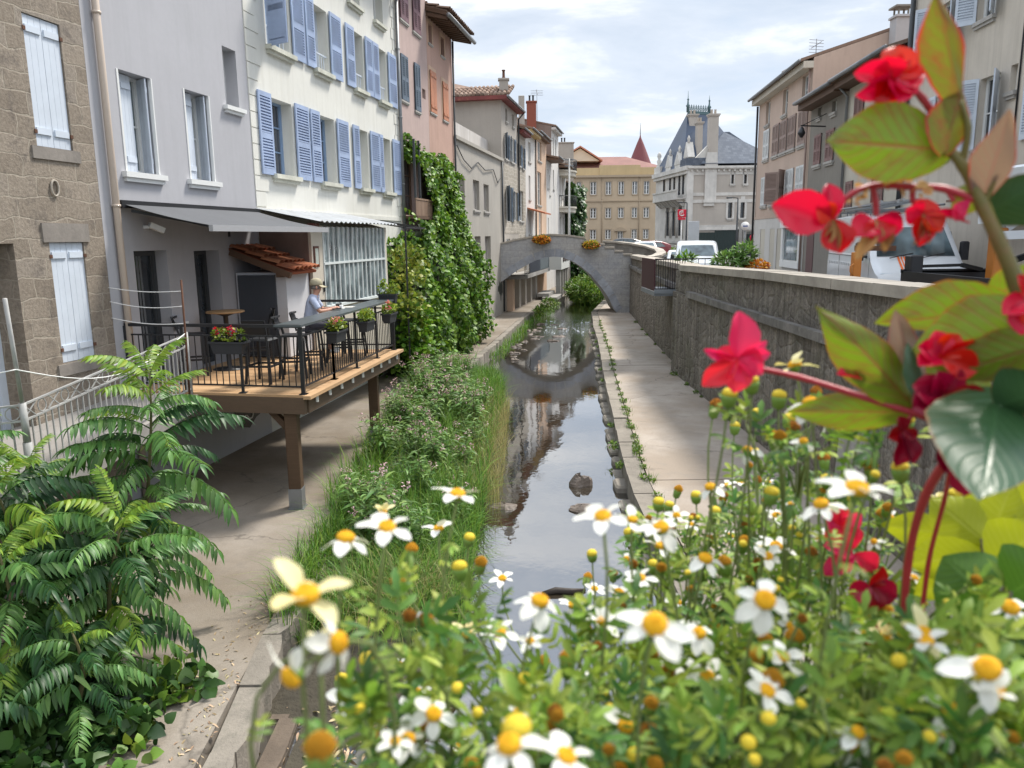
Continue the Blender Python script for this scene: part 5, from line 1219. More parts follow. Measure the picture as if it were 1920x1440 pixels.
b=MB()
for k in range(4):
    for (x0,x1,z0,z1) in ((0,.05,0,.2),(.05,.2,.15+.0*k,.2),(.05,.2,0,.05) if k%2==0 else (.05,.2,.07,.12),(.17,.22,.05,.15)):b.fbox(FRH,-8.02+.39*k+x0,-8.02+.39*k+x1,.2005,.208,5.15+z0,5.15+z1)
b.build('worn_lettering',pm('worn_sign_letters',(.52,.40,.36),.6,.3,9),o)
b=MB();b.tube([FRH.w(.86,.1,z) for z in(2.7,11.7)],.06,8);b.build('downpipe',M['black'],h)
b=MB();b.tube([FRH.w(-9.2,.1,z) for z in(2.7,11.7)],.05,8);b.build('downpipe',M['taupe'],h)
p=FRH.w(-9.75,-3.35,0);chimney(h,(p.x,p.y),.62,.6,11.0,13.5,pm('pale_grey_flue',(.42,.41,.41),.8,.08,6),0);
b=MB();
for s_ in(-.2,.2):
    for r_ in(-.2,.2):b.bar((p.x+s_,p.y+r_,13.6),(p.x+s_,p.y+r_,13.9),.06)
b.box(p.x-.38,p.x+.38,p.y-.36,p.y+.36,13.9,13.97);b.build('chimney_cowl',M['greyr'],h)
p=FRH.w(-8.9,-.2,0);p2=FRH.w(.3,-1.6,0);chimney(h,(p2.x,p2.y),.9,.7,12.3,13.4,M['tile_old'],0)
b=MB();b.tube([(p.x,p.y,11.6),(p.x,p.y,13.0)],.02,5)
for k in range(5):b.bar((p.x-.35,p.y-.1+.0*k,12.95-.13*k),(p.x+.35,p.y+.1,12.95-.13*k),.016)
b.bar((p.x,p.y-.6,12.75),(p.x,p.y+.6,12.75),.02);b.build('aerial',M['zinc'],h)
W=[(-11.2,-10.3,7.55,8.8,'c',M['plum']),(-12.9,-11.9,7.55,8.8,'c',M['plum']),(-11.4,-10.3,5.1,6.4,'c',M['plum']),(-13.2,-12.2,5.1,6.4,'c',M['plum']),(-10.9,-10.4,9.5,9.9),(-12.9,-12.3,9.4,9.85)]
h=rhouse('narrow_grey_house','narrow dark grey house with plum shutters between pink and cream houses','' and 0 or -14.3,-9.42,10.35,M['greyr'],W,8,.3,.7,2.4,None,M['timber'])
b=MB();b.fbox(FRH,-10.9,-9.9,.004,.03,2.8,4.9);b.build('door',pm('plum_door',(.14,.075,.075),.5,.1),h)
b=MB();b.bar(FRH.w(-11.6,0,9.0),FRH.w(-11.6,1.0,9.05),.05);b.bar(FRH.w(-11.6,.95,9.05),FRH.w(-11.6,0,9.5),.03);b.lathe([(.05,0),(.14,-.2),(.16,-.25),(.05,-.42)],tuple(FRH.w(-11.6,.95,9.0)),10);b.build('lantern',M['black'],h)
W=[(-15.4,-14.7,5.4,6.6,'c',M['plum']),(-18.4,-17.4,5.4,6.7,'c',M['plum']),(-16.0,-15.1,8.2,9.6,'c',M['plum']),(-18.6,-17.6,8.2,9.6,'c',M['plum'])]
h=rhouse('cream_house','cream house with plum shutters beside the tall downpipe','' and 0 or -19.78,-14.33,10.4,M['cream'],W,8,.3,.7,2.4,None,M['timber'])
for a in(-14.4,):b=MB();b.tube([FRH.w(a,.1,2.8),FRH.w(a,.1,9.7),FRH.w(a-.1,.5,10.1)],.055,8);b.build('downpipe',M['zinc'],h)
W=[(-21.35,-20.65,9.5,10.9,'o',M['white_sh']),(-22.1+.3,-21.0,6.8,8.45,'o',M['white_sh'])]
W=[(-22.7,-21.6,9.35,10.9,'a',M['white_sh']),(-24.75,-23.85,9.9,11.4,'a',M['white_sh']),(-22.9,-21.9,6.75,8.45,'o',M['white_sh']),(-25.3,-24.35,6.75,8.45,'a',M['white_sh']),(-28,-27.0,6.75,8.45,'o',M['white_sh']),(-28,-27,9.9,11.4,'o',M['white_sh']),(-26.05,-25.75,7.9,8.5)]
h=rhouse('tall_cream_house','tall stained cream house with pale open shutters at the right','' and 0 or -32,-19.8,14.6,M['bigr'],W,9,.3,.6,2.4,None,M['cream'])
b=MB();b.tube([FRH.w(-19.95,.1,z) for z in(2.8,14)],.075,10);b.build('downpipe',M['dgrey'],h)
b=MB();b.tube([FRH.w(-26.2,.03,z) for z in(4.5,14)],.02,6);b.build('cable',M['black'],h)
b=MB();b.fbox(FRH,-24.5,-24.2,.0,.2,5.6,5.8);b.build('wall_lamp',M['dgrey'],h)
b=MB();b.fbox(FRH,-31,-25.5,.01,1.1,5.4,5.46);b.build('canopy',M['tile_old'],h)
# ---------------------------------------------------------------- ochre institution across the square
FO=Fr((0,100),(1,0),1)
ox=lambda px:7.94+(px-1075)*.066;oz=lambda py:13.0-(py-315)*.065
M['ochre']=render_wall('ochre_render',(.53,.42,.30),.05,.15,(.38,.3,.21),.1)
M['ochre2']=render_wall('yellow_ochre_render',(.60,.45,.25),.04,.1,None,.1)
M['ochtrim']=pm('ochre_stone_trim',(.42,.33,.235),.85,.1,3)
h=thing('ochre_building','wide ochre public building with three rows of windows across the square','building',(13,100,3))
cols=[(1081,1090),(1107,1118.5),(1136,1146.5),(1160,1170.5),(1186,1196),(1208,1218.5)];rows=[(341,365),(390,409),(431,449)]
W=[];dr=(1159.5,1169.5,434,455)
for r in rows:
    for c_ in cols:
        if r==rows[2] and c_[0]==1160:W.append((ox(dr[0]),ox(dr[1]),oz(dr[3]),oz(dr[2])))
        else:W.append((ox(c_[0]),ox(c_[1]),oz(r[1]),oz(r[0])))
W+= [(ox(1060)-1.2,ox(1060),oz(r[1]),oz(r[0])) for r in rows]
b=MB();cut_wall(b,FO,0,19.5,2.5,oz(333),[(*q,.22) for q in W]);shell(b,FO,0,19.5,2.5,oz(333),12);b.build('wall',M['ochre'],h)
b=MB();b.fbox(FO,0,19.5,-11,-.12,oz(329),oz(315));b.fbox(FO,ox(1124),ox(1201),-.12,-.02,oz(329),oz(310.5));b.build('attic',M['ochre2'],h)
b=MB();b.fbox(FO,0,19.5,-.3,.3,oz(333),oz(329));b.fbox(FO,0,19.5,.003,.14,oz(378),oz(376));b.fbox(FO,0,19.5,-.2,.1,oz(314.5),oz(312.8)) if 0 else None;b.build('cornice',M['ochtrim'],h)
b=MB()
for px in(1129,1199.5):b.tube([FO.w(ox(px),.07,2.8),FO.w(ox(px),.07,oz(334))],.06,6)
b.build('downpipe',M['ochtrim'],h)
for i,q in enumerate(W):
    isd=abs(q[2]-oz(455))<.01
    o=window(h,FO,q[0],q[1],q[2],q[3],.2,M['upvc'],M['glass'] ,2,2,None if isd else (M['ochtrim'],.08,.08,.06),name='door' if isd else 'window',fw=.06)
    b=MB()
    for (a,c_,z0,z1) in((q[0]-.14,q[0],q[2],q[3]+.14),(q[1],q[1]+.14,q[2],q[3]+.14),(q[0],q[1],q[3],q[3]+.14)):b.fbox(FO,a,c_,.002,.04,z0,z1)
    b.build('surround',M['ochtrim'],o)
b=MB();dx=(ox(dr[0])+ox(dr[1]))/2
b.extr([FO.w(dx-.75+1.5*k/10,.05,oz(432)+.34*math.sin(math.pi*k/10)) for k in range(11)]+[FO.w(dx+.75,.05,oz(434)),FO.w(dx-.75,.05,oz(434))],FO.n*.25);b.build('door_pediment',M['ochtrim'],h)
M['redroof']=pm('red_metal_roof',(.25,.12,.10),.8,.14,3,.2,.6)
M['pinkroof']=rooftile('pinkish_roof_tile',[(.38,.16,.12),(.46,.22,.16)])
h=thing('red_roof_building','low red roofed building with a gable behind the ochre one','building',(12,114,3))
b=MB();b.box(1,21,113.5,122,3,14.0);b.build('wall',M['ochre2'],h)
b=MB();E=[(0,113,14.0),(22,113,14.0),(22,123,14.0),(0,123,14.0)];A,B=(4,118,16.0),(17,118,16.0)
b.poly([E[0],E[1],B,A]);b.poly([E[1],E[2],B]);b.poly([E[2],E[3],A,B]);b.poly([E[3],E[0],A]);b.build('roof',M['redroof'],h)
b=MB();b.extr([(6.8,112.9,15.0),(12.6,112.9,15.0),(9.9,112.9,16.7)],(0,5,0));b.build('gable',pm('pale_gable',(.52,.45,.38),.8,.06,2),h)
b=MB()
for (p,q_) in(((6.4,14.86),(9.9,16.85)),((9.9,16.85),(13.0,14.9))):
    b.box8([(p[0],112.5,p[1]),(q_[0],112.5,q_[1]),(q_[0],118,q_[1]),(p[0],118,p[1]),(p[0],112.5,p[1]+.2),(q_[0],112.5,q_[1]+.2),(q_[0],118,q_[1]+.2),(p[0],118,p[1]+.2)])
b.build('gable_roof',M['pinkroof'],h)
h=thing('red_turret','round turret with a steep dark red conical roof and thin spike','turret',(19.6,120,3))
b=MB();b.lathe([(1.7,0),(1.7,11.6)],(19.4,120,3),20);b.build('wall',M['ochre2'],h)
b=MB();b.lathe([(2.3,0),(1.75,.55),(1.1,2.2),(.5,3.7),(.12,4.55),(.04,5.0)],(19.4,120,14.35),24,smooth=False);b.build('roof',pm('dark_red_slates',(.17,.045,.05),.6,.2,9),h)
b=MB();b.tube([(19.4,120,19.2),(19.4,120,20.9)],[.06,.02],6);b.build('spike',M['dgrey'],h)
# ---------------------------------------------------------------- bank mansion with the tall slate roof
CX,CY=16.75,75.0
FC=Fr((CX,CY),(1,.02),1)          # front wall facing the street
FS=Fr((CX,CY),(-.1,1),-1)         # long side facing the river
cxx=lambda px:(px-1290)*.0495;cz=lambda py:11.04-(py-310)*.0488
M['mans']=render_wall('mansion_grey_beige',(.50,.45,.395),.04,.1,None,.08)
M['mstone']=pm('mansion_white_stone',(.68,.65,.60),.8,.12,4,.2,.8,.2,20,.01,0,.25,(.3,.28,.26))
m,t=nt('slate_roof');N=NT(t);uv=N.co('UV');co=N.co('Object')
bk=N.n('ShaderNodeTexBrick');bk.inputs['Scale'].default_value=1;bk.inputs['Brick Width'].default_value=.35;bk.inputs['Row Height'].default_value=.25;bk.inputs['Mortar Size'].default_value=.012
bk.inputs['Color1'].default_value=(0,0,0,1);bk.inputs['Color2'].default_value=(1,1,1,1);bk.inputs['Mortar'].default_value=(0,0,0,1);N.l(uv,bk.inputs['Vector'])
c=N.mix(bk.outputs['Color'],(.08,.095,.125),(.14,.16,.195));c=N.mix(N.math('MULTIPLY',N.noise(co,.7,4),.4),c,(.16,.175,.195))
finish(N,c,.75,N.bump(bk.outputs['Color'],.25,.01),0,.15);M['slate']=m
m2=pm('blue_slate',(.045,.07,.12),.4,.2,4,.2,.6,spec=.5);M['bslate']=m2
h=thing('slate_mansion','ornate pale stone mansion with a steep blue slate roof and iron cresting','mansion',(20,78,3))
W=[(cxx(1369.5),cxx(1374.5),cz(345),cz(322)),(cxx(1393.5),cxx(1399),cz(345),cz(322)),(cxx(1365.5),cxx(1373.5),cz(409),cz(378)),(cxx(1389),cxx(1397),cz(409),cz(377))]
b=MB();cut_wall(b,FC,0,8.6,2.5,11.0,[(*q,.3) for q in W]);w=FC.w
b.quad(w(8.6,0,2.5),w(8.6,-12,2.5),w(8.6,-12,11),w(8.6,0,11));b.build('front_wall',M['mans'],h)
for q in W:
    o=window(h,FC,*q,.28,M['dgrey'],M['glass'],2,1,(M['mstone'],.14,.14,.14),fw=.04)
    b=MB();e=.2 if q[3]<9 else .1
    b.fbox(FC,q[0]-e,q[0],.003,.05,q[2]-.05,q[3]+.15);b.fbox(FC,q[1],q[1]+e,.003,.05,q[2]-.05,q[3]+.15)
    b.extr([FC.w(q[0]+(q[1]-q[0])*k/8,.003,q[3]+.12*math.sin(math.pi*k/8)-.0) for k in range(9)]+[FC.w(q[1],.003,q[3]+.4),FC.w(q[0],.003,q[3]+.4)],FC.n*.05);b.build('surround',M['mstone'],o)
b=MB()
b.fbox(FC,-.2,.38,.003,.14,2.5,10.7)
for z0,z1,p in((cz(380),cz(374),.06),(cz(367),cz(361),.06),(cz(328),cz(318),.05),(cz(432),cz(422),.08),(2.5,3.3,.06)):b.fbox(FC,.38,8.59,.003,p,z0,z1)
b.fbox(FC,-.2,8.7,-.2,.4,cz(316),cz(312));b.fbox(FC,-.1,8.65,-.2,.28,cz(318),cz(316))
for k in range(17):b.fbox(FC,.1+.5*k,.28+.5*k,.0,.24,cz(322),cz(318.3))
b.build('stone_bands',M['mstone'],h)
# chimney stack corbelled from the front wall
def stack(a0,a1,t0,t1,z0,z1,cap=True):
    b=MB();b.fbox(FC,a0,a1,t0,t1,z0,z1-.25)
    for k,(e,zz) in enumerate(((.06,.25),(.12,.13))):b.fbox(FC,a0-e,a1+e,t0-e,t1+e,z1-zz+.002,z1-zz+.12)
    for k in range(2):b.lathe([(.12,0),(.1,.35),(.13,.4)],tuple(FC.w(a0+(a1-a0)*(.3+.4*k),(t0+t1)/2,z1)),8)
    return b.build('chimney',M['mans'],h)
stack(cxx(1324),cxx(1341),-.5,.24,cz(312),cz(217));stack(cxx(1315),cxx(1325),-3.2,-2.3,10.5,cz(224));stack(cxx(1309.5),cxx(1326),-5.5,-4.5,11,cz(203))
b=MB();b.box8([w(cxx(1318),.002,cz(312)),w(cxx(1342),.002,cz(312)),w(cxx(1342),.26,cz(312)),w(cxx(1318),.26,cz(312)),w(cxx(1322),.002,cz(287)),w(cxx(1340),.002,cz(287)),w(cxx(1340),.25,cz(287)),w(cxx(1322),.25,cz(287))])
b.fbox(FC,cxx(1319),cxx(1341),.003,.2,cz(375),cz(312));b.fbox(FC,cxx(1317),cxx(1341),.003,.3,cz(380),cz(375));b.fbox(FC,cxx(1318),cxx(1338),.003,.22,cz(386),cz(381));b.build('chimney_breast',M['mstone'],h)
# side wall with tall arched windows, balcony and gabled dormers
ws=FS.w;AW=[(1.6,2.9),(3.6,4.9),(5.6,6.9)]
ops=[(a,c_,4.6,7.0,.1) for a,c_ in AW]+[(a,c_,8.5,10.3,.1) for a,c_ in((1.4,2.1),(2.6,3.3),(4.2,4.9),(5.6,6.3),(7.6,8.4))]+[(.5,.9,8.0,10.2,.08),(.5,.85,4.4,6.6,.08)]
b=MB();cut_wall(b,FS,0,11,2.5,10.9,ops);b.quad(ws(11,0,2.5),ws(11,-9,2.5),ws(11,-9,10.9),ws(11,0,10.9));b.build('side_wall',M['mstone'],h)
for q in ops:
    o=window(h,FS,q[0],q[1],q[2],q[3],q[4]-.02,M['dgrey'],M['glass'],2,1,None,fw=.05)
    if q[2]==4.6:
        b=MB();mid=(q[0]+q[1])/2
        b.extr([FS.w(mid-.65*math.cos(math.pi*k/8),-.05,7.0+.9*math.sin(math.pi*k/8)) for k in range(9)],FS.n*.06);b.build('arch_light',M['glass'],o)
        b=MB()
        for k in range(8):
            a0,a1=math.pi*k/8,math.pi*(k+1)/8
            f=lambda an,r:FS.w(mid-r*math.cos(an),.012,7.0+r*1.38*math.sin(an))
            b.extr([f(a0,.65),f(a1,.65),f(a1,.9),f(a0,.9)],FS.n*.06)
        for s_ in(q[0]-.14,q[1]+.14):b.tube([FS.w(s_,.05,4.4),FS.w(s_,.05,7.0)],.07,8);b.fbox(FS,s_-.12,s_+.12,.0,.14,7.0,7.12)
        b.build('arch_surround',M['mstone'],o)
b=MB();b.fbox(FS,1.0,9,.003,.9,cz(372),cz(369));b.fbox(FS,1.0,9,.78,.88,cz(369),cz(366)+.5);b.fbox(FS,1.0,9,.72,.94,cz(366)+.5,cz(366)+.65)
for k in range(9):b.box8([FS.w(1.3+k*.9,.0,7.4),FS.w(1.5+k*.9,.0,7.4),FS.w(1.5+k*.9,.2,7.4),FS.w(1.3+k*.9,.2,7.4),FS.w(1.3+k*.9,.0,8.0),FS.w(1.5+k*.9,.0,8.0),FS.w(1.5+k*.9,.85,8.0),FS.w(1.3+k*.9,.85,8.0)])
b.build('stone_balcony',M['mstone'],h)
b=MB();b.fbox(FS,-.2,11.1,-.2,.45,10.6,11.0);b.fbox(FS,-.1,11,-.2,.3,10.3,10.6)
b.fbox(FS,0,11,.003,.12,3.9,4.15);b.fbox(FS,0,11,.003,.2,2.5,3.3);b.fbox(FS,-.05,.3,.003,.2,2.5,10.6);b.build('stone_bands',M['mstone'],h)
def dormer(a,wd,z0,z1,zt):
    b=MB();b.fbox(FS,a-wd/2,a+wd/2,-.5,.12,z0,z1)
    b.extr([FS.w(a-wd/2-.15,-.5,z1+.002),FS.w(a+wd/2+.15,-.5,z1+.002),FS.w(a,-.5,zt)],FS.n*.66)
    b.lathe([(.06,0),(.14,.1),(.1,.25),(.16,.4),(.09,.55),(.02,.7)],tuple(FS.w(a,-.1,zt-.1)),8);b.build('dormer',M['mstone'],h)
dormer(.75,1.1,10.95,11.8,13.2);dormer(3.4,1.6,10.95,11.4,12.6);dormer(6.4,1.6,10.95,11.4,12.6)
def finial(p,sc_=1,name='finial',m_=None):
    b=MB();b.lathe([(.35*sc_,0),(.4*sc_,.25*sc_),(.25*sc_,.35*sc_),(.3*sc_,.7*sc_),(.18*sc_,1.0*sc_),(.24*sc_,1.3*sc_),(.12*sc_,1.45*sc_),(.2*sc_,1.7*sc_),(.18*sc_,1.9*sc_),(.03*sc_,2.1*sc_)],p,10);b.build(name,m_ or M['mstone'],h)
finial(tuple(FS.w(10.6,-.2,10.9)),1.15);
b=MB();b.fbox(FS,8.9,11.1,-2,.2,10.9,11.7);b.build('corner_pavilion',M['mstone'],h)
# roofs
b=MB();bx=[(CX-.25,CY+1.6,11.05),(CX+6.1,CY+1.4,11.05),(CX+6.1,CY+11,11.05),(CX-1.2,CY+11,11.05)]
rA,rB=(CX+.9,CY+5.5,16.55),(CX+3.0,CY+5.5,16.4)
b.poly([bx[0],bx[1],rB,rA]);b.poly([bx[1],bx[2],rB]);b.poly([bx[2],bx[3],rA,rB]);b.poly([bx[3],bx[0],rA]);b.build('main_roof',M['bslate'],h)
b=MB();e0=(CX+1.0,CY-.3,11.15);e1=(CX+9.0,CY-.2,11.15);k0,k1=(CX+4.0,CY+3.4,14.4),(CX+4.5,CY+3.4,14.4);m0,m1=(CX+7.3,CY+3,12.5),(CX+9,CY+3,12.0)
b.poly([e0,e1,m1,m0,k1,k0]);b.poly([e0,k0,(CX+1.2,CY+8,11.2)]);b.poly([k0,k1,(CX+5.5,CY+9,11.2),(CX+1.2,CY+9,11.2)]);b.poly([k1,m0,m1,(CX+9,CY+9,11.2),(CX+5.5,CY+9,11.2)]);b.build('front_roof',M['slate'],h)
b=MB();b.extr([w(-.1,-.1,11.02),w(2.6,-.1,11.02),w(2.45,-.1,13.0),w(1.9,-.1,13.05)],-FC.n*.5);b.build('gable_parapet',M['mstone'],h)
b=MB();b.fbox(FC,-.3,1.6,-2.5,-.0,11.02,11.7);b.build('lead_flat',M['slate'],h)
b=MB();b.bar(rA,rB,.25,.3);
n=9
for k in range(n):
    p=Vector(rA).lerp(Vector(rB),(k+.5)/n);b.bar(p,p+Vector((0,0,.75)),.06);b.bar(p+Vector((-.1,0,.6)),p+Vector((.1,0,.6)),.05)
    b.tube([p+Vector((.11*math.cos(x),0,.32+.11*math.sin(x))) for x in np.linspace(0,6.28,9)],.03,5,0,False)
b.bar(Vector(rA)+Vector((0,0,.48)),Vector(rB)+Vector((0,0,.48)),.05);b.build('roof_cresting',pm('verdigris_iron',(.10,.16,.17),.6,.15,6),h)
for p,hh in((rA,2.0),(rB,1.7)):
    b=MB();b.lathe([(.14,0),(.14,.5),(.22,.6),(.1,.75),(.06,1.1),(.12,1.2),(.04,1.3),(.015,hh)],p,8);b.build('roof_spike',bpy.data.materials['verdigris_iron'],h)
# walls, gates and street things before it
M['gate']=pm('dark_green_gate',(.02,.035,.033),.5,.15,6)
g=thing('green_gate','wide dark green double gate under a pale lintel before the mansion','gate',(19,73,2.75))
b=MB()
for k in range(14):b.fbox(FC,cxx(1298)+.27*k,cxx(1298)+.27*k+.26,1.9,1.96,2.75,cz(436 if k<6 else 432));
b.build('leaf',M['gate'],g)
b=MB();b.fbox(FC,cxx(1297),cxx(1376),1.85,2.1,cz(431),cz(426));b.build('lintel',M['mstone'],g)
for px in(1378,1385.5):b=MB();b.fbox(FC,cxx(px)-.16,cxx(px)+.16,1.8,2.15,2.75,cz(418));b.build('post',M['conc'],g)
g=thing('side_gate','narrow dark barred gate right of the concrete gate posts','gate',(22.5,73,2.75));b=MB()
for k in range(12):b.fbox(FC,cxx(1389)+.085*k,cxx(1389)+.085*k+.05,1.9,1.95,2.75,cz(435))
b.fbox(FC,cxx(1388.5),cxx(1408),1.86,1.9,2.75,cz(440));b.build('bars',M['gate'],g)
def lamp(x,y,z1,arm,lab):
    t=thing('street_lamp',lab,'street lamp',(x,y,2.75),'street lamps');b=MB();b.tube([(x,y,2.75),(x,y,4.4),(x,y,z1)],[.09,.07,.05],8);b.build('pole',M['dgrey'],t)
    b=MB();b.bar((x,y,z1),(x+arm,y,z1+.05),.06);b.build('arm',M['dgrey'],t);b=MB();b.bevbox(min(x+arm,x+arm*1.9),max(x+arm,x+arm*1.9),y-.12,y+.12,z1-.02,z1+.1,.03);b.build('lamp_head',M['dgrey'],t)
lamp(13.3,60,7.05,-.35,'dark street lamp beside the red sign before the mansion');lamp(17.1,60,7.35,-.45,'dark street lamp between the concrete gate posts of the mansion')
t=thing('lamp_mast','tall pale mast rising before the ivy column at the end of the left row','mast',(5.2,70,.4));b=MB();b.tube([(5.2,70,.4),(5.2,70,6),(5.2,70,11.3)],[.12,.1,.07],8);b.build('pole',pm('pale_pole',(.5,.5,.48),.5),t);b=MB();b.bar((4.7,70,11.2),(5.7,70,11.2),.08);b.bar((4.8,70,10.7),(5.6,70,10.7),.07);b.build('cross_arm',M['zinc'],t)
M['redsign']=pm('red_sign_face',(.62,.02,.05),.4,.05)
t=thing('red_sign','square red sign with a white emblem on a thin pole before the mansion','sign',(11.84,55,2.75));b=MB();b.tube([(11.84,55.05,2.75),(11.84,55.05,5.8)],.04,6);b.build('pole',M['white'],t)
b=MB();b.bevbox(11.55,12.13,54.94,55.02,5.88,6.42,.01);b.bevbox(11.58,12.1,54.94,55.02,5.72,5.85,.01);o=b.build('sign_face',M['redsign'],t)
b=MB();C_=(11.84,6.16)
b.tube([(C_[0]+.17*math.cos(x),54.93,C_[1]+.17*math.sin(x)) for x in np.linspace(.9,5.6,16)],.03,5);b.tube([(C_[0]+.07*math.cos(x),54.93,C_[1]+.02+.08*math.sin(x)) for x in np.linspace(-.5,4.2,12)],.026,5);b.bar((C_[0]-.14,54.93,C_[1]-.14),(C_[0]+.16,54.93,C_[1]-.1),.03);b.build('emblem',M['white'],o)
t=thing('information_panel','grey and white information panel on two posts','panel',(11.4,48,2.75));b=MB();b.bevbox(10.75,11.4,47.95,48.02,4.0,5.5,.01);b.build('panel',pm('panel_grey_white',(.55,.58,.62),.4,.15,1.5),t)
for x in(10.8,11.35):b=MB();b.tube([(x,48,2.75),(x,48,5.4)],.035,6);b.build('post',M['zinc'],t)
t=thing('round_sign','round white sign on the corner of the pink beige house','sign',(17.35,57,5.2));b=MB();p=FRH.w(6,0,5.3);b.tube([(16.55,56,5.25),(16.55,56.08,5.25)],.3,20);o=b.build('sign_face',M['white'],t);b=MB();b.tube([(16.55,56.02,2.75),(16.55,56.1,5.2)],.04,6);b.build('pole',M['zinc'],t);b=MB();b.box(16.38,16.72,55.985,55.995,5.2,5.3);b.build('blue_band',pm('blue_band',(.1,.14,.3),.5),o)
t=thing('road_sign','round red and white road sign half hidden by the house corner','sign',(16.6,54,4.6));b=MB();b.tube([(16.55,54,4.45),(16.55,54.05,4.45)],.26,18);o=b.build('sign_face',M['redsign'],t);b=MB();b.tube([(16.55,53.985,4.45),(16.55,53.997,4.45)],.17,18);b.build('sign_centre',M['white'],o);b=MB();b.tube([(16.55,54.08,2.75),(16.55,54.08,4.4)],.03,6);b.build('pole',M['zinc'],t)
# ---------------------------------------------------------------- vehicles
def carpaint(n,c):return pm(n,c,.28,.03,3,.06,2,coat=.4,spec=.5)
M['vwhite']=carpaint('white_car_paint',(.64,.66,.68));M['rubber']=pm('tyre_rubber',(.018,.018,.018),.8,.1);M['rim']=pm('wheel_rim',(.35,.36,.37),.35,.1,metal=.7)
M['plastic']=pm('black_bumper',(.03,.031,.034),.6,.1,12);M['wind']=glassdark('windscreen_glass',(.09,.125,.14),.04,.7)  # windscreen base colour lifted to imitate reflected sky
M['lens']=pm('headlight_lens',(.55,.60,.64),.12,.25,14,spec=.8)
def vehicle(name,label,cat,pos,head,L,Wd,prof,zb,belt,taper,paint,shield,sides,wheels,grp=None,tyre_r=.33,plast=None,lights=None,extra=None):
    """prof: roof line (x from rear to front, z); built round its own base, then turned and placed"""
    t=thing(name,label,cat,(0,0,0),grp);hw=Wd/2
    def wz(z):return hw*(1-taper*max(0,(z-belt)))*(1 if z>zb+.15 else .97)
    xs=sorted(set([p[0] for p in prof]+list(np.linspace(prof[0][0],prof[-1][0],26))));zt=[float(np.interp(x,[p[0] for p in prof],[p[1] for p in prof])) for x in xs]
    def endw(x):
        e=min(x-xs[0],xs[-1]-x);return 1-.10*max(0,1-e/.35)**2
    b=MB();fr_=[-1,-.95,-.84,-.5,0,.5,.84,.95,1];dz=[-.07,-.025,-.004,0,.012,0,-.004,-.025,-.07]
    V=[(x,f*wz(z)*endw(x),z+d) for x,z in zip(xs,zt) for f,d in zip(fr_,dz)];F=[(i*9+j,(i+1)*9+j,(i+1)*9+j+1,i*9+j+1) for i in range(len(xs)-1) for j in range(8)]
    b.add(V,F,0,None,True)
    rows=7
    for s in(-1,1):
        V=[]
        for x,z in zip(xs,zt):
            for k in range(rows+1):
                zz=zb+(z-.07-zb)*k/rows;V.append((x,s*wz(zz)*endw(x)*(1 if k<rows else wz(z)/max(wz(zz),1e-6)),zz))
        F=[(i*(rows+1)+j,(i+1)*(rows+1)+j,(i+1)*(rows+1)+j+1,i*(rows+1)+j+1) for i in range(len(xs)-1) for j in range(rows)];b.add(V,F,0,None,True)
    for x,z,sg in((xs[0],zt[0],1),(xs[-1],zt[-1],-1)):
        w_=wz(z)*endw(x);b.quad((x,-w_,zb),(x,w_,zb),(x,w_,z-.05),(x,-w_,z-.05))
    b.build('body',paint,t)
    def zr(x):return float(np.interp(x,[p[0] for p in prof],[p[1] for p in prof]))
    (xa,xb,fa,fb)=shield;b=MB()
    b.grid(lambda u,v:(xa+(xb-xa)*u,(-1+2*v)*(fa+(fb-fa)*u),zr(xa+(xb-xa)*u)+.014+.012*(1-(2*v-1)**2)),6,8,0,True,False);b.build('windscreen',M['wind'],t)
    for pts in sides:
        for s in(-1,1):
            b=MB();b.add([(x,s*(wz(z)*endw(x)+.008),z) for x,z in pts],[tuple(range(len(pts)))[::s]]);b.build('side_window',M['wind'],t)
    for x in wheels:
        for s in(-1,1):
            b=MB();y=s*(hw-.1);pr=[(.05,-.1),(tyre_r*.62,-.1),(tyre_r*.95,-.1),(tyre_r,-.07),(tyre_r,.07),(tyre_r*.95,.1),(tyre_r*.62,.1),(.05,.1)]
            V=[];n=20
            for r,o_ in pr:
                for j in range(n):an=2*math.pi*j/n;V.append((x+r*math.cos(an),y+o_,tyre_r+r*math.sin(an)))
            b.add(V,[(i*n+j,i*n+(j+1)%n,(i+1)*n+(j+1)%n,(i+1)*n+j) for i in range(len(pr)-1) for j in range(n)],0,None,True);o=b.build('wheel',M['rubber'],t)
            b=MB();V=[(x,y+s*.104,tyre_r)]+[(x+tyre_r*.6*math.cos(2*math.pi*j/n),y+s*.107,tyre_r+tyre_r*.6*math.sin(2*math.pi*j/n)) for j in range(n)];b.add(V,[(0,1+j,1+(j+1)%n) for j in range(n)]);b.build('rim',M['rim'],o)
            b=MB();V=[];
            for r in(tyre_r+.09,):
                V=[(x,s*(hw*.995+.004),tyre_r+.02)]+[(x+r*math.cos(math.pi*j/14),s*(hw*.995+.004),tyre_r+.02+r*math.sin(math.pi*j/14)) for j in range(15)]
            b.add(V,[(0,1+j,2+j) for j in range(14)]);b.build('wheel_arch',M['plastic'],t)
    if plast:
        x0,z0,z1=plast;b=MB();b.grid(lambda u,v:(x0+.05-.30*(abs(2*v-1)**4),(-1+2*v)*hw*1.005,z0+(z1-z0)*u),3,14,0,True,False)
        b.grid(lambda u,v:(x0+.05-.30*(abs(2*v-1)**4)-.25*u,(-1+2*v)*hw*1.0,z1),1,14,0,True,False);b.build('bumper',M['plastic'],t)
    for (x,y,z,dx,dy,dz_) in lights or []:
        for s in(-1,1):
            b=MB();b.bevbox(x-dx,x+dx,s*y-dy,s*y+dy,z-dz_,z+dz_,.02);b.build('headlight',M['lens'],t)
    if extra:extra(t,wz,zr,hw)
    t.location=pos;t.rotation_euler=(0,0,head);return t
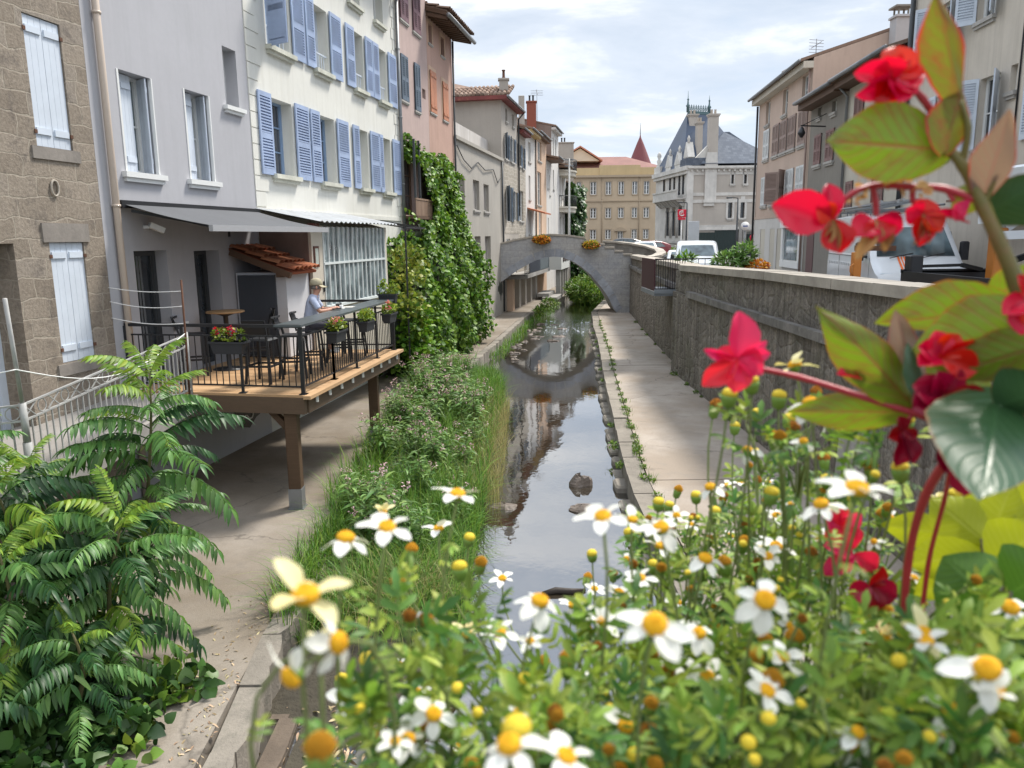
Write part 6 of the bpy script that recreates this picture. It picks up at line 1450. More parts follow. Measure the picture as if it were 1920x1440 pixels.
def van_extra(t,wz,zr,hw):
    for s in(-1,1):
        b=MB();b.bevbox(1.62,1.78,s*(hw+.16)-.09,s*(hw+.16)+.09,1.28,1.72,.03);b.bar((1.75,s*(hw-.05),1.35),(1.72,s*(hw+.14),1.4),.06);b.build('mirror',M['plastic'],t)
        for x in(.72,.98):b=MB();b.bevbox(x-.03,x+.03,s*(hw+.012)-.012,s*(hw+.012)+.012,.98,1.2,.008);b.build('door_handle',M['plastic'],t)
        b=MB()
        for x in(.84,2.0,-1.0):b.box(x-.006,x+.006,s*(hw+.001)-.003,s*(hw+.001)+.003,.45,1.35)
        b.box(-2.4,.6,s*(hw+.001)-.004,s*(hw+.001)+.004,1.36,1.375);b.build('door_seam',M['dgrey'],t)
        b=MB()
        for k in range(9):
            if k!=5:b.box(-2.0+.2*k,-1.88+.2*k,s*(hw*.975+.012)-.003,s*(hw*.975+.012)+.003,1.62,1.74+.05*(k%2))
        for k in range(12):b.box(-2.2+.2*k,-2.09+.2*k,s*(hw+.002)-.003,s*(hw+.002)+.003,1.1,1.17)
        b.build('faded_lettering',pm('faded_van_letters',(.40,.42,.44),.5) if s<0 else bpy.data.materials['faded_van_letters'],t)
    for s in(-1,1):
        b=MB();b.box(-2.5,1.6,s*(hw+.01)-.012,s*(hw+.01)+.012,.5,.6);b.build('side_moulding',M['plastic'],t)
    b=MB()
    for y0,y1 in((-.42,-.37),(-.34,-.31),(-.28,-.02)):
        b.grid(lambda u,v:(2.06+.56*u,y0+(y1-y0)*v,zr(2.06+.56*u)+.018),5,1,0,True,False)
    b.build('orange_stripes',pm('orange_vinyl',(.75,.16,.03),.4),t)
    b=MB();b.tube([(2.64,.07*math.cos(x),1.0+.07*math.sin(x)) for x in np.linspace(0,6.28,10)],.012,5,0,False);b.build('badge',M['rim'],t)
    b=MB()
    for s in(-.75,.75):b.bar((-2.4,s,2.52),(1.0,s,2.52),.04)
    for x in(-2.3,-1.4,-.5,.4,.95):b.bar((x,-.8,2.5),(x,.8,2.5),.035);b.bar((x,-.78,2.36),(x,-.78,2.52),.03);b.bar((x,.78,2.36),(x,.78,2.52),.03)
    b.tube([(-2.5,-.85,2.6),(1.1,-.85,2.6)],.03,6);b.tube([(-2.5,.85,2.6),(1.1,.85,2.6)],.03,6);b.build('roof_rack',M['zinc'],t)
    for k,yy in enumerate((-.45,.05)):
        b=MB();z=2.58+.04*k
        for s in(-.19,.19):b.bar((-2.2,yy+s,z),(1.3,yy+s,z+.1),.05,.07)
        for j in range(13):b.bar((-2.1+.27*j,yy-.19,z+.0+.0077*j),(-2.1+.27*j,yy+.19,z+.0077*j),.03)
        b.build('ladder',M['rim'],t)
    b=MB();b.bar((2.16,-.6,1.35),(2.02,-.05,1.46),.02);b.bar((2.16,.1,1.35),(2.02,.65,1.46),.02);b.build('wiper',M['plastic'],t)
VP=[(-2.7,2.28),(-2.62,2.38),(-1,2.42),(.9,2.38),(1.25,2.24),(1.42,2.06),(2.08,1.34),(2.3,1.2),(2.62,1.0),(2.7,.8),(2.72,.6)]
hd=math.atan2(-.985,-.17)
vehicle('delivery_van','big white van with ladders on its roof rack and orange stripes on the bonnet','van',(9.9,20.65,2.75),hd,5.4,2.02,VP,.28,1.3,.12,M['vwhite'],(2.05,1.44,.86,.76),[[(.95,1.38),(1.75,1.36),(1.45,1.95),(.95,2.0)]],(-1.85,1.75),None,.34,(2.70,.28,.78),[(2.56,.76,.9,.05,.15,.12)],van_extra)
VP2=[(-2.4,1.55),(-2.3,1.72),(-.6,1.78),(.5,1.75),(.85,1.62),(1.55,1.08),(1.9,.98),(2.38,.82),(2.44,.6),(2.45,.5)]
def v2x(t,wz,zr,hw):
    for s in(-1,1):
        b=MB();b.bevbox(1.05,1.17,s*(hw+.12)-.08,s*(hw+.12)+.08,.98,1.2,.03);b.build('mirror',M['plastic'],t)
    b=MB();b.box(2.46,2.49,-.6,.6,.5,.58);b.box(2.47,2.5,-.55,.55,.62,.66);b.build('grille',M['plastic'],t)
vehicle('small_van','white compact van parked facing the camera by the leafy planter','van',(8.6,36.6,2.65),math.atan2(-.985,-.2),4.9,1.92,VP2,.22,1.05,.14,M['vwhite'],(1.5,.92,.78,.68),[[(.3,1.12),(1.15,1.08),(.75,1.5),(.3,1.55)]],(-1.5,1.6),None,.31,None,[(2.36,.74,.74,.05,.14,.09)],v2x)
CP=[(-2.1,.9),(-1.95,1.2),(-1.2,1.45),(-.2,1.5),(.25,1.42),(.95,.98),(1.4,.92),(2.0,.74),(2.1,.55)]
SW=[[(-1.5,1.0),(-.4,1.0),(-.4,1.38),(-1.1,1.36)],[(-.3,1.0),(.7,.98),(.15,1.36),(-.3,1.39)]]
for name,lab,pos,hd_,pc in (('parked_car','black estate car parked across the square near the ochre door',(9.0,66,3.0),math.pi*.98,(.03,.033,.037)),('parked_car','dark red car half hidden behind the white one on the square',(11.3,66.5,2.75),math.pi*1.06,(.22,.025,.03)),('parked_car','small white car seen above the curved parapet',(10.1,59.5,2.75),-1.62,(.54,.55,.56)),('parked_car','pale silver car parked left of the white compact van',(9.35,43.0,2.4),-1.75,(.60,.63,.64))):
    vehicle(name,lab,'car',pos,hd_,4.2,1.75,CP,.2,.95,.25,carpaint('car_paint',pc),(.9,.3,.68,.58),SW,(-1.35,1.3),'cars parked on the square',.3,None,[(1.92,.6,.72,.05,.13,.07)])
# lorry with a crane seen behind the begonia
t=thing('crane_lorry','low black flatbed lorry with white crane boom and basket behind the begonia','lorry',(8,13,2.75))
b=MB();b.box(6.95,9.4,9.6,13.95,3.5,3.62);b.box(6.93,9.42,13.9,13.98,3.62,4.02);b.box(6.93,7.0,9.6,13.9,3.62,4.02);b.bar((6.93,13.95,4.02),(9.42,13.95,4.02),.1,.06);b.build('flatbed',M['black'],t)
b=MB();b.bevbox(6.98,7.2,13.75,13.99,3.5,4.3,.02);b.build('corner_post',M['black'],t)
b=MB();b.box(7.3,9.0,9,13.5,3.1,3.5);b.build('chassis',M['dgrey'],t)
for x in(7.25,9.1):
    for y in(10.5,13.1):
        b=MB();b.tube([(x-.14,y,3.17),(x+.14,y,3.17)],.42,18);b.build('wheel',M['rubber'],t)
b=MB();b.bevbox(8.2,8.42,13.4,13.62,3.62,4.75,.02);b.build('crane_column',pm('orange_paint',(.48,.17,.03),.45,.1,8),t)
b=MB();b.bar((8.0,13.6,4.95),(11,12.2,5.05),.3,.26);b.bar((8.1,13.3,4.62),(10.6,13.0,4.7),.14,.14);b.bar((8.4,13.5,4.75),(8.7,13.4,5.0),.16);b.build('boom',M['vwhite'],t)
b=MB();b.bevbox(8.25,9.9,12.9,13.6,5.15,5.75,.04);b.build('basket',M['vwhite'],t)
b=MB();b.bar((7.1,13.9,4.1),(7.9,13.8,4.12),.05);b.bar((7.9,13.8,4.12),(8.3,13.9,4.03),.07);b.bar((8.6,13.9,4.1),(9.3,13.85,4.35),.1);b.build('hydraulic_hose',M['rubber'],t)
t=thing('orange_stand','orange iron stand with a brown crossbar behind the river wall','stand',(6.12,14,2.88));b=MB();b.bevbox(6.06,6.2,13.93,14.07,2.88,4.36,.01);b.tube([(6.05,13.9,3.95),(5.99,13.9,4.02),(5.99,13.9,4.12),(6.05,13.9,4.16)],.012,6);b.build('post',bpy.data.materials['orange_paint'],t)
b=MB();b.bar((6.1,14,4.43),(6.8,14,4.42),.09,.09);b.build('crossbar',M['rust'],t)
# ---------------------------------------------------------------- plants: shared leaves
M['ivy']=leafm('creeper_leaf',(.06,.16,.012),(.20,.34,.03),.5,.3,.4,.02)
M['ivyc']=pm('creeper_dark_core',(.02,.03,.012),.95,.4,6)  # dark backing added behind the creeper leaves to stop see-through gaps
M['yclimb']=leafm('yellowing_climber_leaf',(.12,.20,.03),(.34,.36,.05),.5,.3,.35,.03)
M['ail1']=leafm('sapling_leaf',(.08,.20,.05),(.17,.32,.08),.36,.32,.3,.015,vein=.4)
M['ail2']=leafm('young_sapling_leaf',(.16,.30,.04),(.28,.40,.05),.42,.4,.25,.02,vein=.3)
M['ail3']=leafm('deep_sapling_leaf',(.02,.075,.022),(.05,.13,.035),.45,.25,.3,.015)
M['stem']=pm('green_brown_stem',(.13,.12,.05),.7,.2,20)
M['rstem']=pm('reddish_stalk',(.22,.09,.04),.6,.2,20)
M['gra1']=leafm('bank_grass_blade',(.07,.18,.02),(.20,.34,.05),.5,.35,.4,.03)
M['gra2']=leafm('straw_blade',(.30,.27,.10),(.42,.36,.17),.6,.3,.3,.02)
M['soap']=leafm('riverside_leaf',(.09,.20,.04),(.21,.34,.09),.5,.3,.35,.02)
M['pinkfl']=leafm('pale_pink_petal',(.60,.36,.42),(.68,.50,.52),.6,.3,.2,.02)
M['weed']=leafm('weed_leaf',(.08,.17,.02),(.20,.30,.04),.5,.3,.35,.03)
M['bramble']=leafm('dark_creeper_leaf',(.02,.06,.015),(.07,.15,.03),.45,.25,.35,.02)
IVT=leaf_t(1,((0,.15),(.2,.5),(.45,.42),(.6,.48),(.8,.2),(1,.0)),.15,.2,4,1)
LAN=leaf_t(1,((0,.02),(.2,.10),(.5,.13),(.8,.08),(1,0)),.35,.45,4,1)
def curtain(b,n,fn,smin,smax,T=IVT,m=0,lay=.12):
    """leaves hung over a bulging surface fn()->(point,outward)"""
    P=[];O=[]
    while len(P)<n:
        r=fn()
        if r is None:continue
        P.append(r[0]);O.append(r[1])
    P=np.array(P);O=np.array(O)
    P=P-O*RNG.uniform(0,lay,(n,1))
    d=RNG.normal(size=(n,3))*.55+np.array([0,0,-.55])+O*.35;nn_=O*1.0+RNG.normal(size=(n,3))*.35+np.array([0,0,.5])
    b.inst(T,rotms(d,nn_)*RNG.uniform(smin,smax,(n,1,1)),P,m,True)
# ---------------------------------------------------------------- creeper on the pink house
iv=thing('climbing_creeper','big green climbing creeper covering the lower pink house to the path','climber',tuple(FL.w(32,.4,.4)))
def ivt(a,z):
    """how far the creeper stands off the wall, or None outside it"""
    top=np.interp(a,[24,25.4,27.4,27.75,28.3,29.5,31,33,34.3,35.2,36,36.4],[3.6,4.6,5.0,8.1,8.2,7.75,7.85,8.0,7.6,6.3,4.6,3])
    lft=np.interp(z,[.3,2,4.5,6,8.3],[24.6,24.4,25.4,27.75,27.7]);rgt=np.interp(z,[.3,1.4,3,4.6,6.2,7.7,8.2],[33.6,35.2,35.6,36.1,35.4,34.5,33.6])
    if not(lft<a<rgt and .3<z<top):return None
    if 27.6<a<29.5-.25*math.sin(z*3) and 5.3<z<7.3:return None
    e=min(1,(a-lft)/.9,(rgt-a)/1.1,(top-z)/.8+.25)
    bul=np.interp(z,[.3,1,2.2,3.6,4.6,6,8],[1.2,1.45,1.5,1.3,.8,.55,.35])
    return max(.06,bul*max(0,e)**.6*(1+.22*math.sin(a*2.1+z*1.3)+.16*math.sin(a*4.7-z*3.1)))
def ivs():
    a=random.uniform(24.2,36.6);z=random.uniform(.3,8.3);t=ivt(a,z)
    if t is None:return None
    o=FL.n+Vector((0,0,.25))+FL.u*random.uniform(-.3,.3)-FL.u*.25;o.normalize();p=FL.w(a,t*random.uniform(.82,1.05),z);return p,o
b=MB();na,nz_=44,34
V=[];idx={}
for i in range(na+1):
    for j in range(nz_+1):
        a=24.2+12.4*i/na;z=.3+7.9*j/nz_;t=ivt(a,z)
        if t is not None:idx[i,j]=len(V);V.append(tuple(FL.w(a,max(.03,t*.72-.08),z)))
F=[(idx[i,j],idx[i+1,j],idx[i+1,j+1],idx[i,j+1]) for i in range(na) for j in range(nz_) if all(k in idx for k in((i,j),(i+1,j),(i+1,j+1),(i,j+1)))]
b.add(V,F,0,None,True);b.build('dark_core',M['ivyc'],iv)
b=MB();curtain(b,15500,ivs,.10,.19);b.build('foliage',M['ivy'],iv)
b=MB()
for k in range(40):       # loose shoots breaking the outline
    r=None
    while r is None:
        a=random.uniform(27.6,36.3);z=random.uniform(3.5,8.2) if k<26 else random.uniform(.6,3);t=ivt(a,z)
        if t is not None and (t<.5 or k>=26):r=FL.w(a,t,z)
    d=Vector((random.uniform(-.3,.5),random.uniform(-.5,.2),random.uniform(-.6,.7)))*random.uniform(.4,.9)
    for q in range(9):
        p=r+d*(q/8)+Vector((0,0,-.25*(q/8)**2));scatter(b,IVT,tuple(p),(.06,.06,.06),3,.07,.14)
b.build('shoots',M['ivy'],iv)
yc=thing('yellowing_climber','yellow green climber on the black frame at the corner of the terrace','climber',tuple(FL.w(25.5,1.6,.6)))
b=MB()
for k in range(20):
    a,t,z=random.uniform(22.9,25.3),random.uniform(1.0,1.75),random.uniform(1.8,4.3)
    if z>3.5 and a<23.6:continue
    scatter(b,IVT,tuple(FL.w(a,t*np.interp(z,[1.4,3,4.3],[1.15,1,.75]),z)),(.34,.34,.3),50,.09,.17)
b.build('foliage',M['yclimb'],yc)
b=MB()
for k in range(20):
    a,t,z=random.uniform(22.8,25.6),random.uniform(1.0,1.8),random.uniform(.6,2.6);scatter(b,IVT,tuple(FL.w(a,t,z)),(.45,.5,.4),55,.09,.17)
b.build('lower_foliage',M['ivy'],yc)
b=MB();w=FL.w
b.bar(w(23.3,1.5,.4),w(23.3,1.5,5.0),.045)
b.bar(w(23.3,1.5,5.0),w(25.2,1.5,5.0),.04);b.bar(w(23.3,1.5,5.0),w(23.2,.1,5.25),.035);b.bar(w(25.2,1.5,5.0),w(25.2,.1,5.25),.035);b.bar(w(24.3,1.5,5.0),w(24.3,.1,5.25),.035);b.build('frame',M['black'],yc)
b=MB();b.fbox(FL,22.6,25.6,.03,.95,1.7,1.9);b.fbox(FL,22.6,25.4,.9,.96,1.9,3.0);o=b.build('platform_screen',M['dgrey'],yc)
# ivy column on the end house
ic=thing('ivy_column','tall ivy clad column of green at the end of the left row','climber',tuple(FL.w(82,1,.4)));b=MB()
def ics():
    a=random.uniform(77.5,86);z=random.uniform(.5,9.6);t=.5+.9*math.sin(math.pi*(a-77)/9.5)+.25*math.sin(z*2+a)
    return FL.w(a,t,z),(FL.n-FL.u*.5+Vector((0,0,.2))).normalized()
curtain(b,2600,ics,.3,.5,IVT,0,.5);b.build('foliage',M['bramble'],ic)
b=MB();b.fbox(FL,77.6,85.5,.05,.55,.4,9.2);b.build('dark_core',M['ivyc'],ic)  # dark filler box added behind the ivy leaves
# ---------------------------------------------------------------- feather-leaved saplings on the left path
def frond(n=11,L=1.0,lw=.22,droop=.5,rise=.25,fwd=.35,hang=.55,seed=0):
    rg=np.random.default_rng(seed);ts=[]
    def cur(s):return np.array([L*s*(1-.12*s*s),.03*math.sin(s*3),L*(rise*s-droop*s*s)])
    T=leaf_t(1,((0,.03),(.12,.11),(.4,.125),(.75,.07),(1,.0)),.3,.35,4,1)
    for i in range(n):
        s=.16+.82*i/(n-1);p=cur(s);tg=cur(min(1,s+.02))-cur(s-.02);tg/=np.linalg.norm(tg)
        sz=lw*(1-.55*abs(s-.45)**1.3)*rg.uniform(.85,1.1)
        for sg in(-1,1):
            d=tg*fwd*rg.uniform(.7,1.4)+np.array([0,sg,0])*1.0+np.array([0,0,-hang*rg.uniform(.5,1.5)]);nrm=np.array([0,-.0,1.])+rg.normal(size=3)*.2+np.array([.25,sg*.3,0])
            ts.append((T,rotm(d,nrm)*sz,p))
    ts.append((T,rotm(cur(1)-cur(.95),(0,0,1))*lw*.8,cur(1)))
    V=[];U=[];k=8
    for i in range(k+1):
        s=i/k;p=cur(s);r=.009*(1-.7*s)
        for j in range(3):an=2.1*j;V.append((p[0],p[1]+r*math.cos(an),p[2]+r*math.sin(an)));U.append((s,.9))
    F=[(i*3+j,i*3+(j+1)%3,i*3+3+(j+1)%3,i*3+3+j) for i in range(k) for j in range(3)]
    ts.append((tmpl(V,F,U),np.eye(3),np.zeros(3)));return join_t(ts)
FRD=[frond(16,1,.24,.45,.3,.35,.5,1),frond(14,1,.26,.75,.45,.3,.8,2),frond(17,1,.22,.3,.12,.45,.35,3),frond(15,1,.25,.6,.2,.4,.65,4)]
def sapling(x,y,h,lean,nf,L,lab,zlo=.3,mats=(0,1,2),sd=0):
    rg=random.Random(sd);t=thing('feather_leaf_sapling',lab,'sapling',(x,y,.4),'feather leaved saplings by the left path')
    pts=[(x+lean[0]*s+.05*math.sin(s*5+sd),y+lean[1]*s+.05*math.cos(s*4+sd),.4+h*s) for s in np.linspace(0,1,9)]
    b=MB();b.tube(pts,[.035*(1-.75*k/8) for k in range(9)],7);b.build('trunk',M['stem'],t)
    bs=[MB(),MB(),MB()];an=rg.uniform(0,6)
    for i in range(nf):
        s=zlo+(1-zlo)*((i+.5)/nf)**.85;an+=2.4+rg.uniform(-.3,.3);k=s*8;i0=min(7,int(k));p=np.array(pts[i0])*(1-(k-i0))+np.array(pts[i0+1])*(k-i0)
        el=np.interp(s,[0,.6,.9,1],[-.1,.1,.55,1.1])+rg.uniform(-.15,.15);d=np.array([math.cos(an)*math.cos(el),math.sin(an)*math.cos(el),math.sin(el)]);ll=L*rg.uniform(.75,1.15)*np.interp(s,[0,.75,1],[1,1.05,.6])
        R=rotm(d,(0,0,1))*ll;q=0 if rg.random()<.62 else 2  # darker fronds are picked at random, a variation in leaf colour
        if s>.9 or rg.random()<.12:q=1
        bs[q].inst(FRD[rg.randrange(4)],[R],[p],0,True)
    for q,nm in((0,'foliage'),(1,'young_foliage'),(2,'dark_foliage')):
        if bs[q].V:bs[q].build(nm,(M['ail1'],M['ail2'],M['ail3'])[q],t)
sapling(-4.05,8.15,2.95,(.2,-.1),52,.92,'tallest feather leaved sapling, its top before the white railing',.2,sd=3)
sapling(-4.75,7.2,2.2,(-.1,-.15),42,.9,'feather leaved sapling with spreading crown at the left edge below the landing',.2,sd=5)
sapling(-3.95,7.0,1.75,(.25,-.05),40,.88,'feather leaved sapling leaning out over the left footpath',.15,sd=8)
sapling(-4.5,6.3,1.75,(.1,.05),40,.82,'low broad feather leaved sapling in front of the tallest one',.15,sd=11)
sapling(-5.3,6.5,2.1,(-.15,-.1),30,.82,'feather leaved sapling cut by the left edge of the view',.2,sd=14)
sapling(-3.85,6.15,1.05,(.1,.0),22,.62,'small feather leaved sapling nearest the bare path',.1,sd=17)
sapling(-4.6,5.5,1.35,(-.05,.0),26,.7,'feather leaved sapling nearest the bottom left corner',.15,sd=19)
sapling(-5.5,7.55,2.6,(-.1,.05),34,.85,'feather leaved sapling standing tall against the white railing post',.3,sd=29)
sapling(-5.0,8.0,2.1,(-.1,-.1),28,.75,'feather leaved sapling close under the concrete landing',.25,sd=23)
gc=thing('ground_creeper','dark lobed creeper spreading over the path under the saplings','creeper',(-3.9,5.8,.4));b=MB();P=[];k=0
for q in range(150):
    x=random.gauss(-4.0,.42);y=random.gauss(5.6,.7)
    if x>-3.2+.25*math.sin(y*3) or y<4.3:continue
    scatter(b,IVT,(x,y,.45+random.random()*.4*min(1,max(.1,-3.3-x))),(.2,.2,.12),20,.09,.17)
b.build('foliage',M['bramble'],gc)
b=MB()
gc=thing('ground_creeper','bright green leafy shoots creeping out over the bare left path','creeper',(-3.35,6,.4))
for q in range(26):
    x,y=random.gauss(-3.38,.16),random.uniform(4.6,7.6);scatter(b,IVT,(x,y,.47),(.14,.14,.06),11,.08,.13)
b.build('foliage',M['weed'],gc)
# ---------------------------------------------------------------- river bank: grass, flowering weeds
def blades(b,P,Lm,wm,m=0,lean=.6,n=4):
    k=len(P);L=RNG.uniform(*Lm,k);az_=RNG.uniform(0,6.283,k);ln=RNG.uniform(.15,lean,k);wd=RNG.uniform(*wm,k)
    dx,dy=np.cos(az_),np.sin(az_);V=np.zeros((k,2*n+1,3));U=np.zeros((k,2*n+1,2))
    for i in range(n+1):
        s=i/n;cx=L*ln*s**1.9;cz=L*(s-.42*ln*s**2.2*1.1);px=P[:,0]+dx*cx;py=P[:,1]+dy*cx;pz=P[:,2]+cz;hw=wd*(1-s**1.6)*.5
        if i<n:
            V[:,2*i]=np.stack([px-dy*hw,py+dx*hw,pz],1);V[:,2*i+1]=np.stack([px+dy*hw,py-dx*hw,pz],1);U[:,2*i]=(s,.2);U[:,2*i+1]=(s,.8)
        else:V[:,2*n]=np.stack([px,py,pz],1);U[:,2*n]=(1,.5)
    f=[];c=[]
    for i in range(n-1):f+=[2*i,2*i+1,2*i+3,2*i+2];c.append(4)
    f+=[2*n-2,2*n-1,2*n];c.append(3);f=np.array(f);nv=2*n+1
    b._add(V.reshape(-1,3),(f[None]+(np.arange(k)*nv)[:,None]).ravel(),np.tile(c,k),m,U.reshape(-1,2),True)
def bankpts(k,y0,y1,x0=-1.5,x1=1.1):
    y=RNG.uniform(y0,y1,k);e=np.sin(y*37.7)*.5+RNG.normal(size=k)*.35;y=np.where(y<9.2,y+np.abs(e)*1.1*(9.2-y),y);cx=-1.55+.02*(y-15)
    x=cx+RNG.uniform(x0,x1,k)*np.interp(y,[7,8.5,23,25.5],[.5,1,1,.7]);z=np.array([max(.0,bankz(a,c)) if a>interp(LC,c) else .4 for a,c in zip(x,y)]);return np.stack([x,y,z],1)
b=MB();blades(b,bankpts(9500,8.0,13.5,-1.2,1.05),(.25,.8),(.009,.018),0,1.3);blades(b,bankpts(8500,12,25.6,-1.45),(.35,1.0),(.01,.022),0,1.1);blades(b,bankpts(5000,20.5,25.8,-.2,1.15),(.35,.8),(.012,.022),0,1.0)
tag(b.build('bank_grass',M['gra1']),'tall green grass covering the river bank','grass',None,'stuff')
b=MB();P=bankpts(700,7.8,9.6,-.6,.9);blades(b,P,(.4,.8),(.006,.012),0,1.3);blades(b,bankpts(1500,13,22,.5,1.35),(.4,.9),(.006,.012),0,.9);tag(b.build('straw_grass',M['gra2']),'pale dry grass at the near end of the bank','grass',None,'stuff')
def wild(kind,sd):
    rg=random.Random(sd);t=thing('wild_flower','pale pink flowering leafy weed standing in the bank grass','wild flower',(0,0,0),'pink flowering weeds on the river bank')
    b=MB();bl=MB();ns=7
    for q in range(ns):
        h=rg.uniform(.65,1.15);lx,ly=rg.uniform(-.3,.3),rg.uniform(-.3,.3);x0,y0=rg.uniform(-.13,.13),rg.uniform(-.13,.13)
        pts=[(x0+lx*s*s,y0+ly*s*s,h*s) for s in np.linspace(0,1,6)];b.tube(pts,[.006*(1-.1*k) for k in range(6)],4,cap=False)
        P=[];D=[]
        for i in range(12):
            s=.12+.84*i/12;p=(x0+lx*s*s,y0+ly*s*s,h*s);an=i*1.57+rg.uniform(-.3,.3)
            for e in(0,math.pi):P.append(p);D.append((math.cos(an+e),math.sin(an+e),rg.uniform(.1,.7)))
        P=np.array(P);D=np.array(D);bl.inst(LAN,rotms(D,np.array([[0,0,1.]]*len(P))+RNG.normal(size=(len(P),3))*.2)*RNG.uniform(.13,.23,(len(P),1,1)),P,0,True)
        if q==0 or rg.random()<(.6 if kind==0 else .15):bf=MB();scatter(bf,PT,(pts[-1][0],pts[-1][1],h+.01),(.055,.055,.06),16,.02,.036,0,.2,1.2);bf.build('flower_head',M['pinkfl'],t)
    b.build('stems',M['stem'],t);bl.build('foliage',M['soap'] ,t)
    return t
PR=[wild(0,1),wild(0,2),wild(1,3),wild(1,4)]
spots=[tuple(p) for p in np.concatenate([bankpts(64,10.0,20,-1.3,.75),bankpts(22,19,24.5,-1.3,.2)])]
spots=[p for p in spots if not(p[0]<-2.55 and p[1]<14.5)]
for i,(x,y,z) in enumerate(spots):
    o=PR[i] if i<4 else dup(PR[i%4],(0,0,0));s=random.uniform(.5,1.15)
    o.location=(x,y,z-.02);o.rotation_euler=(0,0,random.uniform(0,6));o.scale=(s,s,s)
# ---------------------------------------------------------------- weeds, bushes, tubs
def tuft(sd):
    t=thing('weed_tuft','small green weed tuft rooted in a joint of the right footpath','weed',(0,0,0),'weed tufts along the right footpath');b=MB();scatter(b,IVT,(0,0,.03),(.09,.2,.045),40,.03,.065);blades(b,np.array([[random.gauss(0,.07),random.gauss(0,.12),0] for _ in range(40)]),(.08,.22),(.006,.012),0,.9);b.build('foliage',M['weed'],t);return t
TF=[tuft(k) for k in range(3)];n=0
sp=[(interp(RE,y)+.35+random.gauss(0,.02),y) for y in np.concatenate([np.linspace(10.2,12.6,4),np.linspace(13.6,20,14),np.linspace(21,27,7),np.linspace(28,40,12)])+RNG.uniform(-.2,.2,37)]
sp+=[(interp(RE,y)+random.uniform(-.12,.0),y) for y in(12,14.8,16.2,18,24,26,29,31.5,33,36,39)]
sp+=[(interp(WB,y)-.16,y) for y in(9,11.9,13.2,14.8,16,18,19.4,20.6,21.2,22.4,24,26,28.6,31,34,36,39)]
for x,y in sp:
    o=TF[n] if n<3 else dup(TF[n%3],(0,0,0));o.location=(x,y,.40 if x>interp(RE,y)+.1 else .25);o.rotation_euler=(0,0,random.uniform(-.4,.4));s=random.uniform(.45,1.1);o.scale=(s,s*1.2,s);n+=1
def leafbush(name,lab,cat,blobs,T,mt,s,inner=True):
    t=thing(name,lab,cat,(blobs[0][0],blobs[0][1],blobs[0][2]-blobs[0][5]));b=MB()
    for (x,y,z,rx,ry,rz,k) in blobs:scatter(b,T,(x,y,z),(rx,ry,rz),k,*s)
    b.build('foliage',mt,t)
    if inner:
        b=MB();x,y,z,rx,ry,rz,k=blobs[0]
        for q in range(9):
            an=q*.7;b.tube([(x,y,z-rz),(x+rx*.3*math.cos(an),y+ry*.3*math.sin(an),z),(x+rx*.8*math.cos(an),y+ry*.8*math.sin(an),z+rz*.6)],[.03,.02,.008],5)
        b.build('branches',M['stem'],t)
leafbush('waterside_bush','lush light green bush by the water beyond the footbridge','bush',[(5.1,55.5,.75,1.0,1.2,.7,1500),(6.1,54.5,.45,.7,.9,.5,700),(4.6,56.8,.95,.6,.8,.7,600),(5.7,57.5,1.2,.9,1.0,.75,600)],LAN,M['weed'],(.22,.42))
leafbush('waterside_bush','darker green bush further upstream behind the light green one','bush',[(7.2,64,1.5,1.6,2.2,1.4,1500),(6.2,61,1.0,.9,1.3,.8,500)],IVT,M['bramble'],(.2,.38))
leafbush('waterside_bush','small bush on the left kerb before the rapids','bush',[(2.35,47.6,.62,.55,.7,.35,420),(1.6,44.5,.5,.3,.6,.2,200)],LAN,M['weed'],(.14,.28),False)
leafbush('planter_shrub','leafy green shrub in a tub behind the river parapet','shrub',[(7.25,26.2,3.72,.55,.45,.38,520),(7.75,26.3,4.0,.4,.4,.4,330)],LAN,M['soap'],(.14,.28))
leafbush('orange_flower_bed','low clump of orange flowers beside the leafy tub','flowers',[(8.15,26.1,3.6,.42,.35,.26,520)],PT,M['marig'],(.06,.11),False)
b=MB();b.bevbox(6.7,8.6,25.85,26.6,2.88,3.42,.04);tag(b.build('planter_tub',M['conc']),'concrete tub holding the shrub and orange flowers','tub')
leafbush('spiky_plant','small spiky plant on the parapet behind the steel platform','plant',[(6.55,29.5,3.72,.3,.3,.26,160)],LAN,M['gra1'],(.2,.36),False)
leafbush('street_plant','pale green plant at the foot of the information panel','plant',[(10.4,47.6,3.5,.8,.5,.5,300)],LAN,M['weed'],(.25,.45),False)
# fringe at the left kerb far and at the foot of the creeper
b=MB();P=[]
for y in np.linspace(30,52,900):P.append((interp(LC,y)+RNG.uniform(-.05,.35),y+RNG.uniform(-.2,.2),RNG.uniform(-.02,.12)))
blades(b,np.array(P),(.15,.5),(.015,.03),0,.9);tag(b.build('kerb_grass',M['gra1']),'grass fringe along the far left kerb','grass',None,'stuff')
leafbush('bank_weed','yellow green weeds at the foot of the creeper on the path','weed',[(-3.35,30.2,.62,.45,1.6,.28,520),(-2.75,33,.5,.3,1.2,.16,260),(-3.8,27.5,.6,.5,1.2,.3,400)],LAN,M['weed'],(.13,.26),False)
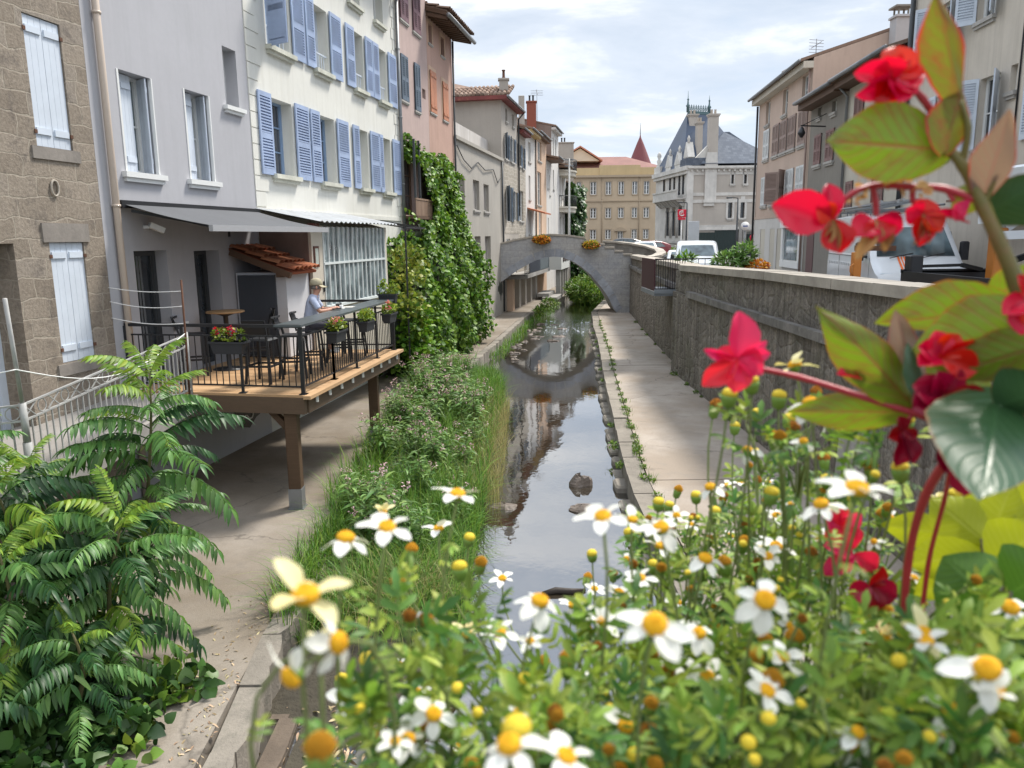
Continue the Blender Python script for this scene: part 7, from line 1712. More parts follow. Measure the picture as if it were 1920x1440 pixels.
# ---------------------------------------------------------------- stones, log, litter, rapids
def rock(name,lab,c,r,rz,sd):
    rg=np.random.default_rng(sd);b=MB();nu,nv=12,9;ph=rg.uniform(0,6,6)
    def f(u,v):
        a,e=u*2*math.pi,(v-.5)*math.pi;k=1+.16*math.sin(2*a+ph[0])+.12*math.sin(3*a+2*e+ph[1])+.1*math.sin(4*e+a+ph[2])
        return(c[0]+r[0]*k*math.cos(a)*math.cos(e),c[1]+r[1]*k*math.sin(a)*math.cos(e),c[2]+r[2]*k*max(-.3,math.sin(e)))
    b.grid(f,nu,nv,0,False,False);o=b.build(name,M['stone']);o.rotation_euler=(0,0,0);tag(o,lab,'rock')
rock('river_rock','dark angular rock standing in the still water',(1.29,14.4,.02),(.2,.17,.17),0,2)
rock('river_rock','flat brownish rock just breaking the water surface',(1.22,13.0,.0),(.27,.17,.09),0,5)
rock('river_rock','low wet stone near the bank in the dark reflection',(-.15,13.2,-.01),(.26,.16,.07),0,7)
b=MB();b.tube([(.37,9.72,.02),(.55,9.78,.04),(.75,9.76,.035),(.95,9.83,.015)],[.03,.045,.04,.02],8);tag(b.build('driftwood',pm('wet_driftwood',(.035,.025,.018),.6,.4,14,.2,3,.5,30)),'short black piece of driftwood in the near water','driftwood')
for k in range(22):
    x,y=random.uniform(.6,3.2),random.uniform(34.5,44);
    if k<12:x,y=interp(LC,30+k)+.5+random.random()*.6,30+k*.9
    x=min(x,interp(RE,y)-.3)
    rock('river_stone',('pale','grey','brown')[k%3]+' stone in the shallow rapids before the footbridge',(x,y,-.01),(random.uniform(.1,.3),random.uniform(.08,.22),random.uniform(.03,.09)),0,20+k);o=bpy.context.scene.collection.objects[-1];o['group']='stones in the rapids';o['label']='wet stone lying in the rapids before the footbridge'
m,t=nt('white_water');N=NT(t);co=N.co('Object');f=N.ramp(N.noise(N.mapn(co,(1.2,.5,1)),3.2,6,.75,1.2),[(.56,0),(.66,.9)]);tr=N.n('ShaderNodeBsdfTransparent');df=N.n('ShaderNodeBsdfPrincipled');df.inputs['Base Color'].default_value=(.62,.68,.74,1);df.inputs['Roughness'].default_value=.35
mx=N.n('ShaderNodeMixShader');N.l(f,mx.inputs[0]);N.l(tr.outputs[0],mx.inputs[1]);N.l(df.outputs[0],mx.inputs[2]);o=N.n('ShaderNodeOutputMaterial');N.l(mx.outputs[0],o.inputs[0])
b=MB();b.grid(lambda u,v:(1.6+.055*(38+6*v-38)+(interp(RE,38+6*v)-1.75)*u*(.98),38+6*v,.03+.045*math.sin(u*23+v*9)*math.sin(v*41)+.03*math.sin(v*70+u*13)),40,60,0,True,False);tag(b.build('white_water',m),'broken white water of the little rapids','rapids',None,'stuff')
b=MB();k=420;P=np.stack([RNG.normal(-1.72,.26,k),RNG.uniform(4.2,7.3,k),RNG.uniform(.0,.06,k)],1);b.inst(LAN,rotms(RNG.normal(size=(k,3))*np.array([1,1,.15]),np.array([[0,0,1.]]*k)+RNG.normal(size=(k,3))*.3)*RNG.uniform(.07,.15,(k,1,1)),P,0,True);tag(b.build('leaf_litter',M['curb_leaf']),'dry leaves heaped at the water edge below the kerb','dry leaves',None,'stuff')
b=MB();b.grid(lambda u,v:(-2.1+.95*v,3.5+4.2*u,.015+.05*math.sin(u*9)*math.sin(v*3)-.06*v),20,6,0,True,False);tag(b.build('gravel_bar',M['earth']),'muddy strip below the left kerb','mud',None,'structure')
b=MB();k=260;y=RNG.uniform(4.6,9.5,k);P=np.stack([np.array([interp(LC,q) for q in y])-.3-np.abs(RNG.normal(0,.28,k)),y,np.full(k,.412)],1);b.inst(LAN,rotms(RNG.normal(size=(k,3))*np.array([1,1,.05]),np.array([[0,0,1.]]*k)+RNG.normal(size=(k,3))*.2)*RNG.uniform(.03,.08,(k,1,1)),P,0,True);tag(b.build('path_litter',M['curb_leaf']),'bits of straw and dry leaf on the left footpath','straw',None,'stuff')
# ---------------------------------------------------------------- flower trough on the bridge, close to the camera
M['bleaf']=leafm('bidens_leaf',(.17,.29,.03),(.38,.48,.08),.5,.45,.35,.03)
M['bleafd']=leafm('bidens_leaf_shade_tone',(.05,.14,.025),(.13,.25,.04),.5,.35,.35,.02)  # darker copy of the leaf green, shade put into the colour
M['petal']=leafm('white_petal',(.80,.79,.70),(.86,.86,.82),.6,.25,.06,.01)
M['cream_petal']=leafm('cream_petal',(.80,.70,.30),(.86,.80,.50),.6,.3,.06,.01)
M['disc']=pm('yellow_disc',(.88,.44,.01),.8,.2,90,bump=.5,bsc=220,bd=.003)
M['spent']=pm('spent_brown_disc',(.66,.25,.02),.9,.4,110,bump=.9,bsc=220,bd=.004,island=.3)
M['budy']=pm('yellow_bud',(.70,.52,.03),.7,.2,60,bump=.4,bsc=150,bd=.003)
M['calyx']=pm('green_calyx',(.15,.25,.04),.6,.2,40)
M['fstem']=pm('flower_stem',(.16,.20,.06),.6,.25,30)
tr=thing('flower_trough','grey planting trough fixed along the bridge beneath the flowers','planter',(.45,.55,3.72))
b=MB();b.bevbox(-.35,1.35,.42,.78,3.72,4.0,.02);b.build('box',M['conc'],tr)
b=MB();b.box(-.32,1.32,.45,.75,3.99,4.008);b.build('soil',M['earth'],tr)
PETT=leaf_t(1,((0,.10),(.25,.24),(.55,.32),(.8,.25),(.93,.13),(1,.05)),.22,.2,6,2,.03)
def mesh_of(b,name,mats):
    o=b.build(name,mats);me=o.data;bpy.data.objects.remove(o);return me
def daisy_mesh(n,up,seed,miss=0,name='flower'):
    rg=np.random.default_rng(seed);b=MB()
    for k in range(n):
        if k<miss:continue
        an=2*math.pi*k/n+rg.normal()*.2;el=up+rg.normal()*.26;d=np.array([math.cos(an)*math.cos(el),math.sin(an)*math.cos(el),math.sin(el)])
        nn_=np.array([-math.cos(an)*math.sin(el),-math.sin(an)*math.sin(el),math.cos(el)])+rg.normal(size=3)*.12
        b.inst(PETT,[rotm(d,nn_)*np.array([.46,.5*rg.uniform(.75,1.1),.46])*rg.uniform(.78,1.12)],[d*.07+np.array([0,0,-.01])],0,True)
    b.lathe([(.03,-.16),(.1,-.13),(.14,-.05),(.12,-.02)],(0,0,0),10,1);return mesh_of(b,name,[M['petal'],M['calyx']])
def with_mat(me,m):
    c=me.copy();c.materials[0]=m;return c
DM=[daisy_mesh(5,.05,1),daisy_mesh(5,-.2,2),daisy_mesh(6,.12,3),daisy_mesh(5,.35,4),daisy_mesh(5,-.1,5,2),daisy_mesh(5,.65,6)]
DC=[with_mat(DM[3],M['cream_petal']),with_mat(DM[5],M['cream_petal'])]
b=MB();b.lathe([(.15,-.03),(.17,.02),(.15,.08),(.09,.12),(.02,.135)],(0,0,0),12)
for k in range(60):
    a=k*2.4;r=.16*math.sqrt(k/60);z=.13-.09*(r/.16)**2;b.lathe([(.014,-.02),(.016,.01),(.006,.025)],(r*math.cos(a),r*math.sin(a),z),5)
DISC=mesh_of(b,'flower_centre',[M['disc']])
b=MB();b.lathe([(.04,-.5),(.16,-.42),(.2,-.15),(.2,-.02)],(0,0,0),10,1)
for k in range(70):
    a=k*2.4;r=.24*math.sqrt(k/70);b.tube([(r*.7*math.cos(a),r*.7*math.sin(a),-.1),(r*math.cos(a),r*math.sin(a),.26-.22*(r/.24)**2)],[.03,.022],4)
SPENT=mesh_of(b,'seed_head',[M['spent'],M['calyx']]);SPENT2=with_mat(SPENT,pm('orange_disc',(.80,.36,.015),.9,.35,110,bump=.8,bsc=220,bd=.003))
b=MB();b.lathe([(.05,-.45),(.2,-.35),(.27,-.1),(.26,.02)],(0,0,0),10,1);b.lathe([(.25,.0),(.27,.1),(.2,.22),(.03,.28)],(0,0,0),12,0);BUD=mesh_of(b,'bud',[M['budy'],M['calyx']])
plants=[]
PB=[(-.11,.46),(-.02,.50),(.06,.47),(.14,.70),(.15,.48),(.27,.72),(.42,.74),(.25,.46)]
PL=['bidens plant at far left carrying the blurred pale yellow flower','bidens plant left of centre with white flowers before the weedy bank','bidens plant at bottom centre below the dark driftwood','bidens plant with small distant heads against the water and right kerb','bidens plant beside the biggest open white flower, right of bottom centre','tall bidens plant with small heads before the right footpath','farthest right bidens plant reaching up before the canal wall','white flowered bidens plant at the bottom right corner']
for (x,y),lb in zip(PB,PL):
    t=thing('bidens_plant',lb,'flowering plant',(x,y,4.0),'white bidens in the trough');plants.append([t,Vector((x,y,4.0)),MB(),MB(),MB(),0])
def owner(p):
    far=(p-Vector((0,0,CAMZ))).length>.62
    return min((q for q in plants if (q[1].y>.6)==far),key=lambda q:abs(q[1].x-p.x))
def camdir(r,u,tw):return (_R*r+_U*u-_F*tw).normalized()
def stem_to(pl,p,n,thick=.0011,side=True):
    base=pl[1]+Vector((random.uniform(-.05,.05),random.uniform(-.05,.05),0));L=(p-base).length
    c1=base.lerp(p,.35)+Vector((random.uniform(-.03,.03),random.uniform(-.02,.03),.05));c2=p-n*L*.22+Vector((random.uniform(-.015,.015),0,-.01));pts=[]
    for i in range(13):
        s=i/12;pts.append(base*(1-s)**3+c1*3*s*(1-s)**2+c2*3*s*s*(1-s)+p*s**3)
    pl[2].tube([tuple(q) for q in pts],[thick*(1.5-.6*i/12) for i in range(13)],5)
    if side:
        for s in (5,7,9,11):
            if random.random()<.42:
                d=Vector((random.gauss(0,1),random.gauss(0,1),.3)).normalized();pl[3].inst(BLT,[rotm(d,(0,0,1))*random.uniform(.012,.026)],[tuple(pts[s])],0,True)
# lobed bidens leaf: five leaflets on a short stalk
_lt=leaf_t(1,((0,.04),(.2,.16),(.4,.12),(.6,.2),(.8,.12),(1,0)),.25,.3,6,1);_ts=[]
for x,an,s in((.35,.95,.5),(.35,-.95,.5),(.62,.8,.45),(.62,-.8,.45),(.7,0,.55),(.18,1.2,.3),(.18,-1.2,.3)):_ts.append((_lt,rotm((math.cos(an),math.sin(an),-.15),(0,0,1))*s,np.array([x,0,-.1*x])))
_ts.append((leaf_t(1,((0,.012),(1,.012)),.0,.1,3,1),np.eye(3)*.75,np.zeros(3)));BLT=join_t(_ts)
def put(me,name,pl,p,n,size,child=None,roll=None):
    z=n.normalized();x=z.orthogonal().normalized();x=Matrix.Rotation(random.uniform(0,6.28) if roll is None else roll,3,z)@x;y=z.cross(x)
    m=Matrix((x,y,z)).transposed().to_4x4();o=bpy.data.objects.new(name,me);COL.objects.link(o);o.parent=pl[0];KIDS.setdefault(pl[0].name,[]).append(o)
    o.matrix_local=Matrix.Translation(p-pl[1])@m@Matrix.Scale(size,4)
    if child:
        c=bpy.data.objects.new('flower_centre',child);COL.objects.link(c);c.parent=o
    return o
# (px, py, width in px, petal form, facing right, up, towards)
FL_=[(572,1118,155,'c0',0,.9,.45,.34),(632,1205,120,1,.9,.2,.6,.36),(548,1268,120,4,-.5,-.5,.7,.36),(600,1212,60,'c1',0,1,.2,.37),(648,1010,100,1,0,1,.15),(725,990,100,0,.1,.8,.5),(718,962,50,'c1',0,1,.1),(858,928,88,0,0,.95,.25),(822,992,56,3,0,1,.05),(942,1085,46,0,0,.7,.6),(1012,1128,100,1,.1,.85,.4),(1072,1135,46,2,0,.8,.4),(936,1186,72,0,0,.7,.6),(876,1190,60,'c1',0,.9,.3),(1130,970,98,0,-.1,.8,.5),(1186,976,64,3,.1,1,.1),(1240,990,88,2,0,.8,.5),(1238,1025,60,3,0,.9,.2),(1322,1048,76,1,0,.8,.5),(1200,1085,62,0,0,.8,.45),(1160,1112,60,0,0,.9,.3),(1115,1105,42,0,0,.8,.4),(1125,1166,72,0,.2,.6,.7),(1228,1172,140,2,.1,.55,.85,.37),(1434,1126,112,1,-.1,.5,.75),(1326,1270,76,0,0,.7,.6),(1455,1025,66,0,0,.8,.5),(1606,918,120,0,.1,.8,.45),(1540,946,78,1,-.3,.9,.3),(1332,914,62,1,0,.9,.3),(1390,905,46,0,0,.9,.2),(1364,910,36,3,0,1,.1),(1456,968,52,0,0,.8,.4),(1486,980,46,2,.2,.8,.4),(1490,686,72,'c0',0,.9,-.25),(1520,756,84,1,0,.95,.15),(1548,790,58,4,.4,.2,.7),(1660,1196,66,'c1',0,.8,.5),(1732,1190,90,'c0',.1,.9,.35),(1852,1255,120,4,-.2,.6,.6),(1862,1290,110,4,.5,.2,.8),(1894,1140,80,1,0,.6,.6),(1766,945,56,'c1',0,.95,.2),(660,1310,78,0,.1,.6,.7),(690,1330,66,2,.2,.5,.8),(780,1300,62,0,0,.7,.6),(1030,1320,74,1,0,.8,.4),(1172,1362,84,4,.2,.5,.8),(955,1398,130,1,0,.8,.45,.33),(1060,1420,110,0,.2,.8,.4,.36),(1636,1152,58,4,-.4,.3,.8),(1560,1000,48,0,0,.8,.4),(1690,990,44,0,.2,.8,.4),(1270,1130,46,0,0,.8,.5),(1370,1005,40,0,0,.8,.5),(750,1245,30,0,0,.7,.6),(1090,1270,44,0,0,.8,.4),(1300,1195,40,2,0,.7,.5),(1560,1290,50,0,0,.7,.5),(1700,1330,56,0,0,.8,.4),(1265,1325,40,0,0,.7,.5),(860,1400,40,0,0,.8,.5),(1440,905,34,0,0,.9,.3),(1500,1075,44,0,0,.8,.5)]
for q in FL_:
    px,py,wd,fm,r,u,tw=q[:7];D=.032+.006*random.random();d=q[7] if len(q)>7 else min(1.25,1465*D/wd*.98);D=wd*d/1465
    p=ray_at(px,py,d);tw*=.62;n=camdir(r+random.uniform(-.15,.15),u,tw);pl=owner(p);me=DC[int(fm[1])] if isinstance(fm,str) else DM[fm]
    put(me,'flower',pl,p,n,D,DISC);stem_to(pl,p-n*D*.15,n)
SH=[(600,1405,80),(1447,1278,58),(1216,1378,56),(1065,1236,48),(798,1166,46),(772,1030,34),(902,1055,34),(746,1090,42),(1660,1144,36),(1490,1195,46),(1398,985,28),(1450,820,36),(1487,803,36),(1545,860,30),(1632,875,36),(1342,760,34),(1626,775,36),(1272,918,24),(1102,1082,24),(985,1275,32),(1150,1075,24),(1358,1055,36),(1395,1015,30),(1345,1140,30),(1300,970,22),(1530,735,30),(880,1250,30),(700,1380,34),(1020,1240,32),(1100,1180,28),(1705,1215,46),(1785,1200,40),(1850,1225,48),(1240,1255,30),(1390,1205,26),(1555,1230,30),(1350,1350,34),(940,1345,30),(1280,1400,30),(1500,1310,34),(830,1320,28),(1600,1010,30),(1655,965,32),(1420,960,22)]
for px,py,wd in SH:
    d=min(1.15,1465*.019/wd);p=ray_at(px,py,d);n=camdir(random.uniform(-.3,.3),1,random.uniform(-.1,.4));pl=owner(p);put(random.choice((SPENT,SPENT2)),'seed_head',pl,p,n,wd*d/1465*1.5);stem_to(pl,p-n*.012,n)
BD=[(690,1240,32),(1408,716,30),(1368,742,30),(1461,745,28),(1480,787,24),(1597,803,26),(1688,880,30),(1446,926,28),(862,1066,30),(970,1372,56),(734,1276,26),(1378,800,20),(1420,775,20),(1235,943,22),(1255,948,18),(1305,930,20),(1340,960,22),(1180,1000,22),(1700,790,26),(1415,850,20),(880,1010,22),(640,1275,24),(1110,1040,20),(1385,1340,26),(1510,1400,30),(1225,1060,22),(1550,900,22),(1790,930,24)]
for px,py,wd in BD:
    d=min(1.15,1465*.0135/wd);p=ray_at(px,py,d);n=camdir(random.uniform(-.2,.2),1,random.uniform(0,.3));pl=owner(p);put(BUD,'bud',pl,p,n,wd*d/1465*1.8);stem_to(pl,p-n*.006,n)
# leafy mounds and a few more heads among them: (px, py, distance, radius px, leaves)
MD=[(715,1390,.50,100,55),(850,1345,.56,130,90),(880,1180,.62,70,26),(760,1140,.56,60,18),(1010,1430,.5,120,100),(1130,1260,.66,130,95),(1190,1390,.55,150,130),(1290,1140,.86,140,130),(1335,1300,.66,150,130),(1250,1020,.98,75,60),(1410,1060,.96,120,130),(1480,1210,.78,150,150),(1400,1430,.5,150,130),(1590,1100,.86,140,150),(1620,1290,.62,160,150),(1610,1440,.5,150,120),(1760,1320,.56,150,140),(1880,1430,.5,150,120),(1810,1210,.7,110,90),(1430,950,1.1,80,80),(1560,970,.95,90,60),(1500,840,.75,80,26),(1430,800,.68,60,14),(1640,850,.72,60,16)]
for i,(px,py,d,r,k) in enumerate(MD):
    c=ray_at(px,py+(30 if d<.7 else 18),d);R_=r*d/1465;pl=owner(c);k=int(k*.8)
    D=rdir(k);P=np.array(c)+D*R_*RNG.uniform(.3,1,(k,1))**.6*np.array([1,.9,.95]);dd=D*.7+RNG.normal(size=(k,3))*.5+np.array([0,0,.25])
    dark=RNG.random(k)<np.where(D[:,2]<0,.75,.2)  # undersides of the mounds mostly get the green with shade painted in
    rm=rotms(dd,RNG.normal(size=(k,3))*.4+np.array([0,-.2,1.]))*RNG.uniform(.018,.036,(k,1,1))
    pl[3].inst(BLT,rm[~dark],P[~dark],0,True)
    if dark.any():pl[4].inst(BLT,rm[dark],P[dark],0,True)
    for q in range(k//5):
        e=Vector(P[q]);pl[2].tube([tuple(Vector(c)+Vector((0,0,-R_))),tuple(Vector(c).lerp(e,.5)+Vector((0,0,-.01))),tuple(e)],[.0014,.0012,.0009],4)
    m_=max(1,k//9)
    for q in range(m_):
        dv=rdir(1,.15)[0];dv[1]=-abs(dv[1]);p=Vector(c)+Vector(dv)*R_*random.uniform(1.05,1.3);n=(Vector((0,0,1))-_F*.5+Vector(RNG.normal(size=3))*.25).normalized();u=random.random()
        if u<.3:put(DM[random.randrange(6)],'flower',pl,p,n,random.uniform(.018,.03),DISC)
        elif u<.7:put(random.choice((SPENT,SPENT2,SPENT2)),'seed_head',pl,p,n,random.uniform(.014,.024))
        else:put(BUD,'bud',pl,p,n,random.uniform(.010,.016))
        stem_to(pl,p-n*.006,n,side=False)
for t,bp_,st_,lf,ld,_ in plants:
    if st_.V:st_.build('stems',M['fstem'],t)
    if lf.V:lf.build('foliage',M['bleaf'],t)
    if ld.V:ld.build('dark_foliage',M['bleafd'],t)
# ---------------------------------------------------------------- red begonia
M['bg1']=leafm('begonia_leaf',(.13,.23,.012),(.24,.36,.025),.35,.5,.12,.015,vein=.8,blot=(.20,.11,.03),rim=((.42,.13,.02),.465),spec=.5,back=(.30,.09,.04))
M['bg2']=leafm('begonia_leaf_red',(.16,.19,.02),(.24,.26,.03),.4,.45,.12,.02,vein=.5,blot=(.32,.07,.035),rim=((.50,.07,.03),.42),back=(.35,.08,.05))
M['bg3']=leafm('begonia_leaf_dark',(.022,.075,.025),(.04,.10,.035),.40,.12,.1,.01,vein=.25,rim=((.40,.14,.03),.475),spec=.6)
M['bg4']=leafm('begonia_leaf_pink',(.26,.17,.13),(.32,.22,.16),.4,.4,.1,.01,vein=.4,rim=((.42,.06,.04),.45),back=(.35,.10,.10))
M['bgs']=pm('begonia_stem',(.15,.13,.03),.4,.25,25,.4,14,.1,60,.002,dirt=((.28,.10,.06),20,.5,.5))
M['bgr']=pm('begonia_red_stalk',(.38,.03,.04),.35,.2,30)
M['red']=leafm('begonia_petal',(.74,.003,.012),(.82,.008,.035),.34,.42,.15,.012,spec=.5)
M['pinkred']=leafm('begonia_petal_light',(.90,.02,.09),(.92,.05,.14),.35,.5,.12,.012)
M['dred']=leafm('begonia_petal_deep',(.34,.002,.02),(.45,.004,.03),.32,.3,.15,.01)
M['dry']=leafm('dried_petal',(.50,.28,.10),(.62,.38,.16),.8,.3,.2,.01)
bgn=thing('red_begonia','tall red flowered begonia with glossy green leaves rising at the right','flowering plant',tuple(ray_at(1730,1250,.72)))
PRF=((0,.12),(.08,.5),(.25,.85),(.45,1.0),(.65,.82),(.85,.42),(1,.0))
def bleaf(base,tip,up,dn,mat,tilt=0,fold=.25,curl=.15,name='leaf',tw=(0,0,1),par=None,wav=.03,label=None):
    """base/tip = (px,py,dist); up/dn = half widths in px either side of the midrib"""
    A=ray_at(*base);B=ray_at(*tip);d=B-A;L=d.length;x=d.normalized();n=(-_F+_R*tw[0]+_U*tw[1]).normalized();n=(n-x*n.dot(x)).normalized();y=n.cross(x)
    s=base[2]/1465;xs=[p[0] for p in PRF];ws=[p[1] for p in PRF]
    if y.dot(_U)<0 or (abs(y.dot(_U))<.3 and y.dot(_R)<0):y=-y
    b=MB();ph=random.uniform(0,6)
    def f(u,v):
        w=float(np.interp(u,xs,ws));q=(v-.5)*2;hw=(up if q>0 else dn)*s*w
        bend=-curl*L*(u-.3)**2 if u>.3 else 0
        return A+d*(u-.10*abs(q)*(1 if u<.3 else .0)*(.3-u)*3)+y*(hw*q)+n*(-fold*abs(q)*hw+bend+wav*L*math.sin(u*9+ph+q*2)*abs(q)+tilt*q*hw)
    b.grid(f,16,10,0,True,True);return b.build(name,mat,par or bgn,label)
d0=.60
bleaf((1772,282,d0),(1552,262,d0-.03),78,58,M['bg1'],.1,.15,.1,label='big green leaf with a red rim at the upper right')
bleaf((1800,192,d0),(1757,-25,d0-.02),26,34,M['bg2'],.3,.5,.05)
bleaf((1772,283,d0-.01),(1806,160,d0),34,38,M['bg2'],0,.4,.1)
bleaf((1842,372,d0),(1898,208,d0-.02),34,30,M['bg4'],.2,.3,.1)
bleaf((1848,402,d0+.02),(1985,322,d0),30,60,M['bg3'],0,.2,.1)
bleaf((1846,352,d0+.01),(1790,400,d0),26,22,M['bg1'],0,.5,.3)
bleaf((1712,762,d0),(1548,572,d0-.03),40,44,M['bg1'],.3,.5,.35)
bleaf((1718,762,d0+.01),(1690,584,d0-.01),44,36,M['bg4'],-.2,.5,.2)
bleaf((1900,585,d0+.02),(1638,606,d0+.02),62,22,M['bg1'],.3,.2,.15)
bleaf((1960,610,d0),(1706,668,d0-.02),74,64,M['bg1'],.0,.15,.12)
bleaf((1705,772,d0+.02),(1474,772,d0+.01),36,34,M['bg1'],.2,.3,.2)
bleaf((1975,640,d0-.01),(1770,706,d0-.02),46,40,M['bg1'],.1,.25,.15)
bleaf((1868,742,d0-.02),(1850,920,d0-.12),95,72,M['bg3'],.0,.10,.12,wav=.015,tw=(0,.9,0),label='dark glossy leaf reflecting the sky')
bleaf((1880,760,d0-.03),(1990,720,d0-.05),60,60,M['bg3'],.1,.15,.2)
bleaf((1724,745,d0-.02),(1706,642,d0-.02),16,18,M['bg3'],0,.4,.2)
bleaf((1860,560,d0+.05),(1950,500,d0+.04),30,40,M['bg1'],0,.2,.2)
bleaf((1790,720,d0+.03),(1660,700,d0+.03),26,30,M['bg1'],.1,.3,.2)
bleaf((1840,760,d0+.04),(1790,640,d0+.04),40,40,M['bg1'],.0,.3,.2)
def stalk(pts,r0,r1,mat,name='stem'):
    b=MB();P=[ray_at(*p) for p in pts];Q=[]
    for i in range(len(P)-1):
        p0,p1,p2,p3=P[max(0,i-1)],P[i],P[i+1],P[min(len(P)-1,i+2)]
        for k in range(5):
            t_=k/5;Q.append(.5*((2*p1)+(p2-p0)*t_+(2*p0-5*p1+4*p2-p3)*t_*t_+(3*p1-p0-3*p2+p3)*t_**3))
    Q.append(P[-1]);n=len(Q);b.tube([tuple(q) for q in Q],[(r0+(r1-r0)*i/(n-1))*pts[0][2]/1465*(1+.12*(i%5==0)) for i in range(n)],9);return b.build(name,mat,bgn)
stalk([(1985,900,.62),(1950,700,.61),(1905,530,.6),(1842,385,.6),(1805,310,.6),(1768,272,.6)],15,7,M['bgs'])
stalk([(1804,305,.6),(1815,240,.6),(1800,190,.6)],6,4,M['bgs']);stalk([(1845,390,.6),(1870,320,.6)],5,3,M['bgs'])
stalk([(1840,380,.6),(1770,354,.6),(1700,350,.6),(1640,348,.6),(1600,362,.59),(1566,390,.59)],6,4.5,M['bgr'])
stalk([(1637,350,.6),(1642,380,.6),(1643,405,.6)],5,5,M['bgr']);stalk([(1712,352,.6),(1712,375,.6),(1728,400,.6)],5,4,M['bgr']);stalk([(1775,356,.6),(1790,378,.6)],4,4,M['bgr'])
stalk([(1770,250,.61),(1730,185,.6),(1690,150,.6)],6,5,M['bgr'])
stalk([(1800,830,.6),(1760,795,.6),(1720,760,.6),(1715,740,.6)],10,7,M['bgs']);stalk([(1745,785,.6),(1620,745,.6),(1500,708,.6),(1415,690,.59)],6,5,M['bgr'])
stalk([(1690,1250,.72),(1702,1060,.68),(1735,930,.64),(1800,830,.61),(1890,700,.6)],5,8,M['bgr']);stalk([(1720,1240,.72),(1740,1060,.7),(1770,940,.66),(1785,860,.62)],4,3,M['bgr'])
stalk([(1715,765,.6),(1700,800,.6),(1692,825,.6)],4,4,M['bgr'])
def bflower(px,py,d,pets,mat,label=None):
    c=ray_at(px,py,d);s=d/1465;o=None;b=MB();b2=MB()
    PT2=leaf_t(1,((0,.12),(.15,.5),(.4,.9),(.62,1.0),(.8,.8),(.93,.42),(1,.08)),.3,.2,10,3,.05,random.uniform(-.5,.5))
    for (an,L,wr,tw,k) in pets:
        a=rad(an);dv=(_R*math.cos(a)+_U*math.sin(a)-_F*tw).normalized();nv=-_F+_R*random.uniform(-.4,.4)+_U*random.uniform(-.4,.4)
        Mx=rotm(dv,nv)*np.array([L*s,L*s*wr,L*s*.8]);(b2 if k else b).inst(PT2,[Mx],[tuple(c)],0,True)
    if b.V:o=b.build('flower',mat,bgn,label)
    if b2.V:b2.build('dried_petals',M['dry'],o)
bflower(1562,412,.58,[(168,105,.36,.15,0),(98,62,.32,.1,0),(-82,58,.5,.2,0),(150,40,.5,.5,0),(-110,49,0.15,.1,1),(-85,56,0.14,.1,1),(-125,40,0.14,.3,1)],M['red'],'leftmost red flower hanging on the upper stalk')
bflower(1640,412,.59,[(215,46,.55,.3,0),(-25,46,.55,.3,0),(-90,44,.6,.6,0),(-115,73,0.14,.1,1),(-70,56,0.15,.1,1),(-95,48,0.14,.2,1)],M['red'])
bflower(1730,402,.59,[(170,30,.7,.3,0),(-8,78,.16,.1,0),(-100,52,.4,.2,0),(-50,40,.5,.4,0),(75,26,.8,.2,0),(-75,49,0.17,.1,1),(-105,52,0.14,.1,1)],M['red'])
bflower(1792,382,.59,[(-90,28,.6,.2,0),(-40,22,.7,.2,0)],M['pinkred'])
bflower(1676,150,.59,[(168,62,.28,.1,0),(205,66,.3,.2,0),(225,50,.4,.3,0),(85,55,.5,.1,0),(45,48,.5,.2,0),(10,46,.5,.3,0),(-40,42,.6,.5,0),(-90,44,.6,.6,0),(130,40,.6,.6,0),(250,40,.5,.4,0)],M['red'],'red flower at the top beside the big leaf')
bflower(1382,672,.57,[(84,84,.42,.1,0),(168,62,.14,.1,0),(160,40,.4,.2,0),(218,78,.28,.1,0),(-95,62,.4,.2,0),(-70,48,.5,.4,0),(8,58,.24,.3,0),(28,62,.2,.1,0),(-30,52,.4,.3,0)],M['pinkred'],'bright pinkish red flower at the far left end of its stalk')
bflower(1625,702,.6,[(175,52,.32,.2,0),(5,42,.4,.2,0),(150,30,.5,.5,0)],M['red'])
bflower(1762,672,.58,[(100,46,.5,.2,0),(150,44,.5,.3,0),(20,64,.4,.2,0),(55,48,.5,.3,0),(-20,60,.4,.4,0),(190,48,.4,.5,0)],M['red'])
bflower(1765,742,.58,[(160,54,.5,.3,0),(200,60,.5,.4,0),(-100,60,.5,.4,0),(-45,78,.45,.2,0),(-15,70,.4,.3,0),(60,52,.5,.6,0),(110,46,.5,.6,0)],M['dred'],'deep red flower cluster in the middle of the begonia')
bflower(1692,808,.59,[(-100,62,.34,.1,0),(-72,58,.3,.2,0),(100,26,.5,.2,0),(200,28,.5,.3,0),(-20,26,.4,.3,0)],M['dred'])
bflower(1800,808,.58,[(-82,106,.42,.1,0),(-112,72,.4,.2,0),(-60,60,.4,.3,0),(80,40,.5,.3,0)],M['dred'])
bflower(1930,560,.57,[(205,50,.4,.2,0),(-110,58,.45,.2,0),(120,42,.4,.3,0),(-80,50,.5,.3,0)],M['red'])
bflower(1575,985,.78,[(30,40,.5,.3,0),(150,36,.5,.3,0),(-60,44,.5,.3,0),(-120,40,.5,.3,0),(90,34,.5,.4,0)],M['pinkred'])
bflower(1600,1040,.78,[(160,54,.3,.2,0),(-150,60,.3,.2,0),(-30,44,.4,.3,0)],M['pinkred'])
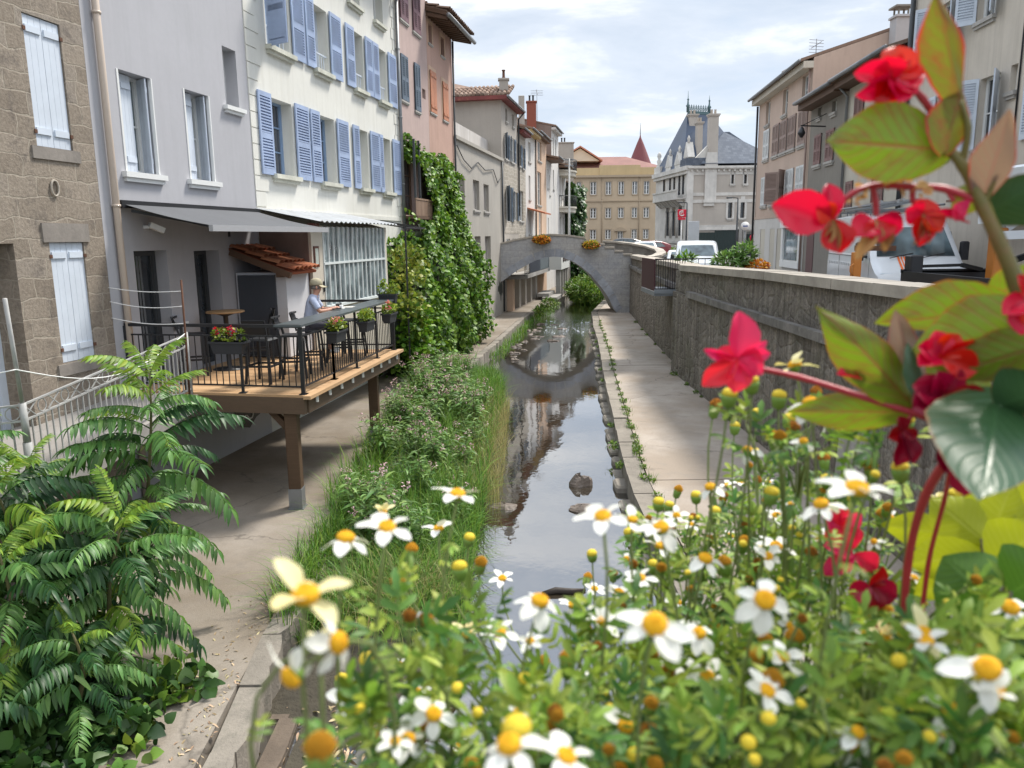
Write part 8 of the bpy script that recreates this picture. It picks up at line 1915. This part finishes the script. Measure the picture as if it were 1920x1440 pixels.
bflower(1632,1100,.76,[(200,40,.5,.3,0),(-20,44,.5,.3,0),(-90,40,.5,.3,0),(60,40,.4,.3,0)],M['dred']);bflower(1625,1175,.74,[(180,30,.5,.3,0),(0,36,.5,.3,0),(-90,30,.5,.3,0)],M['dred'])
b=MB()
for px,py in((1620,352),(1650,343),(1712,345),(1730,350),(1600,372),(1680,350)):
    scatter(b,PT,tuple(ray_at(px,py,.595)),(.005,.005,.005),5,.004,.009)
b.build('dried_bracts',M['dry'],bgn)
# lime sweet potato leaves behind
M['lime']=leafm('lime_leaf',(.34,.42,.012),(.48,.52,.03),.45,.5,.12,.015,vein=.35,back=(.5,.55,.1))
M['midg']=leafm('broad_green_leaf',(.05,.15,.015),(.09,.2,.02),.35,.3,.15,.01,vein=.4)
lp=thing('lime_vine','lime green sweet potato vine with pointed leaves at the right edge','plant',tuple(ray_at(1860,1250,.8)))
for base,tip,up,dn in(((1840,1010,.78),(1745,930,.78),44,44),((1860,1000,.8),(1905,900,.8),60,50),((1830,1040,.76),(1700,1060,.76),40,46),((1870,1060,.76),(1960,985,.76),60,60),((1820,960,.82),(1760,1040,.8),36,36),((1900,1040,.8),(1820,930,.8),44,44),((1780,1000,.82),(1650,985,.82),30,32),((1900,960,.83),(1985,930,.83),50,50),((1800,1080,.78),(1715,1120,.78),30,30)):bleaf(base,tip,up,dn,M['lime'],.1,.2,.25,par=lp)
for base,tip,up,dn in(((1850,1120,.72),(1770,1040,.72),60,60),((1890,1140,.7),(1790,1190,.7),52,52),((1900,1110,.7),(1985,1060,.7),70,60),((1860,1180,.68),(1940,1240,.68),60,60)):bleaf(base,tip,up,dn,M['midg'],.1,.2,.25,par=lp)
for base,mid in(((1840,1010,.78),(1850,1100,.79)),((1870,1060,.76),(1865,1130,.78)),((1850,1120,.72),(1858,1190,.76)),((1780,1000,.82),(1830,1110,.8)),((1820,960,.82),(1845,1100,.8)),((1900,1040,.8),(1880,1130,.8)),((1890,1140,.7),(1875,1200,.75)),((1900,960,.83),(1890,1120,.81))):
    b=MB();b.tube([tuple(ray_at(*base)),tuple(ray_at(*mid)),tuple(ray_at(1860,1250,.8))],[.0016,.002,.0025],6);b.build('stem',M['bgs'],lp)
